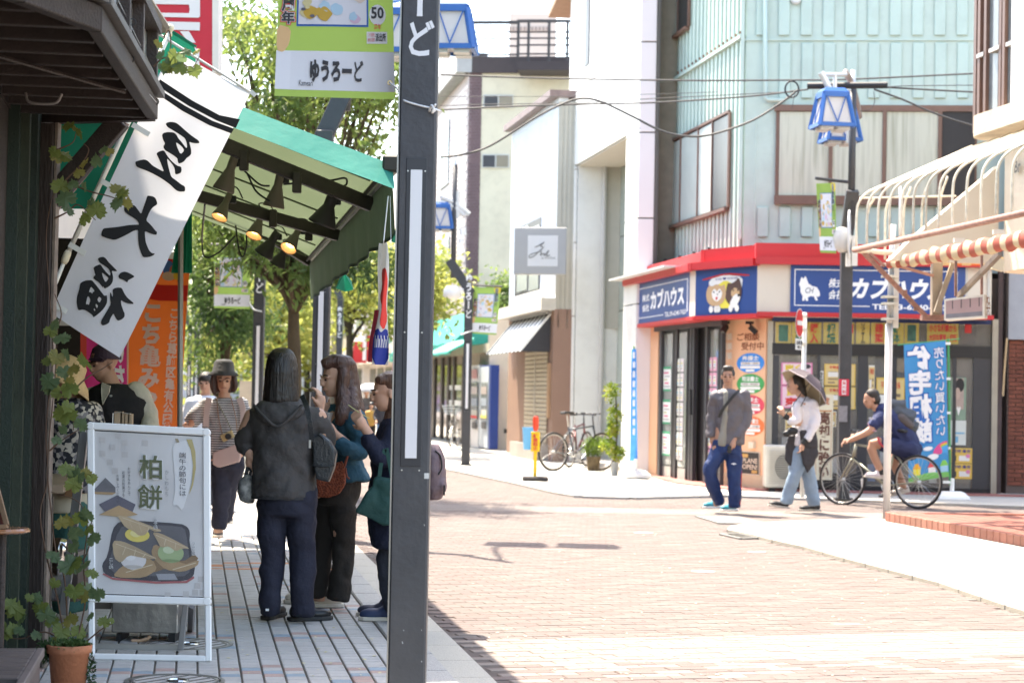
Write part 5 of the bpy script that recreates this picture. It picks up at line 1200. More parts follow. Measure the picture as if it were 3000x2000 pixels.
MB().tube([P(374,925,15.05),P(368,1420,15.05)],0.012,6).build('pole',M((0.5,0.3,0.2),0.6,0.1),pk)
# ---------------- red sign with white strokes behind the bay
rs=thing('red_blade_sign','tall red sign with white strokes and pale edge above the green curtain','sign',P(600,200,20))
Yr=20.0
mb=MB();q=[P(430,-200,Yr),P(622,-200,Yr),P(622,208,Yr),P(560,190,Yr),P(430,150,Yr)];mb.prism(q,(0,0.25,0));mb.build('panel',M((0.55,0.03,0.05),0.45,0.05),rs)
mb=MB();mb.prism([P(622,-200,Yr-0.01),P(640,-200,Yr-0.01),P(640,212,Yr-0.01),P(622,212,Yr-0.01)],(0,0.27,0));mb.build('edge',M((0.72,0.66,0.60),0.5,0.05),rs)
def rpx(x,y):p=P(x/2.24,y/2.24,Yr-0.012);return p
for L in ([(960,-40),(1290,-40),(1312,-20),(1312,110),(1300,118),(1040,112),(1030,85),(1240,88),(1245,62),(1240,32),(1010,28)],[(1060,142),(1312,148),(1310,202),(1100,196)],[(1180,206),(1240,206),(1285,282),(1235,280)],[(1275,310),(1308,330),(1308,440),(1275,420)]):
    mb=MB();mb.prism([rpx(x,y)for x,y in L],(0,0.006,0));mb.build('white_stroke',M((0.74,0.70,0.70),0.5,0),rs)

# ---------------- street lamps (square column, slanted slab, round mast with blue lanterns)
m_post=M((0.060,0.061,0.066),0.45,0.22,5,0.25,30,metal=0.2,dirt=0.12)
m_lblue=M((0.030,0.12,0.36),0.4,0.05)
m_lpan=M((0.72,0.69,0.66),0.4,0.03,trans=0.4)
def lantern(c,par=None,s=1.0,rz=0.0,root=None):
    R3=Matrix.Rotation(rz,3,'Z');W=lambda x,y,z:c+R3@(V((x,y,z))*s)
    bt=0.23;tp=0.155;h=0.42
    mb=MB()
    for sx,sy in ((-1,-1),(1,-1),(1,1),(-1,1)):mb.bar(W(sx*bt,sy*bt,0),W(sx*tp,sy*tp,h),0.045*s,0.045*s)
    for z,r_,w in ((0.02,bt,0.05),(h,tp+0.005,0.07)):
        for i in range(4):
            a=[(-1,-1),(1,-1),(1,1),(-1,1)];p,q=a[i],a[(i+1)%4];mb.bar(W(p[0]*r_,p[1]*r_,z),W(q[0]*r_,q[1]*r_,z),0.04*s,w*s)
    mb.add([W(-tp-.02,-tp-.02,h+0.03),W(tp+.02,-tp-.02,h+0.03),W(tp+.02,tp+.02,h+0.03),W(-tp-.02,tp+.02,h+0.03),W(-tp*.8,-tp*.8,h+0.09),W(tp*.8,-tp*.8,h+0.09),W(tp*.8,tp*.8,h+0.09),W(-tp*.8,tp*.8,h+0.09)],[(3,2,1,0),(4,5,6,7),(0,1,5,4),(1,2,6,5),(2,3,7,6),(3,0,4,7)])
    for a in range(4):
        Rr=Matrix.Rotation(a*math.pi/2,3,'Z');X=lambda x,y,z:c+R3@(Rr@(V((x,y,z))*s))
        mb.bar(X(-tp*0.8,-tp-0.012,h-0.03),X(0,-bt-0.006,0.05),0.014*s,0.014*s,up=V((0,1,0)));mb.bar(X(tp*0.8,-tp-0.012,h-0.03),X(0,-bt-0.006,0.05),0.014*s,0.014*s,up=V((0,1,0)))
    lt=mb.build('lantern_frame',m_lblue,par or root)
    m2=MB()
    i0=0.94
    v8=[W(sx*bt*i0,sy*bt*i0,0.03)for sx,sy in ((-1,-1),(1,-1),(1,1),(-1,1))]+[W(sx*tp*i0,sy*tp*i0,h-0.02)for sx,sy in ((-1,-1),(1,-1),(1,1),(-1,1))]
    m2.add(v8,[(3,2,1,0),(4,5,6,7),(0,1,5,4),(1,2,6,5),(2,3,7,6),(3,0,4,7)]);m2.build('lantern_glass',m_lpan,lt)
    m3=MB();
    for sx in (-1,1):
        for sy in (-1,1):m3.box(W(sx*0.11,sy*0.11,-0.02),(0.16*s,0.16*s,0.035*s))
    m3.build('lantern_base',M((0.55,0.54,0.52),0.4,0.05),lt)
    return lt
def street_lamp(base,label,off,mast=True,lanterns=(),top=3.75,text=True,strip=True,lean=None,w=0.155,facing=V((0,-1,0)),grp='grey street lamps along the shopping street'):
    t=thing('street_lamp',label,'street lamp',base,grp);b=V(base);b.z=PZL;X=facing.cross(Z3).normalized()*-1;X=V((-facing.y,facing.x,0));F=facing
    if X.x<0:X=-X
    col=MB();col.ob(b-X*w/2-F*(-w/2)-F*w,X*w,F*w,(0,0,top));col.build('column',m_post,t,bevel=0.008)
    MB().box(b+V((0,0,0.01)),(w*1.5,w*1.5,0.02)).build('base_plate',m_post,t)
    fr=b+F*(w/2)
    if strip:
        MB().ob(fr-X*0.043+V((0,0,1.01))-F*0.003,X*0.086,F*0.007,(0,0,1.28)).build('light_frame',M((0.045,0.046,0.052),0.35,0.1,metal=0.3),t,bevel=0.002)
        MB().ob(fr-X*0.024+V((0,0,1.045))+F*0.001,X*0.048,F*0.007,(0,0,1.195)).build('light_strip',M((0.74,0.73,0.74),0.25,0.03,2,coat=0.3),t)
        for z in (1.03,1.60,2.27):
            for x in (-0.036,0.036):MB().lathe(fr+X*x+V((0,0,z-PZL))+F*0.004,[(0.0,0.0),(0.0035,0.0),(0.003,0.002),(0.0,0.002)],8,M3=F.to_track_quat('Z','Y').to_matrix(),close=False).build('screw',m_steel,t)
    if text:
        sf=lambda a,b_,o=0.0:fr+X*(0.125*(a-0.5))+V((0,0,2.74-PZL+0.83*b_))+F*(o)
        mb=MB();lay(mb,'ゆうろーど',sf,(0,0,1,1),vertical=True,bold=0.045,off=0.002);mb.build('lettering',m_wlet,t)
    if mast:
        o=V(off);m0=b+V((0,0,top-0.02));m1=b+o+V((0,0,top+0.42))
        sl=MB();L_=(m1-m0);sl.bar(m0-L_*0.15,m1+L_*0.25,0.17,0.10,up=V((0,1,0)).cross(L_)if False else V((0,1,0)));sl.build('slanted_slab',m_post,t,bevel=0.006)
        mt_=b+o;MB().tube([mt_+V((0,0,top+0.2)),mt_+V((0,0,5.55))],0.048,12).build('mast',m_post,t,smooth=True)
        MB().tube([mt_+V((0,0,5.2)),mt_+V((0,0,5.75))],0.036,10).build('mast_top',M((0.55,0.55,0.55),0.35,0.05,metal=0.4),t,smooth=True)
    return t,b,X,F
cc={}
# the near post
bp1=P(1207,1300,8.33);t1,b1_,X1,F1=street_lamp((bp1.x,bp1.y,0),'large grey street lamp column in the foreground with white light strip',(0.15,0.3,0),top=3.9,mast=True)
MB().ob(b1_-X1*0.0825-F1*0.075,X1*0.006,F1*0.155,(0,0,3.9)).build('edge_rail',M((0.30,0.29,0.27),0.3,0.1,metal=0.6),t1)
MB().ob(b1_-X1*0.0826-F1*0.02+V((0,0,0.0)),X1*0.001,F1*0.03,(0,0,3.9)).build('rust_line',m_rust,t1)
stk=P(1243,1385,8.25)
for k_ in range(9):sp_=P(1172+RND.random()*80,1100+RND.random()*860,8.252);MB().ob(sp_,(0.0015+0.002*RND.random(),0,0),(0,0.0006,0),(0.002,0,-0.004-0.006*RND.random())).build('scuff',M((0.4,0.4,0.39),0.8,0.1),t1)
MB().ob(stk,(0.020,0,0),(0,0.001,0),(0,0,-0.023)).build('sticker_scrap',M((0.66,0.65,0.62),0.8,0.1),t1)
bpa=P(934,1300,18.6);tA,bA,XA,FA=street_lamp((bpa.x,bpa.y,0),'grey street lamp behind the second woman carrying two blue lanterns',(0.18,0.05,0))
for (u,v,Y)in ((1141,162,20.2),(1324,152,20.2)):lantern(P(u,v,Y),root=tA,rz=math.radians(-4))
pA=P(1000,60,20.2)
MB().tube(bez([bA+V((0.18,0.05,5.5)),P(1060,20,20.0),P(1141,5,20.2),P(1232,-10,20.2),P(1324,-15,20.2)]),0.025,8).build('lantern_arm',m_steel,tA)
MB().tube([P(1324,-15,20.2),P(1324,30,20.2)],0.02,8).build('lantern_hanger',m_steel,tA);MB().tube([P(1141,5,20.2),P(1141,40,20.2)],0.02,8).build('lantern_hanger',m_steel,tA)
bp=P(751,1300,28.9);street_lamp((bp.x,bp.y,0),'grey street lamp with a green banner between the striped-shirt woman and black-haired woman',(-0.18,0.05,0))
bp=P(574,1200,48);street_lamp((bp.x,bp.y,0),'thin grey street lamp just left of the bucket-hat woman',(-0.18,0.05,0))
bp=P(552,1200,80);street_lamp((bp.x,bp.y,0),'thinnest far grey street lamp beside the orange banner',(-0.18,0.05,0))
bp=P(990,1200,52);street_lamp((bp.x,bp.y,0),'far grey street lamp seen below the awning valance',(-0.18,0.05,0))
bp=P(1365,1300,36.8);tR,bR,XR,FR_=street_lamp((bp.x,bp.y,0),'grey street lamp by the vending machines with a small green banner',(-0.30,0.0,0),top=3.25)
lantern(P(1290,672,36.9),root=tR)
mb=MB();
for L in ([(1290,575),(1330,592),(1375,628)],[(1290,590),(1330,606),(1362,632)],[(1341,560),(1341,640)]):mb.tube([P(u,v,36.8)for u,v in L],0.045,8)
mb.build('lantern_arm',M((0.62,0.62,0.60),0.4,0.05),tR)
mb=MB();mb.tube([P(1355,668,36.7),P(1358,690,36.7)],0.06,10);mb.tube([P(1350,700,36.7),P(1352,712,36.7)],0.05,10);mb.build('camera',m_white,tR)
mb=MB();c=P(1325,855,36.6);mb.lathe(c,[(0,0.12),(0.10,0.11),(0.16,0.04),(0.17,-0.08),(0.10,-0.12),(0,-0.12)],20,close=False);mb.tube([P(1340,848,36.6),P(1358,850,36.6)],0.03,8);mb.build('dome_lamp',m_white,tR,smooth=True)
# right-hand lamp by the corner shop
bp=P(2472,1300,26.8);tS,bS,XS,FS_=street_lamp((bp.x,bp.y,0),'grey street lamp in front of the corner shop with twin blue lanterns',(0.02,-0.2,0),top=3.6,text=False,strip=False)
lantern(P(2438,375,25.8),root=tS,rz=math.radians(8));lantern(P(2461,417,27.2),root=tS,rz=math.radians(8))
mb=MB();mst=M((0.62,0.60,0.56),0.35,0.05,metal=0.4)
MB().tube(bez([P(2405,213,25.8),P(2418,235,25.8),P(2430,262,25.8),P(2438,275,25.8)]),0.045,10).build('curved_arm',mst,tS,smooth=True)
MB().tube(bez([P(2478,213,26.2),P(2492,240,26.6),P(2507,290,27.2),P(2517,342,27.6)]),0.045,10).build('curved_arm',M((0.36,0.30,0.27),0.4,0.05,metal=0.3),tS,smooth=True)
for a,b in (((2410,219,25.8),(2478,219,26.2)),((2446,219,26.0),(2446,262,26.0)),((2440,264,26.0),(2488,264,26.4)),((2485,264,26.8),(2485,420,26.8))):MB().tube([P(*a),P(*b)],0.028,8).build('lantern_hanger',mst,tS)
MB().tube([P(2388,522,26.7),P(2490,534,26.8)],0.022,8).build('banner_arm',m_post,tS)
for (u0,v0,u1,v1,mt_,nm)in ((2457,1110,2487,1158,M((0.62,0.04,0.07),0.5,0.05),'red_sticker'),(2458,1188,2482,1235,M((0.26,0.25,0.26),0.5,0.2,20),'grey_sticker')):
    a=P(u0,v1,26.70);b_=P(u1,v1,26.70);c_=P(u0,v0,26.70);MB().ob(a,V((b_.x-a.x,0,0)),(0,0.004,0),(0,0,c_.z-a.z)).build(nm,mt_,tS)
    if nm=='red_sticker':q=plane(a,V((b_.x-a.x,0,0)),V((0,0,c_.z-a.z)));mb=MB();rect(mb,q,0.3,0.06,0.72,0.94,0.003);mb.build('print',m_wlet,tS);mb=MB();lay(mb,'貸',q,(0.34,0.66,0.68,0.9),off=0.006);lay(mb,'の',q,(0.36,0.4,0.66,0.6),off=0.006);lay(mb,'駅',q,(0.34,0.1,0.68,0.34),off=0.006);mb.build('lettering',m_redlet,tS)
# ---------------- green street banners
m_bg=M((0.23,0.36,0.085),0.6,0.05,2,trans=0.2)
pal=[M(c,0.6,0.05,2)for c in ((0.66,0.66,0.72),(0.62,0.55,0.30),(0.40,0.58,0.70),(0.62,0.45,0.58),(0.70,0.58,0.50),(0.55,0.35,0.06),(0.12,0.12,0.15))]
def street_banner(label,c,par_rope=None,seed=1,small=False,bend=0.006):
    """c: TL, TR, BR, BL world corners"""
    t=thing('street_banner',label,'banner',c[3],'green street banners tied to the lamp posts')
    def sf(a,b,o=0.0):
        p=c[3].lerp(c[2],a).lerp(c[0].lerp(c[1],a),b);return p+V((0,bend*math.sin(a*3.0+b*4)+bend*0.5*math.sin(a*9+b*3)-o,0))
    mb=MB();sheet(mb,sf,12,16);mb.build('cloth',m_bg,t,smooth=True)
    def grid(mt,a0,b0,a1,b1,off,name='print',n=8):
        mb=MB();g=lambda a,b,o=0.0:sf(a0+(a1-a0)*a,b0+(b1-b0)*b,off+o);sheet(mb,g,n,6);mb.build(name,mt,t)
    grid(M((0.72,0.73,0.76),0.6,0.02),0.0,0.035,1.0,0.235,0.003)
    grid(M((0.03,0.12,0.42),0.6,0),0.165,0.36,0.785,0.86,0.0035);grid(M((0.66,0.66,0.70),0.6,0.05),0.18,0.37,0.77,0.85,0.0055)
    # the picture: a plain crowd of pastel shapes
    r=random.Random(seed);mb=MB()
    for i in range(34):
        a=0.22+0.50*r.random();b=0.39+0.42*r.random();w=r.uniform(0.03,0.075);k=r.randrange(6);off=0.007+0.00012*i
        print_on(mb,sf,[(min(0.765,max(0.185,a+w*math.cos(q)*r.uniform(.7,1.2))),min(0.845,max(0.375,b+w*0.6*math.sin(q)*r.uniform(.7,1.2))))for q in [j*math.pi/5 for j in range(10)]],mx=9,off=off,mi=k)
    for i in range(16):
        a=0.22+0.50*r.random();b=0.39+0.42*r.random();print_on(mb,sf,ellp(a,b,0.022,0.008,8),mx=9,off=0.0125,mi=6 if i%2 else 1,sm=False)
    mb.build('picture_print',pal,t)
    tl=M((0.05,0.05,0.055),0.6,0);rd=M((0.62,0.05,0.05),0.6,0);wl_=M((0.74,0.74,0.74),0.6,0)
    def txt(s_,box,mat,off,bold=0.03,vert=False,name='lettering'):mb=MB();lay(mb,s_,sf,box,bold=bold,vertical=vert,off=off);mb.build(name,mat,t)
    txt('ゆうろーど',(0.29,0.075,0.74,0.19),tl,0.0075,0.05);txt('Kameari',(0.20,0.055,0.315,0.085),tl,0.0075,0.0)
    txt('開館祝一周年',(0.035,0.37,0.15,0.76),rd,0.009,0.14,True);txt('開館祝一周年',(0.035,0.37,0.15,0.76),wl_,0.0105,0.075,True);txt('開館祝一周年',(0.035,0.37,0.15,0.76),tl,0.012,0.04,True)
    for x in (0.80,0.865):txt('!',(x,0.60,x+0.03,0.68),M((0.05,0.22,0.5),0.6,0),0.009,0.13);txt('!',(x,0.60,x+0.03,0.68),tl,0.0115,0.05)
    txt('こち亀記念館',(0.80,0.69,0.92,0.985),M((0.05,0.22,0.5),0.6,0),0.009,0.14,True);txt('こち亀記念館',(0.80,0.69,0.92,0.985),wl_,0.0105,0.07,True);txt('こち亀記念館',(0.80,0.69,0.92,0.985),tl,0.012,0.04,True)
    mb=MB();print_on(mb,sf,ellp(0.865,0.42,0.072,0.052,20),mx=9,off=0.010,sm=False);print_on(mb,sf,[(0.77,0.275),(0.945,0.275),(0.945,0.335),(0.77,0.335)],mx=9,off=0.010,sm=False);mb.build('badge',wl_,t)
    txt('50',(0.81,0.40,0.92,0.46),tl,0.0125,0.03);txt('周年',(0.835,0.345,0.895,0.375),rd,0.0125,0.02);txt('派出所',(0.845,0.285,0.935,0.328),tl,0.0125,0.03);txt('こちら葛飾区',(0.78,0.31,0.84,0.33),rd,0.0125,0.0);txt('亀有公園前',(0.78,0.285,0.84,0.305),rd,0.0125,0.0)
    mb=MB();print_on(mb,sf,[(0.0,0.235),(0.06,0.225),(0.11,0.27),(0.12,0.35),(0.0,0.37)],mx=0.2,off=0.0045);mb.build('orange_corner',M((0.70,0.45,0.22),0.6,0),t)
    mb=MB();print_on(mb,sf,[(0.74,1.0),(0.78,0.9),(0.9,0.86),(1.0,0.90),(1.0,1.0)],mx=0.2,off=0.0045);mb.build('yellow_corner',M((0.72,0.55,0.05),0.6,0),t)
    return t,sf
Yb=8.45
z_t=3.42
def vq(uTL,uTR,uBR,uBL,vB0,vB1,vT,Y):return [P(uTL,vT,Y),P(uTR,vT,Y),P(uBR,vB1,Y),P(uBL,vB0,Y)]
tn,nsf=street_banner('green banner tied to the foreground lamp column, picture edge cropped above',vq(826,1146,1157,804,281,291,-288,Yb),seed=3,bend=0.007)
MB().lathe(P(1142,243,Yb-0.02),[(0.006,0.0),(0.010,0.0),(0.010,0.003),(0.006,0.003)],16,M3=V((0,-1,0)).to_track_quat('Z','Y').to_matrix(),close=False).build('eyelet',M((0.5,0.35,0.15),0.3,0,metal=1),tn)
rp=thing('banner_rope','white rope tying the near banner round the foreground lamp column','rope',P(1200,300,8.2))
MB().tube(bez([P(1142,243,8.40),P(1165,262,8.35),P(1180,292,8.26),P(1225,308,8.24),P(1268,318,8.24),P(1290,326,8.26)],8),0.0042,8).build('cord',m_white,rp,smooth=True)
MB().tube(bez([P(1258,326,8.24),P(1264,310,8.22),P(1270,318,8.21),P(1266,330,8.22),P(1275,322,8.22)],6),0.0055,8).build('knot',m_white,rp,smooth=True)
MB().tube([P(1268,320,8.23),P(1276,306,8.2)],0.004,6).build('cord_end',m_white,rp)
t2,_=street_banner('green banner hanging left of the lamp post above the bucket-hat woman',vq(627,733,732,627,902,905,730,28.9),seed=4)
MB().tube([P(615,715,28.95),P(745,722,28.9)],0.02,6).build('rod',m_post,t2);MB().tube(bez([P(730,885,28.9),P(742,905,28.8),P(766,912,28.75)]),0.012,6).build('cord',m_white,t2)
t3,_=street_banner('green banner right of the lamp post by the vending machines',vq(1388,1468,1454,1381,976,981,842,36.8),seed=5)
MB().tube([P(1385,835,36.8),P(1472,839,36.8)],0.018,6).build('rod',m_post,t3);MB().tube(bez([P(1385,968,36.7),P(1370,973,36.6),P(1350,980,36.6)]),0.012,6).build('cord',m_white,t3)
t4,_=street_banner('narrow green banner turned edge-on left of the twin-lantern lamp',[P(2391,538,26.6),P(2447,536,26.5),P(2450,742,26.5),P(2403,740,26.6)],seed=6)
# ================================================================== white panelled building
Cw=V((2.10,33.85,0));WF=Fac(Cw,FX);WL=Fac(Cw,-SD);tw=Cw.dot(SN)
wb=thing('white_panel_building','tall white panelled building with a deep recessed entrance','building',(3,37,0))
def la(u,v=1000,off=0.0):return WL.az(u,v,off)[0]
aL=la(1654);aN=0.0;aO0=la(1676);aO1=la(1824)
zO=WL.az(1824,404)[1]
# front face (towards the camera) column and gap
wF=WF.az(1910,900)[0]
zs=[PZL,1.0];
for v in (890,639,388,123):zs.append(WF.az(1885,v)[1])
zs=sorted(set([0.05]+[z for z in zs[2:]]+[9.6,12.0]))
for k in range(len(zs)-1):WF.box(0.012,zs[k]+0.012,wF,zs[k+1]-0.012,0.0,0.06,m_ppanel,'panel',wb,bevel=0.006)
WF.box(0.0,0,wF+0.05,12,-0.05,0.2,m_seam,'backing',wb)
WF.box(wF+0.05,0,wF+0.35,9.2,-0.5,0.1,M((0.22,0.20,0.15),0.8,0.2),'gap_wall',wb)
# side wall towards the street: near pier, far pier, header
def lpan(a0,a1,za,zb_,mat=m_wpanel,off=0.0):WL.box(a0+0.008,za+0.010,a1-0.008,zb_-0.010,off,0.06,mat,'panel',wb,bevel=0.006)
WL.box(aL,zO,aN,12,-0.05,0.3,m_seam,'backing',wb);WL.box(aO1,0,aN,zO,-0.05,0.3,m_seam,'backing',wb);WL.box(aL,0,aO0,zO,-0.05,0.3,m_seam,'backing',wb)
for k in range(len(zs)-1):
    if zs[k]<zO:lpan(aO1,aN,zs[k],min(zs[k+1],zO));lpan(aL,aO0,zs[k],min(zs[k+1],zO))
hz=[zO]+[z for z in zs if z>zO+0.4];
for k in range(len(hz)-1):
    for (x0,x1)in ((aO1,aN),((aO0+aO1)/2,aO1),(aL,(aO0+aO1)/2)):lpan(x0,x1,hz[k],hz[k+1])
# recess
WL.box(aO0,0.0,aO1,0.12,-0.05,1.2,M((0.45,0.42,0.38),0.6,0.1),'step',wb)
MB().ob(WL.at(aO0,zO-0.02,-0.05),WL.ax*(aO1-aO0),-WL.n*1.0,(0,0,0.02)).build('soffit',M((0.62,0.56,0.47),0.6,0.05),wb)
MB().ob(WL.at(aO0,0,-0.06),WL.ax*0.05,-WL.n*1.0,(0,0,zO)).build('reveal',m_wpanel,wb)
rec=-0.9
for (u0,u1,mt_,nm)in ((1650,1722,m_creamw,'panel'),(1728,1766,m_creamw,'panel'),(1770,1850,M((0.36,0.42,0.37),0.15,0.1,1.5,coat=0.5),'glass_pane')):
    b0_,b1_x=WL.az(u0,900,rec)[0],WL.az(u1,900,rec)[0]
    z_=0.12
    while z_<zO-0.05:
        WL.box(b0_,z_,b1_x,min(z_+1.45,zO),rec,0.05,mt_,nm,wb,bevel=0.004);z_+=1.47
for u in (1725,1768):b0_=WL.az(u,900,rec)[0];WL.box(b0_-0.04,0.1,b0_+0.04,zO,rec+0.05,0.1,m_dark,'mullion',wb)
# upper storey slot window and eave
WL.box(la(1717,100),WL.az(1717,195)[1],la(1728,100),12,0.02,0.03,m_dgrey,'slot_window',wb)
MB().ob(WL.at(aL-0.9,9.3,-1.2),WL.ax*1.2,-WL.n*3,(0,0,2.6)).build('side_block',M((0.70,0.76,0.78),0.6,0.03),wb)
q=[WL.at(aL+0.2,9.55,0.25),WL.at(aL-1.2,9.25,0.25),WL.at(aL-1.2,9.25,-1.5),WL.at(aL+0.2,9.55,-1.5)];MB().prism(q,(0,0,0.12)).build('eave',M((0.35,0.24,0.16),0.7,0.2),wb)
MB().ob(Cw+SD*6.3+SN*1.3,-SD*5.6,SN*5,(0,0,9.1)).build('core',M((0.5,0.48,0.44),0.7,0.1),wb)
# ================================================================== little white house with shop below
Ch=V((0.845,39.7,0));HF=Fac(Ch,FX);HL=Fac(Ch,-SD);
hs=thing('white_shop_house','small white clad house with brown shuttered shop below','building',(2,43,0))
aH=HL.az(1490,1000)[0];zT=HF.az(1616,283)[1];zM=HL.az(1610,880)[1];zTf=HL.az(1493,393)[1]
HL.box(aH,zM,0,(zT+zTf)/2,0,0.2,M((0.74,0.77,0.80),0.5,0.03,2),'wall',hs)
for i in range(26):a=aH*(i+0.5)/26;HL.box(a-0.03,zM+0.1,a+0.03,(zT+zTf)/2,0.02,0.02,M((0.72,0.75,0.79),0.5,0.03,2),'cladding_rib',hs)
HF.box(0,2.7,3,zT-0.1,0,0.2,M((0.44,0.42,0.36),0.6,0.06),'front_wall',hs)
for i in range(6):HF.box(0.05+0.09*i,2.7,0.09+0.09*i,zT-0.15,0.02,0.03,M((0.46,0.43,0.36),0.6,0.06),'cladding_rib',hs)
q=[HL.at(aH-0.1,(zT+zTf)/2+0.02,0.2),HL.at(0.1,zT-0.02,0.2),HL.at(0.1,zT-0.02,-3),HL.at(aH-0.1,(zT+zTf)/2+0.02,-3)];MB().prism(q,(0,0,0.14)).build('roof',M((0.22,0.16,0.15),0.6,0.3),hs)
HL.box(aH,zM-0.22,0.02,zM+0.02,0.28,0.3,M((0.66,0.62,0.55),0.6,0.1,dirt=0.2),'ledge',hs)
hw=thing_part('window',hs)
HL.px(1510,655,1582,862,0.03,0.05,m_dgrey,'reveal',hw);HL.px(1515,668,1545,852,0.045,0.01,M((0.32,0.36,0.38),0.2,0.1),'pane',hw);HL.px(1550,665,1578,848,0.045,0.01,M((0.30,0.34,0.36),0.2,0.1),'pane',hw)
HL.px(1506,858,1588,868,0.08,0.08,m_white,'sill',hw)
m_brs=M((0.27,0.165,0.12),0.7,0.1,2)
HL.box(aH,0,0,zM-0.22,0.0,0.15,m_brs,'shop_wall',hs);HF.box(-0.02,0,0.75,zM-0.2,0.02,0.2,m_brs,'shop_front_wall',hs)
a0,a1=HL.az(1541,1130)[0],HL.az(1606,1130)[0];zsh=HL.az(1575,1020)[1]
HL.box(a0-0.1,0,a1+0.08,zsh+0.05,0.01,0.05,M((0.20,0.13,0.10),0.7,0.1),'shutter_frame',hs)
z=0.12
while z<zsh:
    HL.box(a0,z,a1,z+0.075,0.035,0.02,M((0.50,0.42,0.30),0.5,0.08),'shutter_slat',hs,bevel=0.015);z+=0.09
HL.box((a0+a1)/2-0.02,0.1,(a0+a1)/2+0.02,zsh,0.05,0.02,M((0.55,0.5,0.42),0.5,0),'shutter_post',hs)
HL.box(a1+0.1,0.9,a1+0.28,2.0,0.05,0.05,M((0.45,0.28,0.16),0.6,0.1),'door_plate',hs);HL.box(-0.5,0,a0-0.2,0.35,0.3,0.3,M((0.36,0.33,0.30),0.8,0.1),'doorstep',hs)
MB().tube([HF.at(0.95,0,0.1),HF.at(0.95,7,0.1)],0.05,8).build('drain_pipe',M((0.5,0.48,0.45),0.5,0.1),hs)
# striped awning
tA0,tA1=HL.pt(1508,940),HL.pt(1616,922);ta=tA0.dot(SD);tb_=tA1.dot(SD)
aws=thing('striped_awning','black and white striped wedge awning over the brown shutter','awning',tA1)
pB=lambda s:ST(s,Ch.dot(SN)-0.62,PL(1542,1027,ST(0,Ch.dot(SN)-0.62),SN).z)
nst=18
for i in range(nst):
    s0_,s1_=ta+(tb_-ta)*(i+(0.3 if i%2 else 0))/nst,ta+(tb_-ta)*(i+1+(0.3 if i%2==0 else 0))/nst;zt_=tA0.z+(tA1.z-tA0.z)*i/nst
    zc=(tA0.z+tA1.z)/2
    A_=ST(s0_,Ch.dot(SN)-0.02,zc);B_=ST(s1_,Ch.dot(SN)-0.02,zc);MB().prism([A_,B_,pB(s1_),pB(s0_)],(0,0,0.015)).build('stripe',m_white if i%2==0 and False else (m_dark if i%2==0 else m_white),aws)
zc=(tA0.z+tA1.z)/2
MB().prism([ST(tb_-0.01,Ch.dot(SN)-0.02,zc-0.02),pB(tb_-0.01),ST(tb_-0.01,Ch.dot(SN)-0.02,pB(tb_).z)],SD*0.02).build('side_cloth',m_dgrey,aws)
MB().ob(ST(tb_-0.03,Ch.dot(SN)-0.1,zc),SD*(ta-tb_+0.06),SN*0.1,(0,0,0.12)).build('head_box',M((0.3,0.3,0.3),0.5,0.1),aws)
for s_ in (ta,tb_):MB().bar(ST(s_,Ch.dot(SN)-0.02,zc),pB(s_)+Z3*0.02,0.03,0.04).build('arm',m_white,aws)
# projecting square sign
zs_=thing('square_sign','grey square projecting shop sign with thin script lettering','sign',P(1580,735,38.5))
a=P(1505,803,38.6);b_=P(1658,803,38.4);c_=P(1505,666,38.6)
MB().ob(a,V((b_.x-a.x,b_.y-a.y,0)),(0,0.22,0),(0,0,c_.z-a.z)).build('box',M((0.36,0.36,0.36),0.5,0.03),zs_,bevel=0.01)
q=plane(a+V((0,0,0)),V((b_.x-a.x,b_.y-a.y,0)),V((0,0,c_.z-a.z)));mb=MB();rect(mb,q,0.26,0.17,0.84,0.83,0.006);mb.build('face',M((0.62,0.62,0.62),0.4,0.02),zs_)
mb=MB();f2=lambda L:[q(0.26+0.58*x,0.17+0.66*y,0.012)for x,y in L]
mb.tube(bez(f2([(0.24,0.62),(0.34,0.66),(0.55,0.78),(0.42,0.66),(0.52,0.62),(0.38,0.48),(0.20,0.32),(0.05,0.28),(0.10,0.38),(0.45,0.48),(0.42,0.36),(0.55,0.42),(0.55,0.34),(0.70,0.52),(0.62,0.34),(0.74,0.36)]),6),0.008,5);mb.build('script',M((0.2,0.2,0.2),0.5,0),zs_)
mb=MB();lay(mb,'by ROGUE',q,(0.26+0.58*0.46,0.17+0.66*0.22,0.26+0.58*0.92,0.17+0.66*0.30),off=0.008);mb.build('lettering',M((0.25,0.25,0.25),0.5,0),zs_)
# ================================================================== cream yard wall and vending machines
yw=thing('yard_wall','plain cream rendered wall between the shuttered shop and vending machines','wall',G(1470,1322))
YW=47.4;a=P(1436,925,YW);b_=P(1530,925,YW);MB().ob(V((a.x,YW,0)),(b_.x-a.x+1.0,0,0),(0,0.25,0),(0,0,a.z)).build('wall',m_creamw,yw);MB().ob(V((a.x-0.03,YW-0.03,a.z)),(b_.x-a.x+1.0,0,0),(0,0.31,0),(0,0,0.06)).build('coping',m_creamw,yw)
mb=MB();c=P(1490,1262,46.9);mb.box(c,(0.22,0.12,0.10));mb.box(c+V((0.05,-0.02,-0.12)),(0.14,0.1,0.10));mb.tube([c,c+V((0.25,0.1,-0.05)),c+V((0.25,0.1,-0.25))],0.015,6);o=mb.build('floodlight',m_black);tag(o,'small black floodlight by the foot of the cream wall','floodlight')
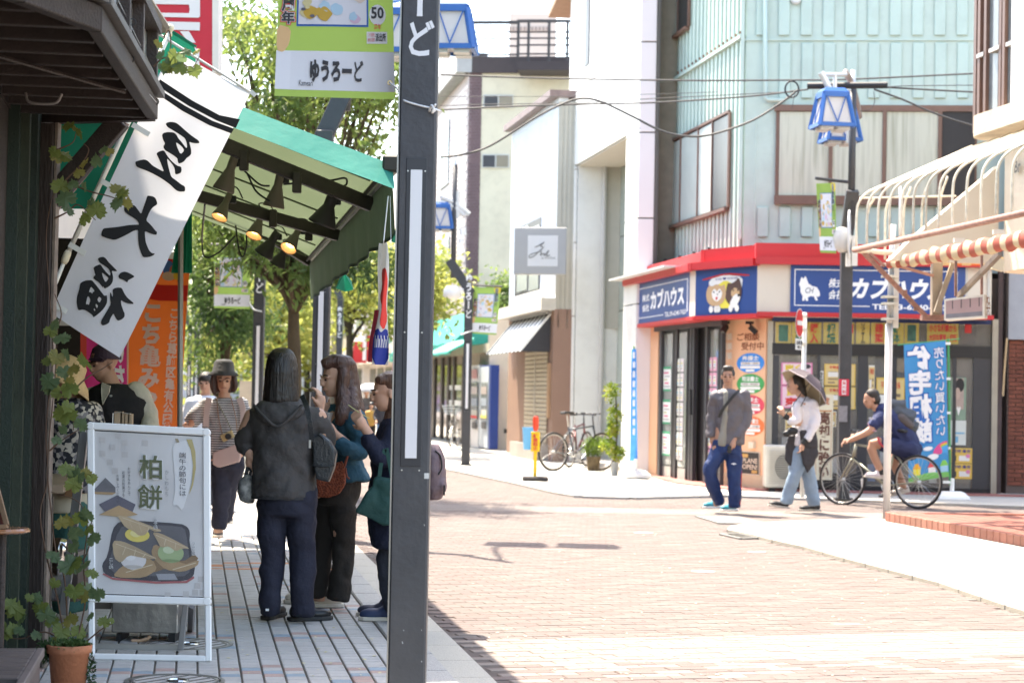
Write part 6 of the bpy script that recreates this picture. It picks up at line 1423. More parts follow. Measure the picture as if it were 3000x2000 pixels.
# brick building with cream flank
Cb=P(1368,500,54.2);Cb.z=0;BF=Fac(Cb,FX);BL_=Fac(Cb,-SD)
bb=thing('brick_apartment_building','cream building with purple brick strip and roof railing','building',(0,56,0))
m_bp=ramp_mat('purple_tile',[(0.10,0.06,0.07),(0.17,0.11,0.12),(0.23,0.17,0.17)],60,'VORONOI',rough=0.5)
zt=BF.az(1450,214)[1]
BF.px(1405,214,1800,912,-0.02,0.3,m_ivory,'wall',bb)
x0,x1=BF.az(1368,600)[0],BF.az(1405,600)[0]
BF.box(x0,3.0,x1,zt,-0.02,0.3,M((0.2,0.16,0.15),0.9,0.1),'mortar',bb)
bm_=M((0.135,0.085,0.09),0.5,0.35,3)
z=3.0;r=0
mb=MB()
while z<zt:
    xx=x0-(0.055 if r%2 else 0)
    while xx<x1-0.01:
        a_,b2=max(xx,x0),min(xx+0.10,x1)
        if b2-a_>0.02:BF.box(a_,z,b2,z+0.072,0.0,0.03,mb=mb)
        xx+=0.11
    z+=0.085;r+=1
tag(mb.build('brick_facing',bm_,bb),kind='stuff')
# street side
BL_.box(-20,2.9,0,zt,0.0,0.3,M((0.5,0.44,0.42),0.8,0.1),'side_wall',bb)
mb=MB();z=2.95;r=0;lb_=M((0.60,0.52,0.50),0.5,0.2,3)
while z<zt-0.3:
    a_=-(0.2 if r%2 else 0.0)
    while a_>-7:BL_.box(a_-0.37,z,a_-0.02,z+0.10,0.02,0.03,mb=mb);a_-=0.4
    z+=0.125;r+=1
tag(mb.build('side_brick_facing',lb_,bb),kind='stuff')
for v0,v1 in ((365,545),(700,860)):BL_.px(1288,v0,1312,v1,0.06,0.08,M((0.2,0.25,0.27),0.2,0.1),'window',bb)
q=[BL_.at(0.1,zt,0.35),BL_.at(-7.5,zt,0.35),BL_.at(-7.5,zt,-0.5),BL_.at(0.1,zt,-0.5)];MB().prism(q,(0,0,0.55)).build('parapet',M((0.38,0.38,0.37),0.8,0.15,dirt=0.2),bb)
BF.px(1362,166,1800,214,0.08,0.5,M((0.055,0.042,0.042),0.6,0.1),'fascia',bb)
for (u0,v0,u1,v1)in ((1416,278,1504,316),(1412,452,1492,492)):
    wp=thing_part('window',bb);BF.px(u0,v0,u1,v1,0.02,0.03,M((0.5,0.5,0.47),0.4,0.1),'frame',wp);um=(u0+u1)/2
    BF.px(u0+3,v0+3,um-2,v1-3,0.03,0.01,m_dgrey,'pane',wp);BF.px(um+2,v0+3,u1-3,v1-3,0.03,0.01,M((0.22,0.19,0.14),0.3,0.1),'pane',wp)
# platform and roof railing
BF.px(1515,180,1672,206,1.2,1.0,M((0.045,0.035,0.036),0.6,0.1),'platform',bb)
mr=M((0.05,0.045,0.045),0.5,0.1)
for u in (1518,1548,1608,1662):BF.px(u-4,60+(0 if u>1515 else 4),u+4,168 if u<1530 else 182,1.15,0.06,mr,'rail_post',bb)
for k,v in enumerate((62,94,112,132,158)):BF.px(1515,v-(4.5 if k==0 else 2),1675,v+(4.5 if k==0 else 2),1.16,0.05,mr,'rail',bb)
for k,v in enumerate((66,94,114,135,160)):BF.px(1372,v-(5 if k==0 else 2.2),1515,v+(5 if k==0 else 2.2),0.1,0.05,mr,'rail',bb)
BF.px(1372,66,1378,168,0.1,0.05,mr,'rail_post',bb)
# ground floor shop with green awning
gs=thing('green_awning_shop','street shop with green awning and glass front beyond the lamp','shop',(-1,51,0))
ts_=7.1;GF=Fac(ST(48,ts_),-SD)
GF.px(1200,1030,1436,1330,0,0.3,M((0.34,0.28,0.22),0.7,0.2),'wall',gs)
GF.px(1225,1020,1436,1042,0.1,0.3,M((0.42,0.38,0.28),0.7,0.2),'lintel',gs)
for u0,u1 in ((1296,1310),(1314,1326),(1330,1352),(1275,1290)):GF.px(u0,1070,u1,1290,0.03,0.02,M((0.06,0.06,0.055),0.08,0.3,2,coat=0.7),'pane',gs)
for u in (1292,1311,1327,1354,1270):GF.px(u-3,1045,u+2,1300,0.07,0.06,M((0.08,0.06,0.05),0.5,0.1),'door_post',gs)
for v in (1128,1172):GF.px(1315,v,1350,v+14,0.05,0.01,M((0.75,0.75,0.73),0.4,0),'notice',gs)
za=GF.az(1350,930)[1];zb2=GF.az(1350,1020)[1]
m_ga=M((0.02,0.30,0.24),0.6,0.08,2,trans=0.2)
sA=GF.pt(1430,1000).dot(SD);sB=GF.pt(1225,1000).dot(SD);
MB().prism([ST(sA,ts_,za+0.1),ST(sA,ts_-0.9,zb2),ST(sA,ts_,zb2)],SD*(sB-sA)).build('awning_body',m_ga,gs)
mb=MB();
for k in range(18):mb.bar(ST(sA+(sB-sA)*k/18,ts_-0.92,zb2-0.1-0.03*(k%2)),ST(sA+(sB-sA)*(k+1)/18,ts_-0.92,zb2-0.1-0.03*((k+1)%2)),0.02,0.28)
mb.build('awning_valance',m_ga,gs)
s1_=PL(1352,975,ST(0,ts_-1.2),SN).dot(SD);s2_=PL(1283,1000,ST(0,ts_-1.2),SN).dot(SD)
mb=MB();mb.prism([ST(s1_,ts_-0.9,2.62),ST(s1_,ts_-1.5,2.30),ST(s1_,ts_-1.5,2.26),ST(s1_,ts_-0.9,2.55)],SD*(s2_-s1_));mb.build('folded_awning',M((0.12,0.55,0.44),0.6,0.1,3,trans=0.2),gs)
for k,(u0,u1,colr,lb)in enumerate(((1376,1402,(0.66,0.64,0.64),'white drinks vending machine next to the lamp post'),(1404,1430,(0.50,0.54,0.58),'drinks vending machine with dark blue side beside the cream wall'))):
    vm=thing('vending_machine',lb,'vending machine',GF.pt(u0,1310,0.2));
    GF.px(u0,1070,u1+(6 if k else 0),1312,0.22,0.2,M(colr,0.4,0.1)if k==0 else M((0.02,0.05,0.22),0.4,0.05),'body',vm)
    if k:GF.px(u0,1074,u1,1310,0.235,0.03,M(colr,0.4,0.1),'front',vm)
    GF.px(u0+4,1120,u1-4,1230,0.25,0.02,M((0.20,0.22,0.24),0.2,0.6,9),'display_window',vm)
    for j in range(3):GF.px(u0+5,1132+34*j,u1-5,1154+34*j,0.265,0.01,M([(0.5,0.42,0.40),(0.3,0.35,0.42),(0.48,0.46,0.40)][j],0.4,0.6,30),'drink_row',vm)
    GF.px(u0+2,1216,u1-6,1224,0.27,0.01,m_redlet if k==0 else M((0.7,0.6,0.1),0.5,0),'label_strip',vm);GF.px(u0+6,1235,u1-8,1255,0.27,0.01,m_dgrey,'delivery_flap',vm)
    if k==0:GF.px(u0+6,1082,u1-6,1108,0.255,0.01,M((0.55,0.25,0.25),0.5,0.3,20),'picture',vm)
    for u in (u0+4,u1-4):GF.px(u-2,1312,u+2,1326,0.15,0.1,m_dgrey,'leg',vm)
# far block beyond the roof
fb=thing('far_apartment_block','distant pinkish apartment block seen through the roof railing','building',P(1550,600,160));cb(1482,38,1620,620,160,12,M((0.62,0.52,0.45),0.8,0.05),'wall',fb)
for k in range(11):cb(1490+11*k,78,1496+11*k,90,159.9,0.2,M((0.35,0.28,0.25),0.8,0),'window',fb)
# ================================================================== street beyond: right row, left row and end
row=[(62,74,7.4,7.5,(0.60,0.52,0.42)),(74,84,7.3,9,(0.56,0.50,0.45)),(84,98,7.0,8,(0.62,0.58,0.52)),(98,116,6.6,10,(0.50,0.46,0.42))]
lbs=['beige street building just beyond the green awning shop','pale street building carrying the red and white shop sign','light far building behind the yellow-green tree','farthest grey-beige building on the right row']
for (s0_,s1_,t_,h,c),lb in zip(row,lbs):
    b5=thing('street_building',lb,'building',ST(s0_,t_));MB().ob(ST(s0_,t_),SD*(s1_-s0_),SN*8,(0,0,h)).build('wall',M(c,0.8,0.08,1.0),b5)
    FF5=Fac(ST(s0_,t_),-SD);L5=s1_-s0_
    for j in range(3):
        FF5.box(-L5+0.4+j*L5/3,0.1,-L5-0.4+(j+1)*L5/3,2.3,0.03,0.05,M((0.12,0.11,0.10),0.3,0.4,2),'shopfront',b5);FF5.box(-L5+0.8+j*L5/3,4,-L5-0.8+(j+1)*L5/3,5.3,0.03,0.05,M((0.25,0.3,0.32),0.2,0.2),'window',b5)
    FF5.box(-L5,2.5,0,3.1,0.5,0.5,M(random.Random(int(s0_)).choice([(0.6,0.58,0.52),(0.4,0.46,0.4),(0.55,0.5,0.42)]),0.6,0.1),'fascia',b5)
# red-white sign
rw=thing('red_shop_sign','red and white projecting shop sign under the yellow-green tree','sign',P(1065,1020,72))
for (u0,v0,u1,v1,mt_)in ((1034,1000,1072,1062,m_red),(1072,982,1104,1058,m_red),(1062,985,1074,1055,m_white)):cb(u0,v0,u1,v1,72+(u0==1034)*0.5,0.3,mt_,'panel',rw)
cb(1104,988,1172,1040,74,0.3,M((0.25,0.55,0.48),0.5,0.1),'teal_panel',rw);cb(1150,1062,1160,1110,74,0.2,m_pinkp,'flag',rw)
for (s0_,s1_,t_,h,c)in ((20,34,-1.4,6.5,(0.5,0.46,0.4)),(34,52,-1.6,7.5,(0.42,0.40,0.38)),(52,80,-2.0,8,(0.6,0.56,0.5)),(80,116,-2.6,7,(0.55,0.5,0.45))):
    b5=thing('street_building',{20:'low tan house just beyond the orange banner, left row',34:'grey house second on the left row behind the trees',52:'pale long building third on the left row',80:'farthest low building on the left row'}[s0_],'building',ST(s0_,t_));MB().ob(ST(s0_,t_),SD*(s1_-s0_),-SN*8,(0,0,h)).build('wall',M(c,0.8,0.08,1.0),b5)
    F5=Fac(ST(s0_,t_),SD)
    for j in range(3):F5.box(0.5+j*(s1_-s0_)/3,0.1,-0.3+(j+1)*(s1_-s0_)/3,2.4,0.03,0.05,M((0.15,0.13,0.12),0.3,0.4,2),'shopfront',b5)
eb=thing('end_building','pale building closing the far end of the street behind the trees','building',ST(150,3));MB().ob(ST(150,-14),SN*40,SD*8,(0,0,7)).build('wall',M((0.62,0.60,0.56),0.8,0.08,0.6),eb)
for k in range(16):
    MB().ob(ST(149.9,-12+2.4*k,3.6),SN*1.4,SD*0.05,(0,0,1.3)).build('window',M((0.3,0.34,0.36),0.3,0.1),eb);MB().ob(ST(149.9,-12+2.4*k,0.2),SN*1.7,SD*0.05,(0,0,2.2)).build('shopfront',M((0.2+0.3*RND.random(),0.2+0.2*RND.random(),0.2+0.2*RND.random()),0.5,0.3,2),eb)
# low beige wall/box seen between the walkers and lamp (roadside)
lw=thing('street_box','cream roadside box between the bucket-hat woman and the black jacket woman','box',G(640,1400));cb(700,1115,742,1205,45,1.0,M((0.58,0.48,0.36),0.7,0.1),'case',lw);cb(688,1290,745,1372,31,0.6,M((0.52,0.50,0.44),0.7,0.1),'case',lw)

# ================================================================== trees
def tree(name,label,base,trunk,tips,leaf,mat,n_per,spread,bark,seed=1,group=None,droop=0.6,r0=0.12):
    r=random.Random(seed);t=thing(name,label,'tree',base,group)
    tb_=MB();tb_.tube(bez(trunk,5),[r0*(1-0.45*i/(len(trunk)*5-5))for i in range((len(trunk)-1)*5+1)],10);tb_.build('trunk',bark,t,smooth=True)
    top=V(trunk[-1]);lm=MB();mid=V(trunk[-2])
    for i,c in enumerate(tips):
        if i%2==0 or len(tips)<40:
            st_=top.lerp(mid,r.random()*0.7);c_=V(c);m_=st_.lerp(c_,0.5)+V((r.uniform(-.15,.15),r.uniform(-.15,.15),r.uniform(0,.25)));lm.tube(bez([st_,m_,c_],3),[r0*0.42,r0*0.36,r0*0.3,r0*0.24,r0*0.16,r0*0.1,r0*0.05],5)
    lm.build('limb',bark,t,smooth=True)
    vs=[];fs=[];L,W=leaf
    for c in tips:
        c=V(c);cs=r.uniform(0.6,1.2)
        for _ in range(int(n_per*cs)):
            g=V((r.gauss(0,1),r.gauss(0,1),r.gauss(0,0.85)))*spread*0.5*cs;p=c+g
            d=V((r.gauss(0,1),r.gauss(0,1),r.gauss(0,0.6)-droop)).normalized();s_=d.cross(V((r.gauss(0,1),r.gauss(0,1),r.gauss(0,1)))).normalized();l=L*r.uniform(0.6,1.25);w=W*r.uniform(0.7,1.2)
            k=len(vs);n_=d.cross(s_)*w*0.25;vs+=[p,p+d*l*0.45+s_*w+n_,p+d*l,p+d*l*0.45-s_*w+n_];fs.append((k,k+1,k+2,k+3))
    me=bpy.data.meshes.new('crown');me.from_pydata([tuple(v)for v in vs],[],fs);me.materials.append(mat);o=bpy.data.objects.new('crown',me);link(o,t)
    return t
def leafmat(name,cols,scale=0.9,trans=0.5):
    m=ramp_mat(name,cols,scale,rough=0.45,trans=trans,detail=6);return m
m_lf1=leafmat('leaf_green',[(0.05,0.095,0.03),(0.15,0.22,0.055),(0.36,0.40,0.11)])
m_lf2=leafmat('leaf_dark',[(0.04,0.08,0.03),(0.10,0.17,0.045),(0.24,0.31,0.07)])
m_lf3=leafmat('leaf_yellow',[(0.15,0.20,0.05),(0.34,0.37,0.09),(0.52,0.50,0.14)])
m_bark=M((0.085,0.062,0.035),0.9,0.35,4,1.0,40);m_bark2=M((0.06,0.05,0.038),0.9,0.3,4,0.8,40)
def tipcloud(seed,n,boxes,Y,dY):
    r=random.Random(seed);out=[]
    tot=sum((b[2]-b[0])*(b[3]-b[1])for b in boxes)
    for b in boxes:
        k=max(1,int(n*(b[2]-b[0])*(b[3]-b[1])/tot))
        for _ in range(k):out.append(P(r.uniform(b[0],b[2]),r.uniform(b[1],b[3]),Y+r.uniform(-dY,dY)))
    return out
T1=lambda u,v:P(u,v,26)
tree('street_tree','big leafy tree with forked mossy trunk behind the awning lamps',G(862,1443),[V((G(862,1443).x,26,0)),T1(862,1100),T1(860,960),T1(862,850)],
     tipcloud(3,105,[(640,-60,790,130),(700,60,840,330),(790,180,1000,420),(1000,240,1180,430),(600,330,720,470),(820,-80,1180,200),(1060,420,1150,470)],26,1.6)+tipcloud(4,40,[(600,600,700,700),(700,700,800,760),(880,700,960,820),(950,760,1120,800)],26,1.0),
     (0.16,0.026),m_lf1,85,0.42,m_bark,5,'trees along the shopping street',0.9,0.11)
mb=MB();
for L in ([(862,870),(835,780),(815,700),(800,640)],[(865,860),(880,780),(878,700),(870,620)],[(868,880),(905,800),(925,700),(930,640)],[(862,900),(840,840),(830,790)]):mb.tube(bez([T1(*p)for p in L],4),[0.085-0.0035*i for i in range(len(L)*4-3)],8)
mb.build('limb',m_bark,bpy.data.objects['street_tree'],smooth=True)
T2=lambda u,v:P(u,v,38)
tree('street_tree','darker drooping tree behind the green banner and bucket-hat woman',G(655,1345),[V((T2(650,1100).x,38,0)),T2(652,1100),T2(665,980),T2(668,900)],
     tipcloud(7,105,[(575,620,640,900),(640,600,770,760),(600,880,700,980),(700,880,760,960),(590,980,640,1050)],38,1.8),(0.18,0.028),m_lf2,85,0.6,m_bark,8,'trees along the shopping street',1.0,0.14)
T3=lambda u,v:P(u,v,60)
tree('street_tree','yellow-green tree with thin forked trunk above the red sign',G(1022,1285),[V((T3(1026,1100).x,60,0)),T3(1024,1050),T3(1022,960),T3(1010,880)],
     tipcloud(9,95,[(960,800,1040,900),(1060,740,1180,850),(1100,800,1200,960),(940,860,1000,920),(1020,820,1090,880)],60,2.5),(0.22,0.05),m_lf3,75,0.9,m_bark2,10,'trees along the shopping street',0.4,0.13)
mb=MB();
for L in ([(1024,1010),(1045,970),(1064,945),(1055,930)],[(1020,985),(1005,900),(990,830)],[(1022,980),(1045,900),(1070,850)],[(1000,960),(985,920),(975,905)]):mb.tube(bez([T3(*p)for p in L],4),[0.07-0.003*i for i in range(len(L)*4-3)],6)
mb.build('limb',m_bark2,bpy.data.objects['street_tree.002'],smooth=True)
T4=lambda u,v:P(u,v,42)
tree('street_tree','yellow-green tree half hidden behind the foreground lamp column',G(1238,1330),[V((T4(1238,1100).x,42,0)),T4(1238,1100),T4(1240,1000)],
     tipcloud(12,34,[(1210,760,1305,910),(1255,900,1290,945)],42,1.2),(0.15,0.045),m_lf3,80,0.5,m_bark2,13,'trees along the shopping street',0.3,0.1)
tree('street_tree','soft green far tree between the two grey lamp posts',G(800,1230),[V((P(800,1100,95).x,95,0)),P(800,1080,95),P(800,1000,95)],
     tipcloud(15,80,[(740,800,880,1000),(760,980,900,1060),(560,980,640,1100)],95,4),(0.4,0.09),m_lf3,90,1.8,m_bark2,16,'trees along the shopping street',0.3,0.2)
tree('street_tree','distant dark green tree low behind the far posts',G(900,1215),[V((P(900,1100,110).x,110,0)),P(900,1080,110),P(900,1000,110)],
     tipcloud(17,70,[(860,830,1010,1010),(600,1000,760,1110),(540,800,600,1000)],110,5),(0.4,0.09),m_lf1,80,2.0,m_bark2,18,'trees along the shopping street',0.3,0.2)
tree('garden_tree','bit of green tree showing above the cream wall',P(1490,1300,50),[V((P(1490,1100,50).x,50,0)),P(1490,1100,50),P(1490,950,50)],tipcloud(19,16,[(1462,830,1510,925)],50,0.5),(0.16,0.045),m_lf1,70,0.6,m_bark2,20,None,0.3,0.06)
# ================================================================== overhead cables
cab=[([(1290,219),(1470,226),(1672,231),(2000,236),(2340,235),(2480,233),(2850,216)],0.012,27),([(1290,322),(1500,312),(1700,306),(1930,300),(2200,282),(2368,262)],0.012,27),([(1290,461),(1360,452),(1440,425),(1560,350),(1640,308),(1700,289),(1760,298),(1850,340),(1930,380),(2000,398),(2080,395),(2200,355),(2290,300),(2340,262)],0.015,26.5),([(1290,310),(1480,305),(1700,302),(1900,290),(2100,280),(2340,268)],0.006,27.2),([(1290,283),(1600,283),(1850,278),(2100,270)],0.004,27.4),([(2595,256),(2700,262),(2850,270)],0.012,26),([(2560,262),(2640,290),(2720,325),(2790,350),(2850,368)],0.013,26),([(2590,256),(2660,252),(2850,250)],0.006,26),([(2330,262),(2320,320)],0.004,26.4),([(2560,268),(2562,300),(2548,320),(2520,326)],0.005,26)]
cn=['long straight overhead cable crossing above the street','second overhead cable running to the black splice box','heavy drooping overhead cable sagging across the mint building','thin overhead wire beside the second cable','faintest overhead wire below the straight cable','short cable from splice box to the round-cornered house','dark cable sloping down to the round-cornered house','thin upper wire right of the splice box','wire end hanging below the cable coil','curled wire between splice box and lantern mast']
for (L,r_,Y),lb in zip(cab,cn):
    o=MB().tube(bez([P(u,v,Y)for u,v in L],6),r_,6).build('overhead_cable',M((0.06,0.06,0.06),0.6,0.3,30));tag(o,lb,'cable','overhead cables')
o=MB().tube([P(2366,252,26.3),P(2600,250,26)],0.045,10).build('splice_box',m_black);tag(o,'black cable splice tube behind the twin lanterns','cable joint')
o=MB().tube([P(2320+20*math.cos(a),262+24*math.sin(a),26.4)for a in [i*math.pi/8 for i in range(16)]],0.012,6,closed=True).build('cable_coil',m_black);tag(o,'coil of spare cable hanging on the overhead line','cable coil')

# ================================================================== round-cornered house, right foreground
rh=thing('round_corner_house','cream house with rounded ledge and brown windows at the right edge','building',ST(19,9))
tH=8.2;sH=P(2830,380,21.4).dot(SD)
m_rh=M((0.70,0.60,0.46),0.85,0.08,1.5,0.6,30,dirt=0.12)
arc=lambda r_,t_,s_,z:[ST(s_-r_+r_*math.sin(a),t_+r_-r_*math.cos(a),z)for a in [i*math.pi/2/8 for i in range(9)]]
def hbody(t_,s_,r_,z0_,z1_,mat,name):
    pts=[ST(8,t_,z0_)]+arc(r_,t_,s_,z0_)+[ST(s_,t_+5,z0_),ST(8,t_+5,z0_)]
    return MB().prism(pts[::1],(0,0,z1_-z0_)).build(name,mat,rh)
hbody(tH+0.22,sH-0.1,0.4,2.75,4.3,m_rh,'wall');hbody(tH-0.05,sH+0.15,0.45,4.2,4.42,M((0.62,0.55,0.42),0.8,0.15,6,0.4,30,dirt=0.4),'ledge');hbody(tH+0.3,sH-0.1,0.4,4.42,9,M((0.70,0.66,0.6),0.8,0.05),'upper_wall')
hbody(tH+1.2,sH-0.4,0.6,0.1,2.8,M((0.08,0.065,0.05),0.8,0.3),'ground_floor')
RH=Fac(ST(sH,tH+0.2),-SD)
RH.px(2853,-200,2962,372,0.0,0.3,m_brownf,'window',rh)
for (u0,u1)in ((2872,2880),(2898,2925),(2932,2937),(2948,2962)):RH.px(u0,-150,u1,330,0.02,0.02,M((0.16,0.17,0.17),0.15,0.2),'pane',rh)
for u in (2857,2868,2886,2930,2940):RH.px(u-3.5,-200,u+3.5,350,0.06,0.08,m_brownf,'mullion',rh)
for (u0,u1,v)in ((2860,2880,156),(2896,2926,138),(2946,2964,122)):RH.px(u0,v,u1,v+12,0.07,0.05,M((0.45,0.40,0.36),0.4,0.1,metal=0.3),'rail',rh)
RH.px(2964,-300,3200,330,0.1,0.4,M((0.76,0.75,0.72),0.7,0.03),'white_pier',rh)
# stepped cream parapet behind the bars
q=[ST(sH-0.05,7.25,2.85),ST(sH-0.05,7.45,3.05),ST(sH-0.05,tH+0.25,3.9),ST(sH-0.05,tH+0.25,2.85)];MB().prism(q,SD*-0.15).build('sloping_wall',M((0.66,0.58,0.46),0.85,0.06,2),rh)
mb=MB();c=RH.pt(2982,492,0.0);
lay(mb,'Br',plane(RH.pt(2972,508,0.02),RH.ax*0.16,Z3*0.13),(0,0,1,1),bold=0.03);mb.build('lettering',M((0.12,0.11,0.09),0.5,0),rh)
mb=MB();mb.tube([RH.pt(2868,560,-0.05),RH.pt(2866,680,-0.05)],0.05,8);mb.build('pipe',M((0.4,0.38,0.34),0.6,0.2),rh)
# cage awning frame
m_bar=M((0.62,0.57,0.46),0.5,0.35,14,dirt=0.3);m_rbar=M((0.26,0.14,0.11),0.7,0.5,16)
cg=thing('awning_frame','rusty cream pipe awning frame curving out over the terrace','awning frame',ST(19,7.5))
tF=7.0;zF=2.98
prof=[(tF,zF),(tF,3.35),(tF+0.03,3.50),(tF+0.12,3.60),(tF+0.28,3.68),(tH+0.1,4.15)]
s_=P(2500,735,21.4).dot(SD);s0c=s_
k=0
while s_>13.5:
    dz=0.0;MB().tube(bez([ST(s_,a,b)for a,b in prof],4),0.013,7).build('bar',m_bar,cg,smooth=True);s_-=0.345;k+=1
for i in range(5): # far end bars
    f_=(i+1)/6;t_=tF+f_*1.25;MB().tube(bez([ST(s0c+0.25,t_,2.9),ST(s0c+0.25,t_,3.35+f_*0.25),ST(s0c+0.2,t_+0.06,3.5+f_*0.4)],4),0.013,7).build('bar',m_bar,cg,smooth=True)
MB().tube([ST(s0c+0.05,tF,zF),ST(13.4,tF,zF+0.02)],0.032,10).build('lower_rail',m_rbar,cg,smooth=True)
MB().tube([ST(s0c+0.05,tF+0.05,zF+0.01),ST(13.4,tF+0.05,zF+0.05)],0.016,8).build('lower_rail',m_bar,cg,smooth=True)
MB().tube([ST(s0c+0.05,tF,zF),ST(s0c+0.25,tH+0.2,zF-0.05)],0.028,8).build('end_rail',m_bar,cg)
MB().tube([ST(s0c,tF+0.28,3.66),ST(13.4,tF+0.28,3.69)],0.009,6).build('upper_rail',m_bar,cg);MB().tube([ST(s0c+0.2,tF+0.1,3.56),ST(s0c+0.2,tH,3.62)],0.011,6).build('upper_rail',m_bar,cg)
for (a,b,w,mt_)in (((2528,738,21.5),(2716,930,21.6),0.045,m_rbar),((2548,742,21.5),(2592,780,21.5),0.03,m_rbar),((2605,772,21.6),(2735,808,21.6),0.03,m_rbar),((2742,915,21.5),(2795,762,21.5),0.05,M((0.30,0.25,0.19),0.7,0.3)),((2808,868,20.5),(2930,742,19.5),0.05,M((0.16,0.13,0.11),0.7,0.3))):
    MB().bar(P(*a),P(*b),w,w).build('brace',mt_,cg)
cb(2731,752,2760,936,21.6,0.12,M((0.27,0.22,0.17),0.7,0.3,5),'hanging_post',cg);cb(2704,922,2766,937,21.55,0.16,m_rbar,'bracket',cg)
for (u,v)in ((2650,855),(2668,880),(2684,905)):MB().box(P(u,v,21.5),(0.05,0.05,0.04)).build('bracket',m_rbar,cg)
# striped cloth
sc_=thing('striped_cloth_awning','red and cream striped cloth rolled along the awning frame','awning',P(2800,730,20))
st0,st1=PT(2604,770,7.4),PT(3060,700,7.4)
mats=[M((0.42,0.12,0.09),0.8,0.1,3,trans=0.25),M((0.62,0.52,0.36),0.8,0.06,3,trans=0.25)]
nS=27;
for i in range(nS):
    mb=MB();vs=[];
    for j in range(2):
        f_=(i+j)/nS;c=ST(st0.dot(SD)+(st1.dot(SD)-st0.dot(SD))*f_,7.4,2.845+0.012*math.sin(f_*60));rr=0.042+0.022*min(1,f_*3)+0.006*math.sin(f_*80)
        for a in range(10):th=2*math.pi*a/10;vs.append(c+SN*(rr*0.8*math.cos(th))+Z3*(rr*1.25*math.sin(th)))
    mb.add(vs,[(a,(a+1)%10,10+(a+1)%10,10+a)for a in range(10)]);mb.build('stripe',mats[i%2],sc_,smooth=True)
for i in range(9):cb(2762+28*i,753,2790+28*i,776,21.9,0.1,[M((0.62,0.15,0.04),0.8,0.1),M((0.62,0.46,0.26),0.8,0.1)][(i+1)%2],'stripe',sc_)
for u,v in ((2795,752),(2932,727),(2810,705),(2925,680)):MB().box(P(u,v,20.5),(0.11,0.06,0.05)).build('clamp',M((0.66,0.6,0.52),0.5,0.1),sc_)
o=MB().prism([P(2918,752,20),P(2942,760,20),P(2940,795,20),P(2905,786,20)],(0,0.1,0)).build('hanging_lamp',M((0.62,0.55,0.4),0.6,0.1));tag(o,'small cream lamp tilted under the striped awning','lamp')
# hanging light box sign
hb_=thing('light_box_sign','rusty pinkish-grey light box sign hanging on two rods','sign',P(2830,900,20.5))
L0,L1,L2,L3=P(2766,876,20.5),P(2884,862,20.0),P(2884,930,20.0),P(2766,938,20.5)
MB().prism([L0,L1,L2,L3],(0.09,0.25,0)).build('case',M((0.60,0.56,0.50),0.5,0.15,8,dirt=0.3),hb_)
sfL=lambda a,b,o=0.0:L3.lerp(L2,a).lerp(L0.lerp(L1,a),b)+V((-0.08*o,-o,0));mb=MB();rect(mb,sfL,0.04,0.08,0.95,0.9,0.004);mb.build('panel',M((0.36,0.25,0.25),0.3,0.15,3),hb_)
for k in range(4):mb=MB();rect(mb,sfL,0.2+0.22*k,0.5,0.22+0.22*k,0.9,0.006);mb.build('seam',m_dgrey,hb_)
mb=MB();rect(mb,sfL,0.04,0.08,0.95,0.28,0.006);mb.build('lower_band',M((0.17,0.16,0.18),0.4,0.2),hb_)
mb=MB();lay(mb,'喫茶',plane(P(2888,926,19.98),V((0.055,0.05,0)),Z3*0.20),(0,0,1,1),vertical=True,bold=0.03);mb.build('lettering',m_rust,hb_)
for u in (2800,2876):MB().bar(P(u,735,20.4),P(u,868,20.4),0.025,0.025).build('rod',m_rbar,hb_)
# white pole with sign backs
wp_=thing('white_pole','slim white pole at the terrace corner','pole',(P(2600,1300,23).x,23,0))
pp_=P(2600,1300,23.0);MB().tube([V((pp_.x,23,0)),V((pp_.x,23,2.25))],0.042,12).build('lower_tube',M((0.66,0.64,0.62),0.4,0.06),wp_,smooth=True);MB().tube([V((pp_.x,23,2.2)),V((pp_.x+0.03,23,3.4))],0.034,12).build('upper_tube',M((0.66,0.64,0.62),0.4,0.06),wp_,smooth=True)
cb(2617,700,2632,960,22.9,0.06,M((0.55,0.54,0.52),0.4,0.1,metal=0.3),'channel',wp_)
for v in (770,805,865,885,930):cb(2588,v,2630,v+7,22.85,0.16,m_steel,'clamp',wp_)
for (u,v,h_,Y,lb)in ((2637,622,0.30,23.0,'round traffic sign seen edge-on above the white pole'),(2488,685,0.32,26.5,'round traffic sign seen edge-on against the grey lamp')):
    c=P(u,v,Y);mb=MB();Rm=V((1.0,-0.22,0)).to_track_quat('Z','Y').to_matrix();mb.lathe(c,[(0.0,-0.01),(h_,-0.01),(h_,0.01),(0.0,0.012)],28,M3=Rm,close=False);o=mb.build('round_sign',M((0.66,0.66,0.66),0.4,0.05));tag(o,lb,'traffic sign')
mb=MB();
for (u0,v0,u1,v1)in ((2480,740,2492,780),(2495,690,2512,778)):a=P(u0,v1,26.5);b_=P(u1,v1,26.5);c_=P(u0,v0,26.5);mb.ob(a,V((b_.x-a.x,0,0)),(0,0.08,0),(0,0,c_.z-a.z))
mb.build('clamp_bracket',M((0.6,0.58,0.54),0.4,0.1),bpy.data.objects[tS.name])
o=MB().lathe(P(2468,695,26.5),[(0,0.14),(0.08,0.12),(0.13,0.0),(0.10,-0.14),(0.05,-0.2),(0,-0.2)],18,close=False).build('loudspeaker',M((0.62,0.58,0.52),0.5,0.05),smooth=True);tag(o,'cream rounded loudspeaker on the grey lamp by the corner shop','loudspeaker')
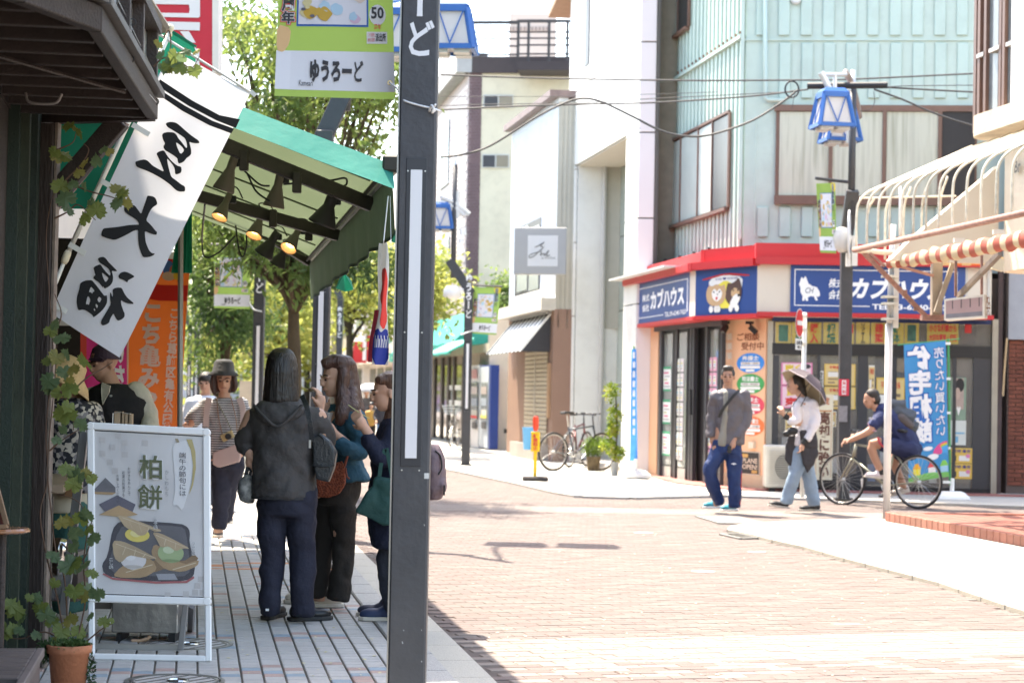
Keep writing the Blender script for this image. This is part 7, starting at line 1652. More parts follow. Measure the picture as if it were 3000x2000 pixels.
# red tiled terrace
tr=thing('red_terrace','raised red tiled terrace with worn brick edge','terrace',G(2800,1560))
q0_,q1_=PZ(2592,1526,PZL),PZ(3000,1602,PZL);dq=(q1_-q0_);qb=V((0.985,-0.06,0))
mtt=M((0.26,0.095,0.07),0.5,0.15,4,dirt=0.2);zt_=PZL+0.105
MB().prism([V((q0_.x+0.02,q0_.y-0.02,PZL-0.02)),V((q0_.x+dq.x*1.6,q0_.y+dq.y*1.6,PZL-0.02)),V((q0_.x+dq.x*1.6+5,q0_.y+dq.y*1.6,PZL-0.02)),V((q0_.x+6,q0_.y-0.3,PZL-0.02))],(0,0,0.10)).build('bed',m_joint,tr)
uq=dq.normalized();wq=V((-uq.y,uq.x,0));
if wq.x<0:wq=-wq
for i in range(38):
    a_=q0_+uq*(0.155*i);MB().ob(a_+V((0,0,0.0)),uq*0.145,wq*0.06,(0,0,0.104+RND.uniform(-.002,.002))).build('edge_brick',M((0.30,0.125,0.09),0.75,0.2,6,0.4,40,dirt=0.3),tr,bevel=0.008)
for i in range(37):
    for j in range(12):
        a_=q0_+uq*(0.155*i)+wq*(0.07+0.155*j);MB_=(a_.y<q0_.y-0.06*(a_.x-q0_.x)+0.02)
        if a_.y+0.1<q0_.y-0.05*(a_.x-q0_.x)or i==0:
            o=bpy.data.objects.new('tile',bpy.data.objects['terr_tile'].data)if 'terr_tile' in bpy.data.objects else None
            if o is None:
                m_=MB();m_.ob((0,0,0),uq*0.147,wq*0.147,(0,0,0.022));o=m_.build('terr_tile',mtt,tr);o.location=(a_.x,a_.y,PZL+0.08)
            else:link(o,tr);o.location=(a_.x,a_.y,PZL+0.08+RND.uniform(-.001,.001))
bpy.data.objects['terr_tile'].name='tile'
for u,v in ((2795,1512),):
    mb=MB();c=PZ(2797,1548,PZL)
    for k in range(16):a=RND.random()*6.28;mb.add([c,c+V((0.03*math.cos(a),0.02*math.sin(a),0.06+0.04*RND.random())),c+V((0.04*math.cos(a+.3),0.03*math.sin(a+.3),0.05))],[(0,1,2)])
    o=mb.build('weed_tuft',m_lf3);tag(o,kind='stuff')
# no-entry sign
ne=thing('no_entry_sign','red no entry sign on a slim pole turned almost edge-on','traffic sign',G(2350,1475))
Yn=27.0;pn=P(2352,1300,Yn);MB().tube([V((pn.x,Yn,0)),V((pn.x,Yn,P(2356,915,Yn).z))],0.030,12).build('pole',M((0.62,0.62,0.6),0.4,0.05),ne,smooth=True)
xs=V((0.42,-0.9,0)).normalized();nS_=V((-0.9,-0.42,0)).normalized();cS=P(2343,946,Yn)-V((0,0.05,0))
cs_=P(2343,946,Yn-0.15);hr=(P(2343,904,Yn).z-P(2343,989,Yn).z)/2;wr_=hr
ex=V((0.23,0.97,0)).normalized();en=V((-0.97,0.23,0)).normalized();en=V((ex.y,-ex.x,0));
if en.dot(CO-cs_)<0:en=-en
def ns(a,b,o=0.0):return cs_+ex*(a*wr_)+Z3*(b*hr)+en*o
# orientation chosen so that the disc shows about a fifth of its width
rot=math.radians(65);ex=V((math.cos(rot)*1.0,math.sin(rot),0));en=V((math.sin(rot),-math.cos(rot),0));en=en if en.dot(CO-cs_)>0 else -en
mb=MB();poly(mb,ellp(0,0,1,1,32),ns,0.0);mb.build('rim',m_white,ne);mb=MB();poly(mb,ellp(0,0,0.92,0.92,32),ns,0.003);mb.build('disc',M((0.62,0.03,0.03),0.4,0.05),ne);mb=MB();rect(mb,ns,-0.66,-0.16,0.66,0.16,0.006);mb.build('bar',m_white,ne)
mb=MB();rect(mb,ns,-0.95,-1.85,0.95,-1.08,0.0);mb.build('plate',m_white,ne);mb=MB();lay(mb,'自転車',ns,(-0.7,-1.5,0.7,-1.2),bold=0.02,off=0.005);lay(mb,'除く',ns,(-0.5,-1.78,0.5,-1.54),bold=0.02,off=0.005);mb.build('lettering',m_dklet,ne)
for v in (926,965,1007):cb(2352,v-4,2364,v+4,Yn-0.05,0.08,m_steel,'clamp',ne)
# ================================================================== people
def ell(mb,c,r,R=None,n=14,m=9):
    vs=[];fs=[];c=V(c)
    for i in range(m+1):
        ph=math.pi*i/m
        for j in range(n):
            a=2*math.pi*j/n;p=V((r[0]*math.sin(ph)*math.cos(a),r[1]*math.sin(ph)*math.sin(a),r[2]*math.cos(ph)));vs.append(c+(R@p if R else p))
    for i in range(m):
        for j in range(n):fs.append((i*n+j,(i+1)*n+j,(i+1)*n+(j+1)%n,i*n+(j+1)%n))
    return mb.add(vs,fs)
def limb(mb,pts,rs,n=12):
    """a tapering rounded limb through points"""
    q=bez(pts,4);k=len(pts)-1;rr=[]
    for i in range(len(q)):
        t=i/4.0;a=min(int(t),k-1);f=t-a;rr.append(rs[a]*(1-f)+rs[a+1]*f)
    mb.tube(q,rr,n);ell(mb,pts[0],(rs[0],)*3,n=10,m=6);return mb
def loft(mb,secs,n=20):
    """horizontal ellipse sections: (centre, rx, ry, turn)"""
    vs=[];fs=[]
    for c,rx,ry,an in secs:
        c=V(c);ca,sa=math.cos(an),math.sin(an)
        for j in range(n):
            a=2*math.pi*j/n;x,y=rx*math.cos(a),ry*math.sin(a);vs.append(c+V((x*ca-y*sa,x*sa+y*ca,0)))
    m=len(secs)
    for i in range(m-1):
        for j in range(n):fs.append((i*n+j,(i+1)*n+j,(i+1)*n+(j+1)%n,i*n+(j+1)%n))
    fs.append(tuple(range(n)));fs.append(tuple((m-1)*n+j for j in range(n-1,-1,-1)))
    return mb.add(vs,fs)
_tex={}
def blob(name,mat,parent,mb,voxel=0.012,smooth=6,wr=None,label=None):
    """one continuous surface grown round overlapping volumes"""
    me=bpy.data.meshes.new('t');me.from_pydata(mb.v,[],mb.f);o=bpy.data.objects.new('t',me);COL.objects.link(o)
    r=o.modifiers.new('r','REMESH');r.mode='VOXEL';r.voxel_size=voxel
    if smooth:s=o.modifiers.new('s','SMOOTH');s.iterations=smooth;s.factor=0.5
    if wr:
        key=wr[1]
        if key not in _tex:tx=bpy.data.textures.new('w%d'%len(_tex),'CLOUDS');tx.noise_scale=wr[1];tx.noise_depth=3;_tex[key]=tx
        if 'wood' not in _tex:tw_=bpy.data.textures.new('wf','WOOD');tw_.wood_type='BANDNOISE';tw_.noise_scale=0.16;tw_.turbulence=9;_tex['wood']=tw_
        if wr[1]>0.05:d2=o.modifiers.new('f','DISPLACE');d2.texture=_tex['wood'];d2.strength=0.011;d2.mid_level=0.4;d2.texture_coords='LOCAL'
        d=o.modifiers.new('d','DISPLACE');d.texture=_tex[key];d.strength=wr[0];d.mid_level=0.36;d.texture_coords='LOCAL'
    dg=bpy.context.evaluated_depsgraph_get();ev=o.evaluated_get(dg);nm=bpy.data.meshes.new_from_object(ev)
    bpy.data.objects.remove(o);nm.materials.clear();nm.materials.append(mat);nm.polygons.foreach_set('use_smooth',[True]*len(nm.polygons));nm.name=name
    q=bpy.data.objects.new(name,nm);link(q,parent);
    if label:q['label']=label
    return q
def hand(mb,w,d,pn,s=1.0,curl=0.6,thumb=1,spread=0.25):
    """palm and five fingers: w wrist, d pointing direction, pn the way the palm faces"""
    w=V(w);d=V(d).normalized();pn=(V(pn)-d*V(pn).dot(d)).normalized();sd=d.cross(pn)*thumb
    mb.tube([w-d*0.01*s,w+d*0.03*s,w+d*0.08*s],[0.024*s,0.030*s,0.032*s],10)
    ell(mb,w+d*0.05*s,(0.036*s,0.036*s,0.036*s),n=10,m=6)
    Ls=[0.070,0.078,0.073,0.058]
    for i in range(4):
        b0_=w+d*0.078*s+sd*(0.030-0.020*i)*s;q=[b0_];dd=d.copy()
        for k,f in enumerate((0.45,0.32,0.23)):
            an=curl*(0.5+0.5*k);dd=(dd*math.cos(an)+pn*math.sin(an)).normalized();q.append(q[-1]+dd*Ls[i]*f*s)
        mb.tube(q,[0.0095*s,0.009*s,0.0085*s,0.0065*s],8)
    t0=w+d*0.025*s+sd*0.026*s;td=(d*0.6+sd*0.65+pn*0.35).normalized();q=[t0,t0+td*0.034*s,t0+td*0.034*s+(td*0.5+d*0.6+pn*curl*0.6).normalized()*0.030*s];mb.tube(q,[0.013*s,0.0105*s,0.008*s],8)
def headm(mb,c,f,s=1.0,up=Z3):
    """head with face: f the way it faces"""
    f=V(f).normalized();up=(V(up)-f*V(up).dot(f)).normalized();r=f.cross(up);R=Matrix((r,f,up)).transposed();L=lambda x,y,z:V(c)+R@V((x*s,y*s,z*s))
    ell(mb,L(0,-0.012,0.025),(0.074*s,0.092*s,0.088*s),R);ell(mb,L(0,0.022,-0.035),(0.058*s,0.066*s,0.078*s),R);ell(mb,L(0,0.045,-0.085),(0.028*s,0.030*s,0.026*s),R)
    ell(mb,L(0,0.092,-0.015),(0.011*s,0.018*s,0.026*s),R);ell(mb,L(0,0.098,-0.032),(0.015*s,0.013*s,0.010*s),R)
    ell(mb,L(0,0.080,-0.062),(0.024*s,0.014*s,0.010*s),R)
    for sx in (-1,1):ell(mb,L(sx*0.076,-0.008,-0.012),(0.010*s,0.020*s,0.032*s),R);ell(mb,L(sx*0.030,0.078,0.012),(0.020*s,0.014*s,0.009*s),R)
    return L,R
def face(L,R,s,par,skin_dark=M((0.30,0.13,0.10),0.5,0)):
    e=MB()
    for sx in (-1,1):ell(e,L(sx*0.031,0.0875,-0.004),(0.014*s,0.006*s,0.0065*s),R,10,6)
    e.build('eyes',M((0.03,0.022,0.018),0.2,0),par,smooth=True)
    b=MB()
    for sx in (-1,1):b.tube([L(sx*0.012,0.092,0.020),L(sx*0.032,0.090,0.026),L(sx*0.050,0.078,0.020)],0.0035*s,5)
    b.build('eyebrows',M((0.03,0.02,0.015),0.8,0),par);m_=MB();m_.tube([L(-0.022,0.086,-0.061),L(0,0.0945,-0.060),L(0.022,0.086,-0.061)],0.004*s,6);m_.build('mouth',skin_dark,par)
def shoe(name,mat,sole,par,ankle,toe_dir,s=1.0,Lf=0.25):
    """ankle: point on the ground under the ankle"""
    a=V(ankle);d=V(toe_dir);dz=d.z;d.z=0;d.normalize();d=V((d.x,d.y,dz));r=V((d.y,-d.x,0)).normalized()
    mb=MB();ell(mb,a+d*(-0.02)*s+Z3*0.055*s,(0.040*s,)*3);
    R=Matrix((r,V((d.x,d.y,0)).normalized(),Z3)).transposed()
    ell(mb,a+d*0.02*s+Z3*0.045*s,(0.042*s,0.085*s,0.042*s),R);ell(mb,a+d*0.115*s+Z3*0.036*s,(0.046*s,0.075*s,0.034*s),R);ell(mb,a+d*0.005*s+Z3*0.085*s,(0.038*s,0.05*s,0.035*s),R)
    blob(name,mat,par,mb,0.009,4)
    m2=MB();pts=[]
    for x,y in ((0.03,-0.065),(0.038,-0.03),(0.036,0.04),(0.046,0.11),(0.040,0.165),(0.018,0.192),(-0.018,0.192),(-0.040,0.165),(-0.046,0.11),(-0.036,0.04),(-0.038,-0.03),(-0.03,-0.065)):pts.append(a+r*x*s+d*y*s+Z3*0.002)
    m2.prism(pts,(0,0,0.022*s));m2.build('shoe_sole',sole,par,bevel=0.004)
m_skin=M((0.52,0.30,0.21),0.5,0.05,5,spec=0.35);m_skin2=M((0.42,0.23,0.155),0.5,0.05,5,spec=0.35)
def hairmat(c):return M(c,0.33,0.5,90,1.0,110,stretch=(1,1,0.03),spec=0.6)
m_hblack=hairmat((0.014,0.011,0.010));m_hbrown=hairmat((0.050,0.022,0.016));m_hbrown2=hairmat((0.085,0.040,0.025))

# ---------- A: black jacket, seen from behind
YA=11.3
A=thing('person','woman seen from behind in black hooded jacket and navy trousers, tote in left hand','person',PZ(838,1815,PZL),'people snacking on the pavement')
J=lambda u,v,dy=0.0:P(u,v,YA+dy)
mb=MB();L_,R_=headm(mb,J(822,1085,0.02),(0.25,0.95,0),1.0)
limb(mb,[J(826,1150,0.02),J(830,1190,0)],[0.052,0.056])
loft(mb,[(J(838,1190),0.09,0.06,0),(J(838,1215),0.17,0.085,0),(J(836,1300),0.15,0.10,0),(J(838,1400),0.13,0.095,0),(J(842,1450),0.15,0.11,0),(J(842,1500),0.15,0.11,0)])
limb(mb,[J(742,1222),J(712,1290,0.03),J(733,1330,-0.0)],[0.055,0.042,0.030]);hand(mb,J(735,1328,0.0),(0.02,0.05,-1),(1,0.3,0),0.95,0.9,1)
limb(mb,[J(930,1222),J(952,1300,0.06),J(935,1205,0.20)],[0.055,0.042,0.030]);hand(mb,J(938,1198,0.20),(-0.05,0.1,1),(-1,0.3,0),0.98,0.75,1)
for hx,kx,ax in ((798,793,790),(888,886,893)):limb(mb,[J(hx,1490),J(kx,1640,0.02),J(ax,1800,0.0)],[0.07,0.036,0.034])
blob('body',m_skin,A,mb,0.0068,3)
m_jk=M((0.058,0.054,0.053),0.62,0.12,5,0.9,26,spec=0.25)
mb=MB()
loft(mb,[(J(836,1172),0.08,0.075,0),(J(836,1188),0.135,0.085,0),(J(836,1204),0.205,0.105,0.05),(J(836,1228),0.212,0.12,0.05),(J(834,1300),0.180,0.135,0.05),(J(832,1380),0.176,0.14,0.05),(J(830,1432),0.182,0.145,0.05),(J(829,1456),0.180,0.145,0.05)],28)
limb(mb,[J(757,1226,0.0),J(732,1266,0.01),J(712,1300,0.03),J(729,1326,-0.01)],[0.066,0.058,0.050,0.040])
limb(mb,[J(918,1226,0.0),J(942,1258,0.03),J(950,1295,0.08),J(940,1240,0.19),J(937,1206,0.2)],[0.070,0.066,0.060,0.048,0.038])
blob('jacket',m_jk,A,mb,0.011,4,(0.026,0.09))
mb=MB();loft(mb,[(J(824,1176,-0.03),0.105,0.07,0),(J(822,1195,-0.070),0.145,0.055,0),(J(815,1215,-0.10),0.135,0.042,0),(J(808,1232,-0.11),0.095,0.030,0),(J(802,1246,-0.12),0.04,0.016,0)],24)
blob('hood',m_jk,A,mb,0.010,4,(0.020,0.07))
mb=MB();mb.tube(bez([J(742,1185,-0.10),J(775,1222,-0.16),J(812,1248,-0.165),J(850,1222,-0.16),J(886,1185,-0.10)],6),0.011,8);blob('hood_edge',m_jk,A,mb,0.008,2)
mb=MB();loft(mb,[(J(829,1452),0.178,0.145,0.05),(J(829,1460),0.18,0.147,0.05)],28);mb.build('jacket_hem',M((0.025,0.024,0.026),0.7,0.1),A)
m_nav=M((0.026,0.027,0.042),0.75,0.2,4,0.8,30,spec=0.2)
mb=MB();loft(mb,[(J(842,1425),0.16,0.12,0),(J(842,1480),0.172,0.125,0),(J(842,1510),0.165,0.12,0)])
limb(mb,[J(802,1500),J(796,1570),J(798,1640,0.02),J(793,1720),J(792,1800,0.01)],[0.090,0.074,0.064,0.062,0.058]);limb(mb,[J(884,1500),J(884,1570),J(888,1640,0.02),J(886,1720),J(888,1802,0.0)],[0.092,0.078,0.070,0.066,0.062])
blob('trousers',m_nav,A,mb,0.011,4,(0.022,0.10))
mb=MB();loft(mb,[(J(826,1018,0.02),0.02,0.02,0),(J(826,1022,0.01),0.046,0.055,0),(J(826,1034,0.0),0.068,0.080,0),(J(826,1054,0.0),0.084,0.098,0),(J(825,1085,-0.005),0.094,0.104,0),(J(824,1130,-0.01),0.098,0.098,0),(J(823,1172,-0.02),0.104,0.090,0),(J(822,1187,-0.02),0.102,0.082,0)],26)
blob('hair',m_hblack,A,mb,0.008,3,(0.006,0.02))
m_shb=M((0.018,0.018,0.019),0.35,0.15,8);m_sol=M((0.03,0.03,0.03),0.7,0.1)
shoe('shoe',m_shb,m_sol,A,PZ(790,1812,PZL),(0.25,1,0),1.05);shoe('shoe',m_shb,m_sol,A,PZ(878,1818,PZL),(0.9,0.5,0),1.05)
mb=MB();mb.box(J(783,1785,-0.07),(0.018,0.01,0.012));mb.build('heel_tab',m_white,A)
# shoulder bag and tote
m_lea=M((0.018,0.021,0.024),0.32,0.1,6,0.4,70,spec=0.6)
bg=thing('shoulder_bag','black leather bowling bag hanging from the black jacket woman\'s shoulder','bag',J(945,1400,-0.1))
mb=MB();a=J(912,1285,-0.06);
mb.prism([J(912,1280,-0.10),J(938,1268,-0.10),J(965,1290,-0.10),J(985,1325,-0.10),J(978,1372,-0.10),J(962,1412,-0.10),J(925,1404,-0.10),J(917,1362,-0.10)],(0,0.12,0));blob('bag_body',m_lea,bg,mb,0.008,8)
mb=MB();mb.tube(bez([J(915,1362,-0.11),J(950,1366,-0.115),J(980,1362,-0.105)],6),0.004,5);mb.build('seam',m_black,bg)
mb=MB();mb.tube(bez([J(932,1272,-0.1),J(948,1285,-0.12),J(950,1300,-0.12)],5),0.005,6);mb.build('handle',m_lea,bg)
mb=MB();q=bez([J(884,1158,-0.10),J(898,1190,-0.16),J(908,1240,-0.18),J(914,1295,-0.15)],6)
for i in range(len(q)-1):mb.bar(q[i],q[i+1],0.028,0.004,up=V((0,1,0)))
mb.build('strap',m_lea,bg);MB().box(J(908,1300,-0.17),(0.012,0.008,0.045)).build('buckle',m_steel,bg)
tt=thing('tote_bag','small grey marbled tote with dark handle in her left hand','bag',J(722,1440,0.0))
mb=MB();loft(mb,[(J(728,1390),0.020,0.02,0),(J(722,1408),0.045,0.03,0),(J(720,1440),0.050,0.035,0),(J(724,1466),0.042,0.03,0),(J(732,1474),0.025,0.02,0)],16);blob('bag_body',ramp_mat('marble_cloth',[(0.05,0.05,0.055),(0.20,0.20,0.19),(0.42,0.41,0.38)],22),tt,mb,0.007,4)
mb=MB();mb.tube(bez([J(718,1400,0),J(726,1370,0),J(737,1345,0)],5),0.012,6);mb.tube(bez([J(730,1400,0),J(736,1370,0),J(738,1345,0)],5),0.010,6);mb.build('handle',M((0.04,0.04,0.045),0.7,0.1),tt)
sk=MB();sk.tube([J(883,1133,0.2),J(945,1155,0.19)],0.0016,5);o=sk.build('skewer',M((0.5,0.42,0.25),0.6,0),None);tag(o,'thin bamboo skewer with dumpling held by the black jacket woman','skewer')
mb=MB();ell(mb,J(910,1142,0.2),(0.014,0.014,0.012));mb.build('dumpling',M((0.08,0.06,0.03),0.4,0.3,60),o,smooth=True)

# ---------- B: teal jacket, long brown hair, in profile
YB=12.05
B_=thing('person','woman with long brown hair, teal denim jacket and rust woven bag','person',PZ(960,1780,PZL),'people snacking on the pavement')
J=lambda u,v,dy=0.0:P(u,v,YB+dy)
fB=V((-0.85,-0.5,-0.08))
mb=MB();L_,R_=headm(mb,J(985,1108,0.0),fB,1.0);limb(mb,[J(1000,1150,0.02),J(1006,1195,0.03)],[0.046,0.052])
loft(mb,[(J(1008,1192,0.03),0.08,0.07,0),(J(1008,1215,0.03),0.12,0.12,0),(J(1003,1300,0.02),0.10,0.12,0),(J(1000,1380),0.10,0.11,0),(J(992,1430),0.12,0.12,0),(J(985,1460),0.12,0.12,0)])
limb(mb,[J(1035,1225,-0.08),J(1052,1325,-0.12),J(985,1275,-0.20)],[0.05,0.04,0.028]);hand(mb,J(983,1272,-0.20),(-0.75,0,0.75),(0.3,0.9,0.3),0.95,0.8,1)
limb(mb,[J(985,1225,0.12),J(965,1310,0.14),J(955,1210,0.0)],[0.05,0.04,0.028]);hand(mb,J(955,1210,0.0),(-0.5,-0.2,0.85),(0.2,1,0),0.95,0.8,-1)
for hx,kx,ax,dy in ((960,945,935,0.06),(1000,1000,985,-0.04)):limb(mb,[J(hx,1460,dy),J(kx,1610,dy),J(ax,1760,dy)],[0.07,0.045,0.035])
bo=blob('body',m_skin,B_,mb,0.0068,3);face(L_,R_,1.0,B_)
m_teal=M((0.028,0.085,0.125),0.75,0.16,6,0.8,40,spec=0.2)
mb=MB();loft(mb,[(J(1008,1188,0.03),0.075,0.07,0),(J(1010,1205,0.03),0.105,0.12,0.3),(J(1010,1240,0.02),0.115,0.13,0.3),(J(1006,1300,0.01),0.108,0.125,0.3),(J(1008,1350),0.112,0.125,0.3),(J(1016,1385),0.128,0.13,0.3),(J(1020,1408),0.145,0.14,0.3)],24)
limb(mb,[J(1036,1222,-0.08),J(1052,1275,-0.11),J(1054,1322,-0.14),J(1020,1315,-0.2),J(990,1290,-0.21)],[0.068,0.062,0.056,0.046,0.040])
limb(mb,[J(982,1222,0.10),J(968,1280,0.13),J(960,1240,0.02)],[0.06,0.05,0.04])
blob('jacket',m_teal,B_,mb,0.010,4,(0.020,0.07))
mb=MB();mb.tube(bez([J(1000,1205,-0.13),J(985,1250,-0.145),J(978,1300,-0.14),J(975,1400,-0.15)],5),0.004,5);mb.tube([J(990,1232,-0.145),J(1018,1230,-0.15)],0.003,5);mb.tube([J(1000,1322,-0.20),J(1035,1345,-0.19)],0.003,5);mb.build('seam',M((0.015,0.05,0.075),0.7,0),B_)
m_blk=M((0.030,0.027,0.025),0.8,0.15,4,0.7,30,spec=0.2)
mb=MB();loft(mb,[(J(998,1385),0.12,0.12,0),(J(992,1440),0.128,0.125,0),(J(985,1475),0.12,0.12,0)])
limb(mb,[J(1002,1470,-0.03),J(1005,1560,-0.03),J(1003,1650,-0.03),J(990,1755,-0.03)],[0.085,0.070,0.062,0.066]);limb(mb,[J(962,1470,0.06),J(952,1560,0.06),J(940,1650,0.06),J(930,1745,0.06)],[0.082,0.068,0.06,0.062])
blob('trousers',m_blk,B_,mb,0.011,4,(0.020,0.10))
m_ws=M((0.55,0.50,0.43),0.6,0.08,8);
shoe('shoe',m_ws,m_ws,B_,PZ(975,1778,PZL),(-1,-0.15,0),1.05);shoe('shoe',m_ws,m_ws,B_,PZ(925,1766,PZL),(-1,-0.35,0),1.05)
mb=MB();loft(mb,[(J(990,1038,0.0),0.03,0.03,0),(J(992,1044,0.0),0.075,0.075,0),(J(996,1062,0.01),0.098,0.095,0),(J(1004,1090,0.03),0.092,0.09,0),(J(1018,1120,0.035),0.075,0.085,0),(J(1024,1160,0.03),0.075,0.085,0),(J(1028,1200,0.01),0.083,0.08,0),(J(1034,1225,-0.0),0.075,0.06,0),(J(1044,1240,-0.02),0.035,0.04,0)],22)
ell(mb,J(965,1060,-0.05),(0.055,0.035,0.032));ell(mb,J(1005,1108,-0.07),(0.036,0.035,0.075));ell(mb,J(958,1068,-0.055),(0.035,0.030,0.028))
limb(mb,[J(1000,1120,-0.07),J(1003,1170,-0.09),J(1000,1215,-0.13),J(992,1245,-0.14)],[0.030,0.040,0.042,0.022]);limb(mb,[J(1030,1150,-0.03),J(1030,1200,-0.09),J(1018,1235,-0.12)],[0.04,0.05,0.03])
blob('hair',m_hbrown,B_,mb,0.0085,5,(0.010,0.03))
rb=thing('woven_bag','rust red woven crossbody bag on the teal jacket woman\'s hip','bag',J(970,1450,-0.15))
mb=MB();mb.prism([J(925,1375,-0.22),J(1000,1350,-0.22),J(1012,1375,-0.22),J(1010,1420,-0.22),J(992,1448,-0.22),J(960,1458,-0.22),J(928,1455,-0.22)],(0,0.08,0));blob('bag_body',ramp_mat('woven_rust',[(0.13,0.03,0.015),(0.30,0.075,0.035)],90,'VDIST',bump=0.6,pos=[0.2,0.8]),rb,mb,0.008,6)
mb=MB();mb.tube(bez([J(1010,1365,-0.22),J(1018,1335,-0.22),J(1022,1325,-0.2)],5),0.008,6);mb.tube([J(1012,1370,-0.23),J(1016,1395,-0.24),J(1024,1402,-0.24)],0.006,6);mb.build('strap',M((0.20,0.05,0.03),0.6,0.1),rb)
cu=MB();cu.lathe(J(962,1222,-0.08),[(0.0,-0.02),(0.018,-0.02),(0.030,0.03)],14,close=False);o=cu.build('plastic_cup',glass((0.8,0.8,0.8),0.05,0.5));tag(o,'clear plastic cup in the teal jacket woman\'s hand','cup')

# ---------- C: navy coat, half behind the lamp column
YC=11.45
C_p=thing('person','woman in navy coat half hidden behind the foreground lamp, eating from a stick','person',PZ(1160,1820,PZL),'people snacking on the pavement')
J=lambda u,v,dy=0.0:P(u,v,YC+dy)
mb=MB();L_,R_=headm(mb,J(1135,1148,0.0),(-1,-0.25,-0.15),0.97);limb(mb,[J(1150,1185,0.0),J(1165,1225,0.0)],[0.045,0.05])
loft(mb,[(J(1172,1225),0.09,0.09,0),(J(1172,1260),0.12,0.13,0),(J(1170,1350),0.12,0.12,0),(J(1172,1460),0.13,0.13,0),(J(1172,1520),0.13,0.13,0)])
limb(mb,[J(1150,1262,-0.12),J(1130,1345,-0.16),J(1070,1255,-0.18)],[0.05,0.04,0.028]);hand(mb,J(1072,1258,-0.18),(-0.6,0,0.8),(0.2,1,0.2),0.97,0.85,1)
for hx,kx,ax,dy in ((1150,1140,1150,0.06),(1185,1168,1160,-0.05)):limb(mb,[J(hx,1520,dy),J(kx,1660,dy),J(ax,1800,dy)],[0.08,0.055,0.04])
blob('body',m_skin,C_p,mb,0.0068,3);face(L_,R_,0.97,C_p)
m_nv=M((0.014,0.017,0.034),0.7,0.15,5,0.8,30,spec=0.2)
mb=MB();loft(mb,[(J(1170,1222),0.07,0.07,0),(J(1176,1240),0.12,0.13,0),(J(1172,1290),0.145,0.145,0),(J(1168,1380),0.155,0.145,0),(J(1160,1470),0.165,0.15,0),(J(1155,1560),0.15,0.145,0),(J(1158,1602),0.135,0.13,0)],22)
limb(mb,[J(1158,1262,-0.10),J(1140,1310,-0.14),J(1120,1345,-0.18),J(1090,1300,-0.19),J(1078,1272,-0.19)],[0.07,0.062,0.055,0.046,0.040]);blob('coat',m_nv,C_p,mb,0.011,4,(0.022,0.09))
mb=MB();limb(mb,[J(1150,1580,0.03),J(1138,1660,0.03),J(1146,1730,0.03),J(1158,1795,0.03)],[0.085,0.062,0.058,0.045]);limb(mb,[J(1185,1580,-0.04),J(1175,1680,-0.04),J(1165,1800,-0.04)],[0.085,0.06,0.045]);blob('trousers',M((0.030,0.032,0.045),0.75,0.15,4,0.7,30),C_p,mb,0.011,4,(0.016,0.08))
shoe('shoe',M((0.03,0.045,0.10),0.6,0.15),m_ws,C_p,PZ(1152,1818,PZL),(-1,-0.05,0),1.05);shoe('shoe',M((0.03,0.035,0.06),0.6,0.15),m_ws,C_p,PZ(1138,1806,PZL),(-1,0.1,0),1.0)
mb=MB();loft(mb,[(J(1145,1088,0.0),0.03,0.03,0),(J(1148,1098,0.0),0.078,0.08,0),(J(1150,1120,0.01),0.095,0.095,0),(J(1160,1150,0.02),0.078,0.085,0),(J(1165,1200,0.02),0.070,0.085,0),(J(1158,1260,-0.03),0.080,0.095,0),(J(1150,1310,-0.08),0.060,0.07,0),(J(1140,1335,-0.10),0.03,0.04,0)],20);ell(mb,J(1120,1112,-0.05),(0.045,0.035,0.03));blob('hair',m_hbrown2,C_p,mb,0.009,5,(0.010,0.03))
tg=thing('green_tote','dark green cloth tote hanging from the navy coat woman\'s arm','bag',J(1110,1540,-0.2))
mb=MB();mb.prism([J(1100,1400,-0.24),J(1165,1405,-0.24),J(1170,1530,-0.24),J(1120,1538,-0.24),J(1072,1515,-0.24),J(1045,1498,-0.24),J(1080,1440,-0.24)],(0,0.07,0));blob('bag_body',M((0.014,0.055,0.048),0.75,0.15,4,0.8,20),tg,mb,0.009,5,(0.02,0.08))
for L in ([(1110,1405),(1118,1350),(1128,1315)],[(1150,1405),(1140,1350),(1132,1312)]):
    q=[J(u,v,-0.23)for u,v in L];mb=MB();[mb.bar(q[i],q[i+1],0.022,0.004,up=V((0,1,0)))for i in range(2)];mb.build('handle',M((0.018,0.065,0.055),0.75,0.1),tg)
bk=thing('backpack','mauve backpack showing just right of the foreground lamp column','backpack',J(1285,1400,0.1))
mb=MB();loft(mb,[(J(1262,1300,0.05),0.045,0.06,0),(J(1268,1330,0.05),0.065,0.09,0),(J(1272,1380,0.05),0.068,0.11,0),(J(1276,1430,0.05),0.062,0.10,0),(J(1272,1462,0.05),0.04,0.07,0)],16);ell(mb,J(1296,1420,0.02),(0.025,0.07,0.055));blob('bag_body',M((0.15,0.105,0.115),0.6,0.15,6,0.6,30),bk,mb,0.009,4,(0.012,0.05))
mb=MB();mb.tube(bez([J(1275,1320,-0.03),J(1290,1335,-0.03),J(1294,1370,-0.04),J(1284,1390,-0.05)],5),0.005,6);mb.tube([J(1302,1420,-0.06),J(1301,1450,-0.06)],0.005,6);mb.build('strap',m_black,bk)
sk=MB();sk.tube([J(1020,1185,-0.18),J(1052,1208,-0.18),J(1082,1225,-0.17)],0.003,5);o=sk.build('skewer',M((0.42,0.42,0.2),0.6,0));tag(o,'green tipped stick held by the woman in navy','skewer')

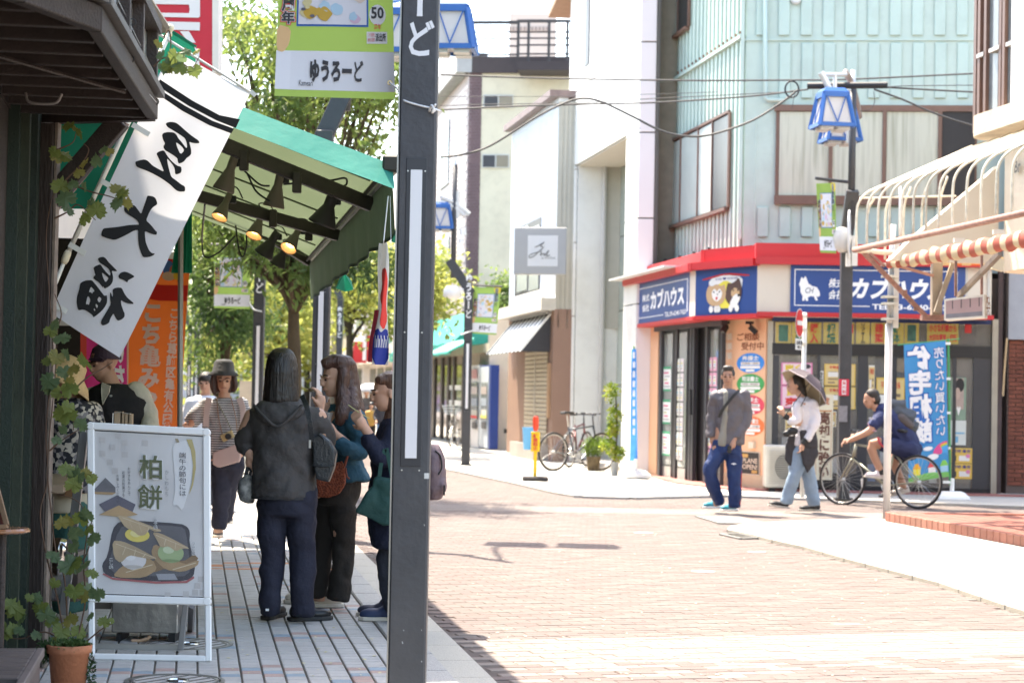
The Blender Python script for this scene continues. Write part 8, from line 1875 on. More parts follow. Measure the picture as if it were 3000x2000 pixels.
# ---------- D: striped shirt, bucket hat
YD=17.3
D_p=thing('person','woman in bucket hat and grey striped shirt with camera round her neck','person',PZ(650,1578,PZL),'people walking along the street')
J=lambda u,v,dy=0.0:P(u,v,YD+dy)
mb=MB();L_,R_=headm(mb,J(657,1112,0.0),(0.1,-1,-0.12),1.0);limb(mb,[J(658,1150),J(656,1172)],[0.05,0.055])
loft(mb,[(J(654,1170),0.08,0.06,0),(J(654,1185),0.16,0.085,0),(J(652,1240),0.15,0.10,0),(J(655,1300),0.14,0.10,0),(J(655,1350),0.155,0.11,0)])
limb(mb,[J(602,1188),J(565,1235,-0.05),J(556,1240,0.1)],[0.05,0.04,0.03]);hand(mb,J(556,1240,0.1),(-0.3,0.9,0),(0,0,-1),1,0.8,1)
limb(mb,[J(706,1188),J(718,1245,0),J(712,1300,-0.05)],[0.05,0.04,0.03]);hand(mb,J(712,1300,-0.05),(0,-0.2,-1),(-1,0,0),1,0.8,1)
limb(mb,[J(640,1350),J(642,1450,0.0),J(640,1560,0.0)],[0.08,0.055,0.04]);limb(mb,[J(680,1350),J(662,1440,0.12),J(665,1520,0.35)],[0.08,0.055,0.04])
blob('body',m_skin,D_p,mb,0.0085,3);face(L_,R_,1.0,D_p)
m_str=ramp_mat('striped_shirt',[(0.50,0.49,0.50),(0.10,0.10,0.12)],8.0,'WAVE',stretch=(0.0,0.0,1.9),pos=[0.0,0.5])
mb=MB();loft(mb,[(J(654,1166),0.08,0.065,0),(J(654,1180),0.165,0.095,0),(J(653,1215),0.175,0.115,0),(J(652,1270),0.165,0.12,0),(J(655,1330),0.165,0.125,0)],24);limb(mb,[J(603,1187),J(578,1215,-0.03),J(556,1238,0.0)],[0.065,0.07,0.06]);limb(mb,[J(706,1187),J(718,1215,0),J(722,1245,0)],[0.065,0.068,0.062]);blob('shirt',m_str,D_p,mb,0.012,4,(0.018,0.08))
mb=MB();loft(mb,[(J(660,1325),0.165,0.12,0),(J(662,1370),0.165,0.12,0)]);limb(mb,[J(645,1370),J(648,1460,0.0),J(640,1548,0.0)],[0.092,0.078,0.060]);limb(mb,[J(685,1370),J(668,1440,0.12),J(660,1520,0.3)],[0.092,0.076,0.060]);blob('trousers',m_nav,D_p,mb,0.012,4,(0.016,0.08))
shoe('shoe',M((0.06,0.06,0.065),0.6,0.3,20),m_ws,D_p,PZ(638,1570,PZL),(0.15,-1,0),1.1);shoe('shoe',M((0.06,0.06,0.065),0.6,0.3,20),m_ws,D_p,PZ(668,1530,PZL),(0.15,-1,0),1.1)
mb=MB();loft(mb,[(J(656,1150,0.02),0.092,0.06,0),(J(656,1120,0.03),0.098,0.075,0),(J(656,1090,0.03),0.095,0.09,0),(J(655,1070,0.03),0.08,0.08,0)]);limb(mb,[J(626,1095,-0.02),J(622,1130,-0.02),J(630,1160,-0.02)],[0.02,0.025,0.012]);limb(mb,[J(686,1095,-0.02),J(690,1130,-0.02),J(684,1150,-0.02)],[0.02,0.025,0.012]);blob('hair',m_hbrown,D_p,mb,0.010,4)
mb=MB();c=J(655,1090,0.0);mb.lathe(c,[(0.0,0.115),(0.06,0.11),(0.085,0.085),(0.097,0.01),(0.135,-0.025),(0.133,-0.030),(0.09,0.0)],28,close=False);mb.build('bucket_hat',M((0.055,0.058,0.065),0.8,0.12,10,0.5,60),D_p,smooth=True)
mb=MB();
for L in ([(613,1165),(606,1200),(604,1250)],[(700,1165),(712,1200),(712,1255)]):q=bez([J(u,v,-0.12)for u,v in L],4);[mb.bar(q[i],q[i+1],0.05,0.012,up=V((0,1,0)))for i in range(len(q)-1)]
tag(mb.build('backpack_strap',M((0.45,0.36,0.35),0.7,0.1),D_p),kind='stuff');mb=MB();
for L in ([(635,1160),(640,1220),(650,1265),(655,1285)],[(675,1160),(690,1220),(695,1265)]):mb.tube(bez([J(u,v,-0.135)for u,v in L],4),0.004,5)
mb.build('neck_strap',M((0.25,0.14,0.08),0.6,0.1),D_p)
q=[J(630,1165,-0.13),J(660,1220,-0.15),J(690,1285,-0.17)];mb=MB();mb.tube(q,0.006,5);mb.build('bag_strap',M((0.2,0.2,0.16),0.6,0.1),D_p)
cmr=thing('camera','small wooden-faced camera hanging at the striped shirt woman\'s chest','camera',J(667,1275,-0.17));mb=MB();Rm=Matrix.Rotation(-0.45,3,'Y');mb.box(J(667,1277,-0.17),(0.11,0.04,0.065),R=Rm);mb.build('case',M((0.50,0.38,0.20),0.4,0.2,20),cmr,bevel=0.006);mb=MB();mb.lathe(J(669,1278,-0.195),[(0.0,0.03),(0.026,0.03),(0.028,0.0),(0.0,0.0)],16,M3=V((0,-1,0)).to_track_quat('Z','Y').to_matrix(),close=False);mb.build('lens',m_black,cmr)
pb_=thing('pink_bag','pale pink crossbody bag on the striped shirt woman','bag',J(665,1340,-0.17));mb=MB();mb.prism([J(622,1325,-0.21),J(690,1300,-0.21),J(706,1318,-0.21),J(702,1352,-0.21),J(640,1370,-0.21),J(622,1360,-0.21)],(0,0.07,0));blob('bag_body',M((0.42,0.30,0.28),0.5,0.08),pb_,mb,0.009,6);cb(690,1278,708,1325,YD-0.2,0.02,M((0.5,0.38,0.14),0.5,0.1),'tag',pb_)
# ---------- E: man behind her
E_p=thing('person','man in white shirt mostly hidden behind the bucket-hat woman','person',P(590,1500,22)-V((0,0,P(590,1500,22).z-PZL)),'people walking along the street')
J=lambda u,v,dy=0.0:P(u,v,22+dy)
mb=MB();L_,R_=headm(mb,J(603,1122),(-0.1,-1,0),1.0);limb(mb,[J(603,1145),J(600,1165)],[0.05,0.055]);loft(mb,[(J(600,1160),0.10,0.07,0),(J(598,1180),0.19,0.1,0),(J(598,1300),0.15,0.11,0)]);limb(mb,[J(590,1300),J(590,1380),J(590,1480)],[0.08,0.06,0.04]);limb(mb,[J(615,1300),J(615,1380),J(612,1480)],[0.08,0.06,0.04]);blob('body',m_skin2,E_p,mb,0.011,3);face(L_,R_,1.0,E_p)
mb=MB();loft(mb,[(J(600,1158),0.1,0.07,0),(J(598,1175),0.20,0.11,0),(J(598,1240),0.19,0.13,0),(J(598,1310),0.18,0.13,0)]);limb(mb,[J(560,1180),J(548,1225),J(545,1262)],[0.07,0.06,0.05]);blob('shirt',M((0.62,0.66,0.72),0.7,0.05),E_p,mb,0.014,4)
mb=MB();limb(mb,[J(590,1310),J(590,1480)],[0.09,0.07]);limb(mb,[J(615,1310),J(612,1480)],[0.09,0.07]);blob('trousers',m_nav,E_p,mb,0.014,3)
mb=MB();ell(mb,J(604,1110,0.015),(0.088,0.105,0.085));blob('hair',m_hblack,E_p,mb,0.012,2)

# ---------- F: man in grey jacket walking
YF=23.5
F_p=thing('person','man in grey jacket, dark sling strap and blue track trousers walking','person',G(2115,1499),'people crossing in front of the corner shop')
J=lambda u,v,dy=0.0:P(u,v,YF+dy)
mb=MB();L_,R_=headm(mb,J(2133,1102),(-0.15,-1,-0.05),1.0);limb(mb,[J(2132,1125),J(2130,1145)],[0.052,0.058])
loft(mb,[(J(2130,1143),0.08,0.06,0),(J(2132,1158),0.15,0.08,0),(J(2132,1220),0.13,0.09,0),(J(2128,1280),0.15,0.10,0),(J(2128,1310),0.16,0.11,0)])
limb(mb,[J(2175,1160),J(2180,1230,-0.02),J(2152,1288,-0.12)],[0.045,0.032,0.026]);hand(mb,J(2150,1290,-0.12),(-0.25,-0.2,-1),(-0.9,0.2,0),1.1,0.7,1)
limb(mb,[J(2093,1160),J(2088,1225,0.05),J(2084,1278,0.0)],[0.045,0.032,0.024]);hand(mb,J(2084,1280,0.0),(0.3,0,-1),(1,0,0),1.0,0.7,-1)
limb(mb,[J(2105,1310,0),J(2078,1385,0),J(2100,1480,0.15)],[0.08,0.045,0.036]);limb(mb,[J(2150,1310),J(2150,1400,-0.03),J(2153,1480,-0.03)],[0.08,0.045,0.036])
blob('body',m_skin2,F_p,mb,0.0095,3);face(L_,R_,1.0,F_p)
m_gj=M((0.105,0.095,0.105),0.5,0.12,4,0.8,24,spec=0.4)
mb=MB();loft(mb,[(J(2132,1141),0.07,0.07,0),(J(2134,1150),0.14,0.10,0),(J(2137,1166),0.19,0.115,0),(J(2137,1220),0.17,0.13,0),(J(2140,1280),0.165,0.13,0),(J(2142,1302),0.165,0.13,0)],26)
limb(mb,[J(2178,1160),J(2186,1200),J(2182,1235,-0.02),J(2162,1270,-0.08),J(2156,1284,-0.11)],[0.075,0.07,0.066,0.056,0.050]);limb(mb,[J(2096,1160),J(2090,1200,0.03),J(2086,1235,0.04),J(2083,1280,0.0)],[0.070,0.066,0.062,0.056]);blob('jacket',m_gj,F_p,mb,0.013,4,(0.030,0.10))
mb=MB();mb.add([J(2118,1148,-0.155),J(2142,1148,-0.155),J(2140,1240,-0.165),J(2132,1300,-0.165),J(2098,1290,-0.150),J(2112,1215,-0.165)],[(0,1,2,3,4,5)]);s_=MB();loft(s_,[(J(2126,1146,-0.05),0.03,0.085,0),(J(2124,1200,-0.06),0.036,0.09,0),(J(2120,1260,-0.055),0.05,0.09,0),(J(2116,1306,-0.04),0.07,0.09,0)]);blob('t_shirt',M((0.24,0.23,0.20),0.8,0.08),F_p,s_,0.012,3,(0.012,0.08))
q=bez([J(2165,1143,-0.08),J(2148,1160,-0.17),J(2120,1195,-0.19),J(2106,1222,-0.17)],5);mb=MB();[mb.bar(q[i],q[i+1],0.035,0.012,up=V((0,1,0)))for i in range(len(q)-1)];mb.build('sling_strap',m_black,F_p)
m_bt=M((0.014,0.034,0.115),0.5,0.15,4,0.8,24,spec=0.35)
mb=MB();loft(mb,[(J(2130,1288),0.17,0.12,0),(J(2130,1325),0.18,0.125,0)]);limb(mb,[J(2108,1320),J(2082,1375,-0.03),J(2088,1420,0.0),J(2108,1472,0.10)],[0.10,0.085,0.076,0.064]);limb(mb,[J(2150,1320),J(2152,1390,-0.03),J(2153,1440,-0.03),J(2152,1486,-0.02)],[0.10,0.082,0.076,0.070]);blob('track_trousers',m_bt,F_p,mb,0.013,4,(0.022,0.10))
mb=MB();mb.tube(bez([J(2172,1330,-0.05),J(2172,1400,-0.06),J(2168,1478,-0.06)],5),0.006,5);mb.tube(bez([J(2066,1380,-0.05),J(2075,1420,-0.05),J(2092,1462,0.05)],5),0.006,5);mb.build('red_piping',m_redlet,F_p)
mb=MB();c=J(2150,1358,-0.135);mb.add([c+V((-0.035,0,0)),c+V((0,0,0.013)),c+V((0.035,0,0)),c+V((0,0,-0.013))],[(0,1,2,3)]);mb.build('logo_mark',M((0.6,0.6,0.65),0.5,0),F_p)
m_ts=M((0.02,0.22,0.28),0.55,0.15,12);
shoe('shoe',m_ts,m_white,F_p,G(2098,1488)+V((0,0.05,0)),(-0.75,-0.65,0),1.12);shoe('shoe',m_ts,m_white,F_p,G(2146,1496),(-0.7,-0.7,0),1.12)
mb=MB();ell(mb,J(2133,1094,0.025),(0.085,0.10,0.085));ell(mb,J(2133,1078,-0.04),(0.07,0.05,0.035));blob('hair',M((0.04,0.038,0.036),0.5,0.3,20),F_p,mb,0.010,3)
o=MB().box(J(2137,1316,-0.17),(0.045,0.03,0.09)).build('phone',m_black,None,bevel=0.008);tag(o,'small black phone in the grey jacket man\'s hand','phone')

# ---------- G: woman with parasol
YG=24.0
G_p=thing('person','woman in white top and pale jeans walking left under a dark parasol','person',G(2330,1498),'people crossing in front of the corner shop')
J=lambda u,v,dy=0.0:P(u,v,YG+dy)
mb=MB();L_,R_=headm(mb,J(2328,1128),(-1,-0.12,-0.18),0.97);limb(mb,[J(2340,1150),J(2352,1168)],[0.046,0.052])
loft(mb,[(J(2352,1166),0.06,0.09,0),(J(2355,1180),0.09,0.16,0),(J(2350,1230),0.10,0.15,0),(J(2345,1290),0.10,0.14,0),(J(2345,1320),0.11,0.15,0)])
limb(mb,[J(2335,1190,-0.13),J(2340,1240,-0.18),J(2298,1215,-0.2)],[0.048,0.038,0.028]);hand(mb,J(2296,1215,-0.2),(-0.4,0,0.9),(-0.2,1,0),0.95,1.0,1)
limb(mb,[J(2378,1185,-0.1),J(2384,1250,-0.13),J(2352,1298,-0.2)],[0.048,0.038,0.028]);hand(mb,J(2352,1300,-0.2),(-0.25,-0.1,-1),(-1,0,0),0.95,0.8,1)
limb(mb,[J(2340,1320,-0.06),J(2325,1400,-0.06),J(2300,1470,-0.06)],[0.085,0.06,0.042]);limb(mb,[J(2350,1320,0.06),J(2365,1400,0.05),J(2385,1470,0.05)],[0.085,0.06,0.042])
blob('body',m_skin,G_p,mb,0.0095,3);face(L_,R_,0.97,G_p)
m_wt=M((0.66,0.63,0.66),0.75,0.05,4,0.6,24)
mb=MB();loft(mb,[(J(2354,1163),0.06,0.08,0),(J(2358,1176),0.10,0.16,0),(J(2356,1230),0.125,0.165,0),(J(2345,1280),0.12,0.16,0),(J(2340,1305),0.115,0.155,0)],24);limb(mb,[J(2335,1190,-0.13),J(2335,1232,-0.18),J(2310,1232,-0.2)],[0.06,0.055,0.045]);limb(mb,[J(2378,1183,-0.1),J(2388,1225,-0.13),J(2378,1262,-0.17),J(2362,1288,-0.2)],[0.068,0.066,0.055,0.045]);blob('top',m_wt,G_p,mb,0.012,4,(0.018,0.08))
mb=MB();limb(mb,[J(2306,1222,-0.2),J(2298,1216,-0.2)],[0.036,0.034]);limb(mb,[J(2360,1290,-0.2),J(2352,1302,-0.2)],[0.042,0.038]);mb.build('wrist_cover',m_black,G_p)
m_jean=M((0.25,0.33,0.42),0.75,0.15,5,0.6,24)
mb=MB();loft(mb,[(J(2344,1295),0.12,0.15,0),(J(2345,1330),0.13,0.155,0)]);limb(mb,[J(2340,1325,-0.06),J(2330,1385,-0.07),J(2315,1430,-0.06),J(2303,1475,-0.06)],[0.10,0.085,0.075,0.068]);limb(mb,[J(2350,1325,0.06),J(2368,1390,0.05),J(2378,1435,0.05),J(2386,1480,0.05)],[0.10,0.085,0.078,0.070]);blob('jeans',m_jean,G_p,mb,0.013,4,(0.018,0.08))
mb=MB();loft(mb,[(J(2352,1258),0.13,0.17,0),(J(2356,1275),0.14,0.18,0),(J(2360,1300),0.14,0.18,0)]);mb.prism([J(2350,1265,-0.2),J(2392,1262,-0.2),J(2398,1330,-0.2),J(2388,1352,-0.2),J(2365,1388,-0.2),J(2348,1330,-0.2)],(0,0.06,0));mb.prism([J(2310,1275,-0.12),J(2345,1270,-0.12),J(2322,1368,-0.12),J(2298,1345,-0.12),J(2302,1320,-0.12)],(0,0.06,0));blob('tied_jacket',M((0.040,0.037,0.042),0.65,0.12,4,0.7,24),G_p,mb,0.013,5,(0.02,0.08))
mb=MB();ell(mb,J(2322,1262,-0.2),(0.07,0.05,0.05));ell(mb,J(2305,1270,-0.2),(0.05,0.04,0.04));blob('waist_pouch',m_black,G_p,mb,0.011,3);mb=MB();mb.tube(bez([J(2362,1160,-0.15),J(2342,1200,-0.19),J(2330,1250,-0.2)],5),0.005,5);mb.build('cord',m_black,G_p)
m_bs=M((0.02,0.02,0.022),0.5,0.1)
shoe('shoe',m_bs,m_ws,G_p,G(2298,1488)+V((0,0,0)),(-1,-0.1,0.12),1.08);shoe('shoe',m_bs,m_ws,G_p,G(2388,1497),(-1,-0.12,0),1.08)
mb=MB();ell(mb,J(2337,1118,0.0),(0.09,0.09,0.10));limb(mb,[J(2345,1120,0.0),J(2352,1150,0.0),J(2358,1168,0.0)],[0.06,0.05,0.03]);blob('hair',m_hblack,G_p,mb,0.011,3)
# parasol: ribbed canopy tilted over her
um=thing('parasol','dark mauve parasol with lace trim tilted behind the woman\'s head','umbrella',J(2296,1215,-0.2))
uc=J(2375,1120,-0.10);ax_=(J(2395,1098,-0.05)-J(2290,1225,-0.2)).normalized();Ru=ax_.to_track_quat('Z','Y').to_matrix()
apx=J(2382,1104,-0.1)
nr=8;Rr=0.33;dp_=0.18
def upt(k,f):a=2*math.pi*k/nr+0.2;r_=Rr*math.sin(f*1.18)/math.sin(1.18);z=-dp_*(1-math.cos(f*1.25))/(1-math.cos(1.25));return apx+Ru@V((r_*math.cos(a),r_*math.sin(a),z))
m_par=M((0.07,0.052,0.062),0.7,0.1,6,trans=0.08,back=(0.24,0.19,0.13))
for k in range(nr):
    mb=MB();vs=[];fs=[]
    for i in range(6):
        f=i/5
        for j in range(5):
            kk=k+j/4;p=upt(kk,f);sag=0.028*math.sin(math.pi*j/4)*f;vs.append(p-ax_*0+(apx-ax_*0.2-p).normalized()*sag)
    for i in range(5):
        for j in range(4):a=i*5+j;fs.append((a,a+5,a+6,a+1))
    mb.add(vs,fs);mb.build('gore',m_par,um,smooth=True)
    mb=MB();mb.tube([upt(k,i/6)-ax_*0.006 for i in range(7)],0.003,4);mb.build('rib',m_steel,um)
    mb=MB();mb.tube([upt(k+j/4,1.0)+(apx-ax_*0.2-upt(k+j/4,1.0)).normalized()*0.028*math.sin(math.pi*j/4)for j in range(5)],0.006,5);mb.build('lace_trim',M((0.40,0.34,0.34),0.8,0.2),um)
MB().tube([apx+ax_*0.04,J(2292,1228,-0.2)],0.006,6).build('shaft',m_black,um)

# ---------- V: vendor, S: customer in straw hat
YV=12.6
V_p=thing('person','man in dark cap and black vest over cream sleeves behind the poster stand','person',PZ(330,1720,PZL),'people at the sweet shop')
J=lambda u,v,dy=0.0:P(u,v,YV+dy)
mb=MB();L_,R_=headm(mb,J(303,1062),(-0.72,-0.65,-0.22),1.0);limb(mb,[J(315,1100),J(325,1130)],[0.056,0.062])
loft(mb,[(J(335,1128),0.09,0.08,0),(J(345,1145),0.17,0.12,0.4),(J(345,1220),0.17,0.13,0.4),(J(345,1300),0.15,0.12,0),(J(345,1380),0.16,0.12,0)]);limb(mb,[J(400,1160,0.02),J(430,1230,0.03),J(425,1290,-0.15)],[0.055,0.045,0.03]);limb(mb,[J(275,1165,0),J(265,1230,-0.05),J(290,1290,-0.2)],[0.055,0.045,0.03]);hand(mb,J(425,1290,-0.15),(-0.8,-0.4,-0.3),(0,0,-1),1.05,0.8,1);hand(mb,J(290,1290,-0.2),(0.6,-0.6,-0.3),(0,0,-1),1.05,0.8,-1)
for x in (320,375):limb(mb,[J(x,1380),J(x,1550),J(x,1700)],[0.085,0.06,0.045])
blob('body',m_skin2,V_p,mb,0.0085,3);face(L_,R_,1.0,V_p)
mb=MB();loft(mb,[(J(330,1122),0.075,0.075,0),(J(342,1140),0.17,0.12,0.35),(J(350,1165),0.205,0.14,0.35),(J(348,1240),0.20,0.15,0.35),(J(348,1400),0.19,0.15,0.3)],24);blob('vest',M((0.022,0.021,0.023),0.8,0.12,5,0.7,30,spec=0.2),V_p,mb,0.012,4,(0.014,0.08))
m_crm=M((0.50,0.46,0.38),0.75,0.08,5,0.7,30)
mb=MB();limb(mb,[J(398,1158,0.0),J(418,1195,0.02),J(436,1235,0.0),J(430,1275,-0.12)],[0.082,0.074,0.066,0.055]);limb(mb,[J(272,1165,0),J(262,1215,-0.03),J(280,1270,-0.15)],[0.075,0.066,0.05]);blob('sleeves',m_crm,V_p,mb,0.011,4,(0.02,0.06))
mb=MB();mb.prism([J(298,1120,-0.13),J(322,1130,-0.16),J(318,1150,-0.175),J(300,1185,-0.185),J(296,1150,-0.17)],(0,0.03,0));mb.build('shirt_front',m_crm,V_p)
mb=MB();c=J(310,1045,0.01);mb.lathe(c,[(0.0,0.085),(0.05,0.078),(0.085,0.05),(0.098,0.0),(0.097,-0.015),(0.0,-0.015)],24,close=False);mb.prism([J(262,1048,-0.10),J(292,1046,-0.12),J(302,1052,-0.12),J(295,1060,-0.1),J(268,1058,-0.07),J(258,1054,-0.08)],(0.02,0.08,0.0));mb.build('cap',M((0.05,0.028,0.045),0.7,0.1),V_p,smooth=False);mb=MB();mb.box(J(325,1159,-0.18),(0.014,0.004,0.012));mb.build('badge',M((0.4,0.4,0.38),0.5,0),V_p)
mb=MB();limb(mb,[J(326,1380),J(322,1700)],[0.1,0.075]);limb(mb,[J(372,1380),J(375,1700)],[0.1,0.075]);blob('trousers',m_blk,V_p,mb,0.015,3)
YS=11.3
S_p=thing('person','customer in wide straw hat and dark floral blouse behind the vine','person',PZ(205,1815,PZL),'people at the sweet shop')
J=lambda u,v,dy=0.0:P(u,v,YS+dy)
mb=MB();L_,R_=headm(mb,J(190,1125),(-0.6,0.8,-0.2),0.97);limb(mb,[J(198,1155),J(205,1180)],[0.048,0.052]);loft(mb,[(J(212,1180),0.10,0.08,0),(J(215,1200),0.15,0.10,0),(J(205,1300),0.13,0.11,0),(J(200,1400),0.14,0.12,0),(J(200,1450),0.14,0.12,0)]);limb(mb,[J(262,1210),J(272,1290,0.05),J(240,1350,0.15)],[0.05,0.04,0.03]);hand(mb,J(240,1350,0.15),(-0.8,0.3,-0.3),(0,0,-1),0.95,0.8,1)
for x in (182,215):limb(mb,[J(x,1450),J(x,1640),J(x,1790)],[0.08,0.055,0.04])
blob('body',m_skin,S_p,mb,0.0085,3)
mb=MB();loft(mb,[(J(205,1170),0.08,0.07,0),(J(212,1188),0.15,0.11,0),(J(218,1230),0.165,0.13,0),(J(210,1310),0.165,0.14,0),(J(200,1400),0.175,0.15,0),(J(195,1440),0.175,0.15,0)],24);limb(mb,[J(262,1208),J(275,1250,0.02),J(270,1300,0.06)],[0.07,0.068,0.06])
blob('blouse',ramp_mat('floral_cloth',[(0.02,0.02,0.025),(0.22,0.20,0.20),(0.03,0.03,0.035),(0.48,0.43,0.36),(0.05,0.05,0.06)],48,'VORONOI'),S_p,mb,0.012,4,(0.016,0.08))
mb=MB();loft(mb,[(J(195,1430),0.16,0.13,0),(J(190,1460),0.165,0.14,0),(J(185,1500),0.16,0.13,0)]);blob('cream_hem',M((0.52,0.46,0.34),0.8,0.08),S_p,mb,0.013,3)
mb=MB();loft(mb,[(J(210,1440),0.12,0.12,0),(J(205,1560),0.13,0.12,0),(J(205,1700),0.11,0.11,0),(J(205,1790),0.10,0.1,0)]);blob('skirt',M((0.04,0.12,0.10),0.8,0.12,5,0.6,30),S_p,mb,0.013,4,(0.02,0.08))
mb=MB();c=J(195,1100,0.0);Rh=Matrix.Rotation(0.45,3,'Y')@Matrix.Rotation(-0.25,3,'X');mb.lathe(c,[(0.0,0.115),(0.05,0.11),(0.085,0.08),(0.098,0.02),(0.15,-0.02),(0.185,-0.075),(0.18,-0.078),(0.10,0.0)],28,M3=Rh,close=False);mb.build('straw_hat',M((0.62,0.43,0.22),0.75,0.15,30,0.8,120),S_p,smooth=True)
mb=MB();cb(190,1420,224,1455,11.1,0.12,M((0.28,0.15,0.07),0.7,0.3,30),'basket',S_p)
# ---------- far figures
def tiny(label,u,v0,v1,Y,shirt,trou,seed=0):
    r=random.Random(seed);t=thing('person',label,'person',V((P(u,v1,Y).x,Y,0)),'people far down the street');k=(P(u,v0,Y).z)/1.65;X0=P(u,v1,Y).x;W=lambda x,y,z:V((X0+x*k,Y+y*k,z*k))
    mb=MB();headm(mb,W(0,0,1.55),(0,-1,0),k);limb(mb,[W(0,0,1.42),W(0,0,1.36)],[0.05*k]*2);loft(mb,[(W(0,0,1.36),0.15*k,0.09*k,0),(W(0,0,0.85),0.14*k,0.1*k,0)])
    for s in (-1,1):limb(mb,[W(s*0.17,0,1.32),W(s*0.22,-0.05,1.08),W(s*0.16,-0.2,0.95)],[0.05*k,0.04*k,0.03*k]);hand(mb,W(s*0.16,-0.2,0.95),(0,-1,-0.3),(0,0,-1),k,0.6,s);limb(mb,[W(s*0.08,0,0.85),W(s*0.09,0,0.45),W(s*0.09,0,0.08)],[0.08*k,0.06*k,0.045*k]);limb(mb,[W(s*0.09,0,0.06),W(s*0.09,-0.14,0.04)],[0.045*k,0.035*k])
    blob('body',m_skin,t,mb,0.016,2);mb=MB();loft(mb,[(W(0,0,1.40),0.09*k,0.07*k,0),(W(0,0,1.34),0.19*k,0.11*k,0),(W(0,0,0.85),0.17*k,0.12*k,0)])
    for s in (-1,1):limb(mb,[W(s*0.17,0,1.32),W(s*0.23,-0.03,1.10),W(s*0.17,-0.17,0.97)],[0.065*k,0.055*k,0.045*k])
    blob('shirt',shirt,t,mb,0.02,2);mb=MB();[limb(mb,[W(s*0.08,0,0.88),W(s*0.09,0,0.1)],[0.095*k,0.07*k])for s in (-1,1)];blob('trousers',trou,t,mb,0.02,2);mb=MB();ell(mb,W(0,0.02,1.60),(0.085*k,0.095*k,0.08*k));mb.build('hair',m_hblack,t,smooth=True);return t
if True:tiny('distant walker under a white parasol behind the snacking women',1070,1140,1330,50,M((0.12,0.12,0.13),0.7,0.1),m_blk,1)
tiny('distant person in orange-brown top beside the parasol walker',1085,1180,1330,46,M((0.55,0.32,0.08),0.7,0.1),m_blk,2)
tiny('distant person in blue jeans near the navy coat woman',1118,1165,1335,44,M((0.05,0.05,0.06),0.7,0.1),M((0.12,0.24,0.42),0.7,0.1),3)
wpz=thing('parasol','small white parasol far down the street','umbrella',P(1088,1140,49.8));mb=MB();mb.lathe(P(1088,1138,49.8),[(0.0,0.14),(0.2,0.11),(0.38,0.02),(0.46,-0.08),(0.45,-0.08),(0.36,0.0),(0.0,0.1)],16,close=False);mb.build('canopy',M((0.72,0.72,0.72),0.6,0.02,trans=0.3),wpz,smooth=True);MB().tube([P(1088,1135,49.8),P(1080,1200,49.8)],0.012,5).build('shaft',m_black,wpz)

# ================================================================== bicycles
def wheel(par,c,r,axd,tyre=0.017,spokes=28,mat_t=None,rimc=None):
    axd=V(axd).normalized();R=axd.to_track_quat('Z','Y').to_matrix();c=V(c);rp_=lambda a,rr,z=0.0:c+R@V((rr*math.cos(a),rr*math.sin(a),z))
    w=MB();w.tube([rp_(2*math.pi*i/40,r-tyre)for i in range(40)],tyre,8,closed=True);wo=w.build('tyre',mat_t or m_black,par,smooth=True)
    m=MB();m.tube([rp_(2*math.pi*i/40,r-tyre*2.2)for i in range(40)],tyre*0.62,6,closed=True);m.build('rim',rimc or M((0.40,0.37,0.34),0.35,0.1,metal=0.6),par,smooth=True)
    s=MB()
    for i in range(spokes):a=2*math.pi*i/spokes;z=0.03 if i%2 else -0.03;s.tube([rp_(a+0.25*(1 if i%4<2 else -1),0.02,z),rp_(a,r-tyre*2.4)],0.0016,4,cap=False)
    s.build('spokes',m_steel,par);h=MB();h.tube([c-axd*0.045,c+axd*0.045],0.02,10);h.build('hub',m_steel,par)
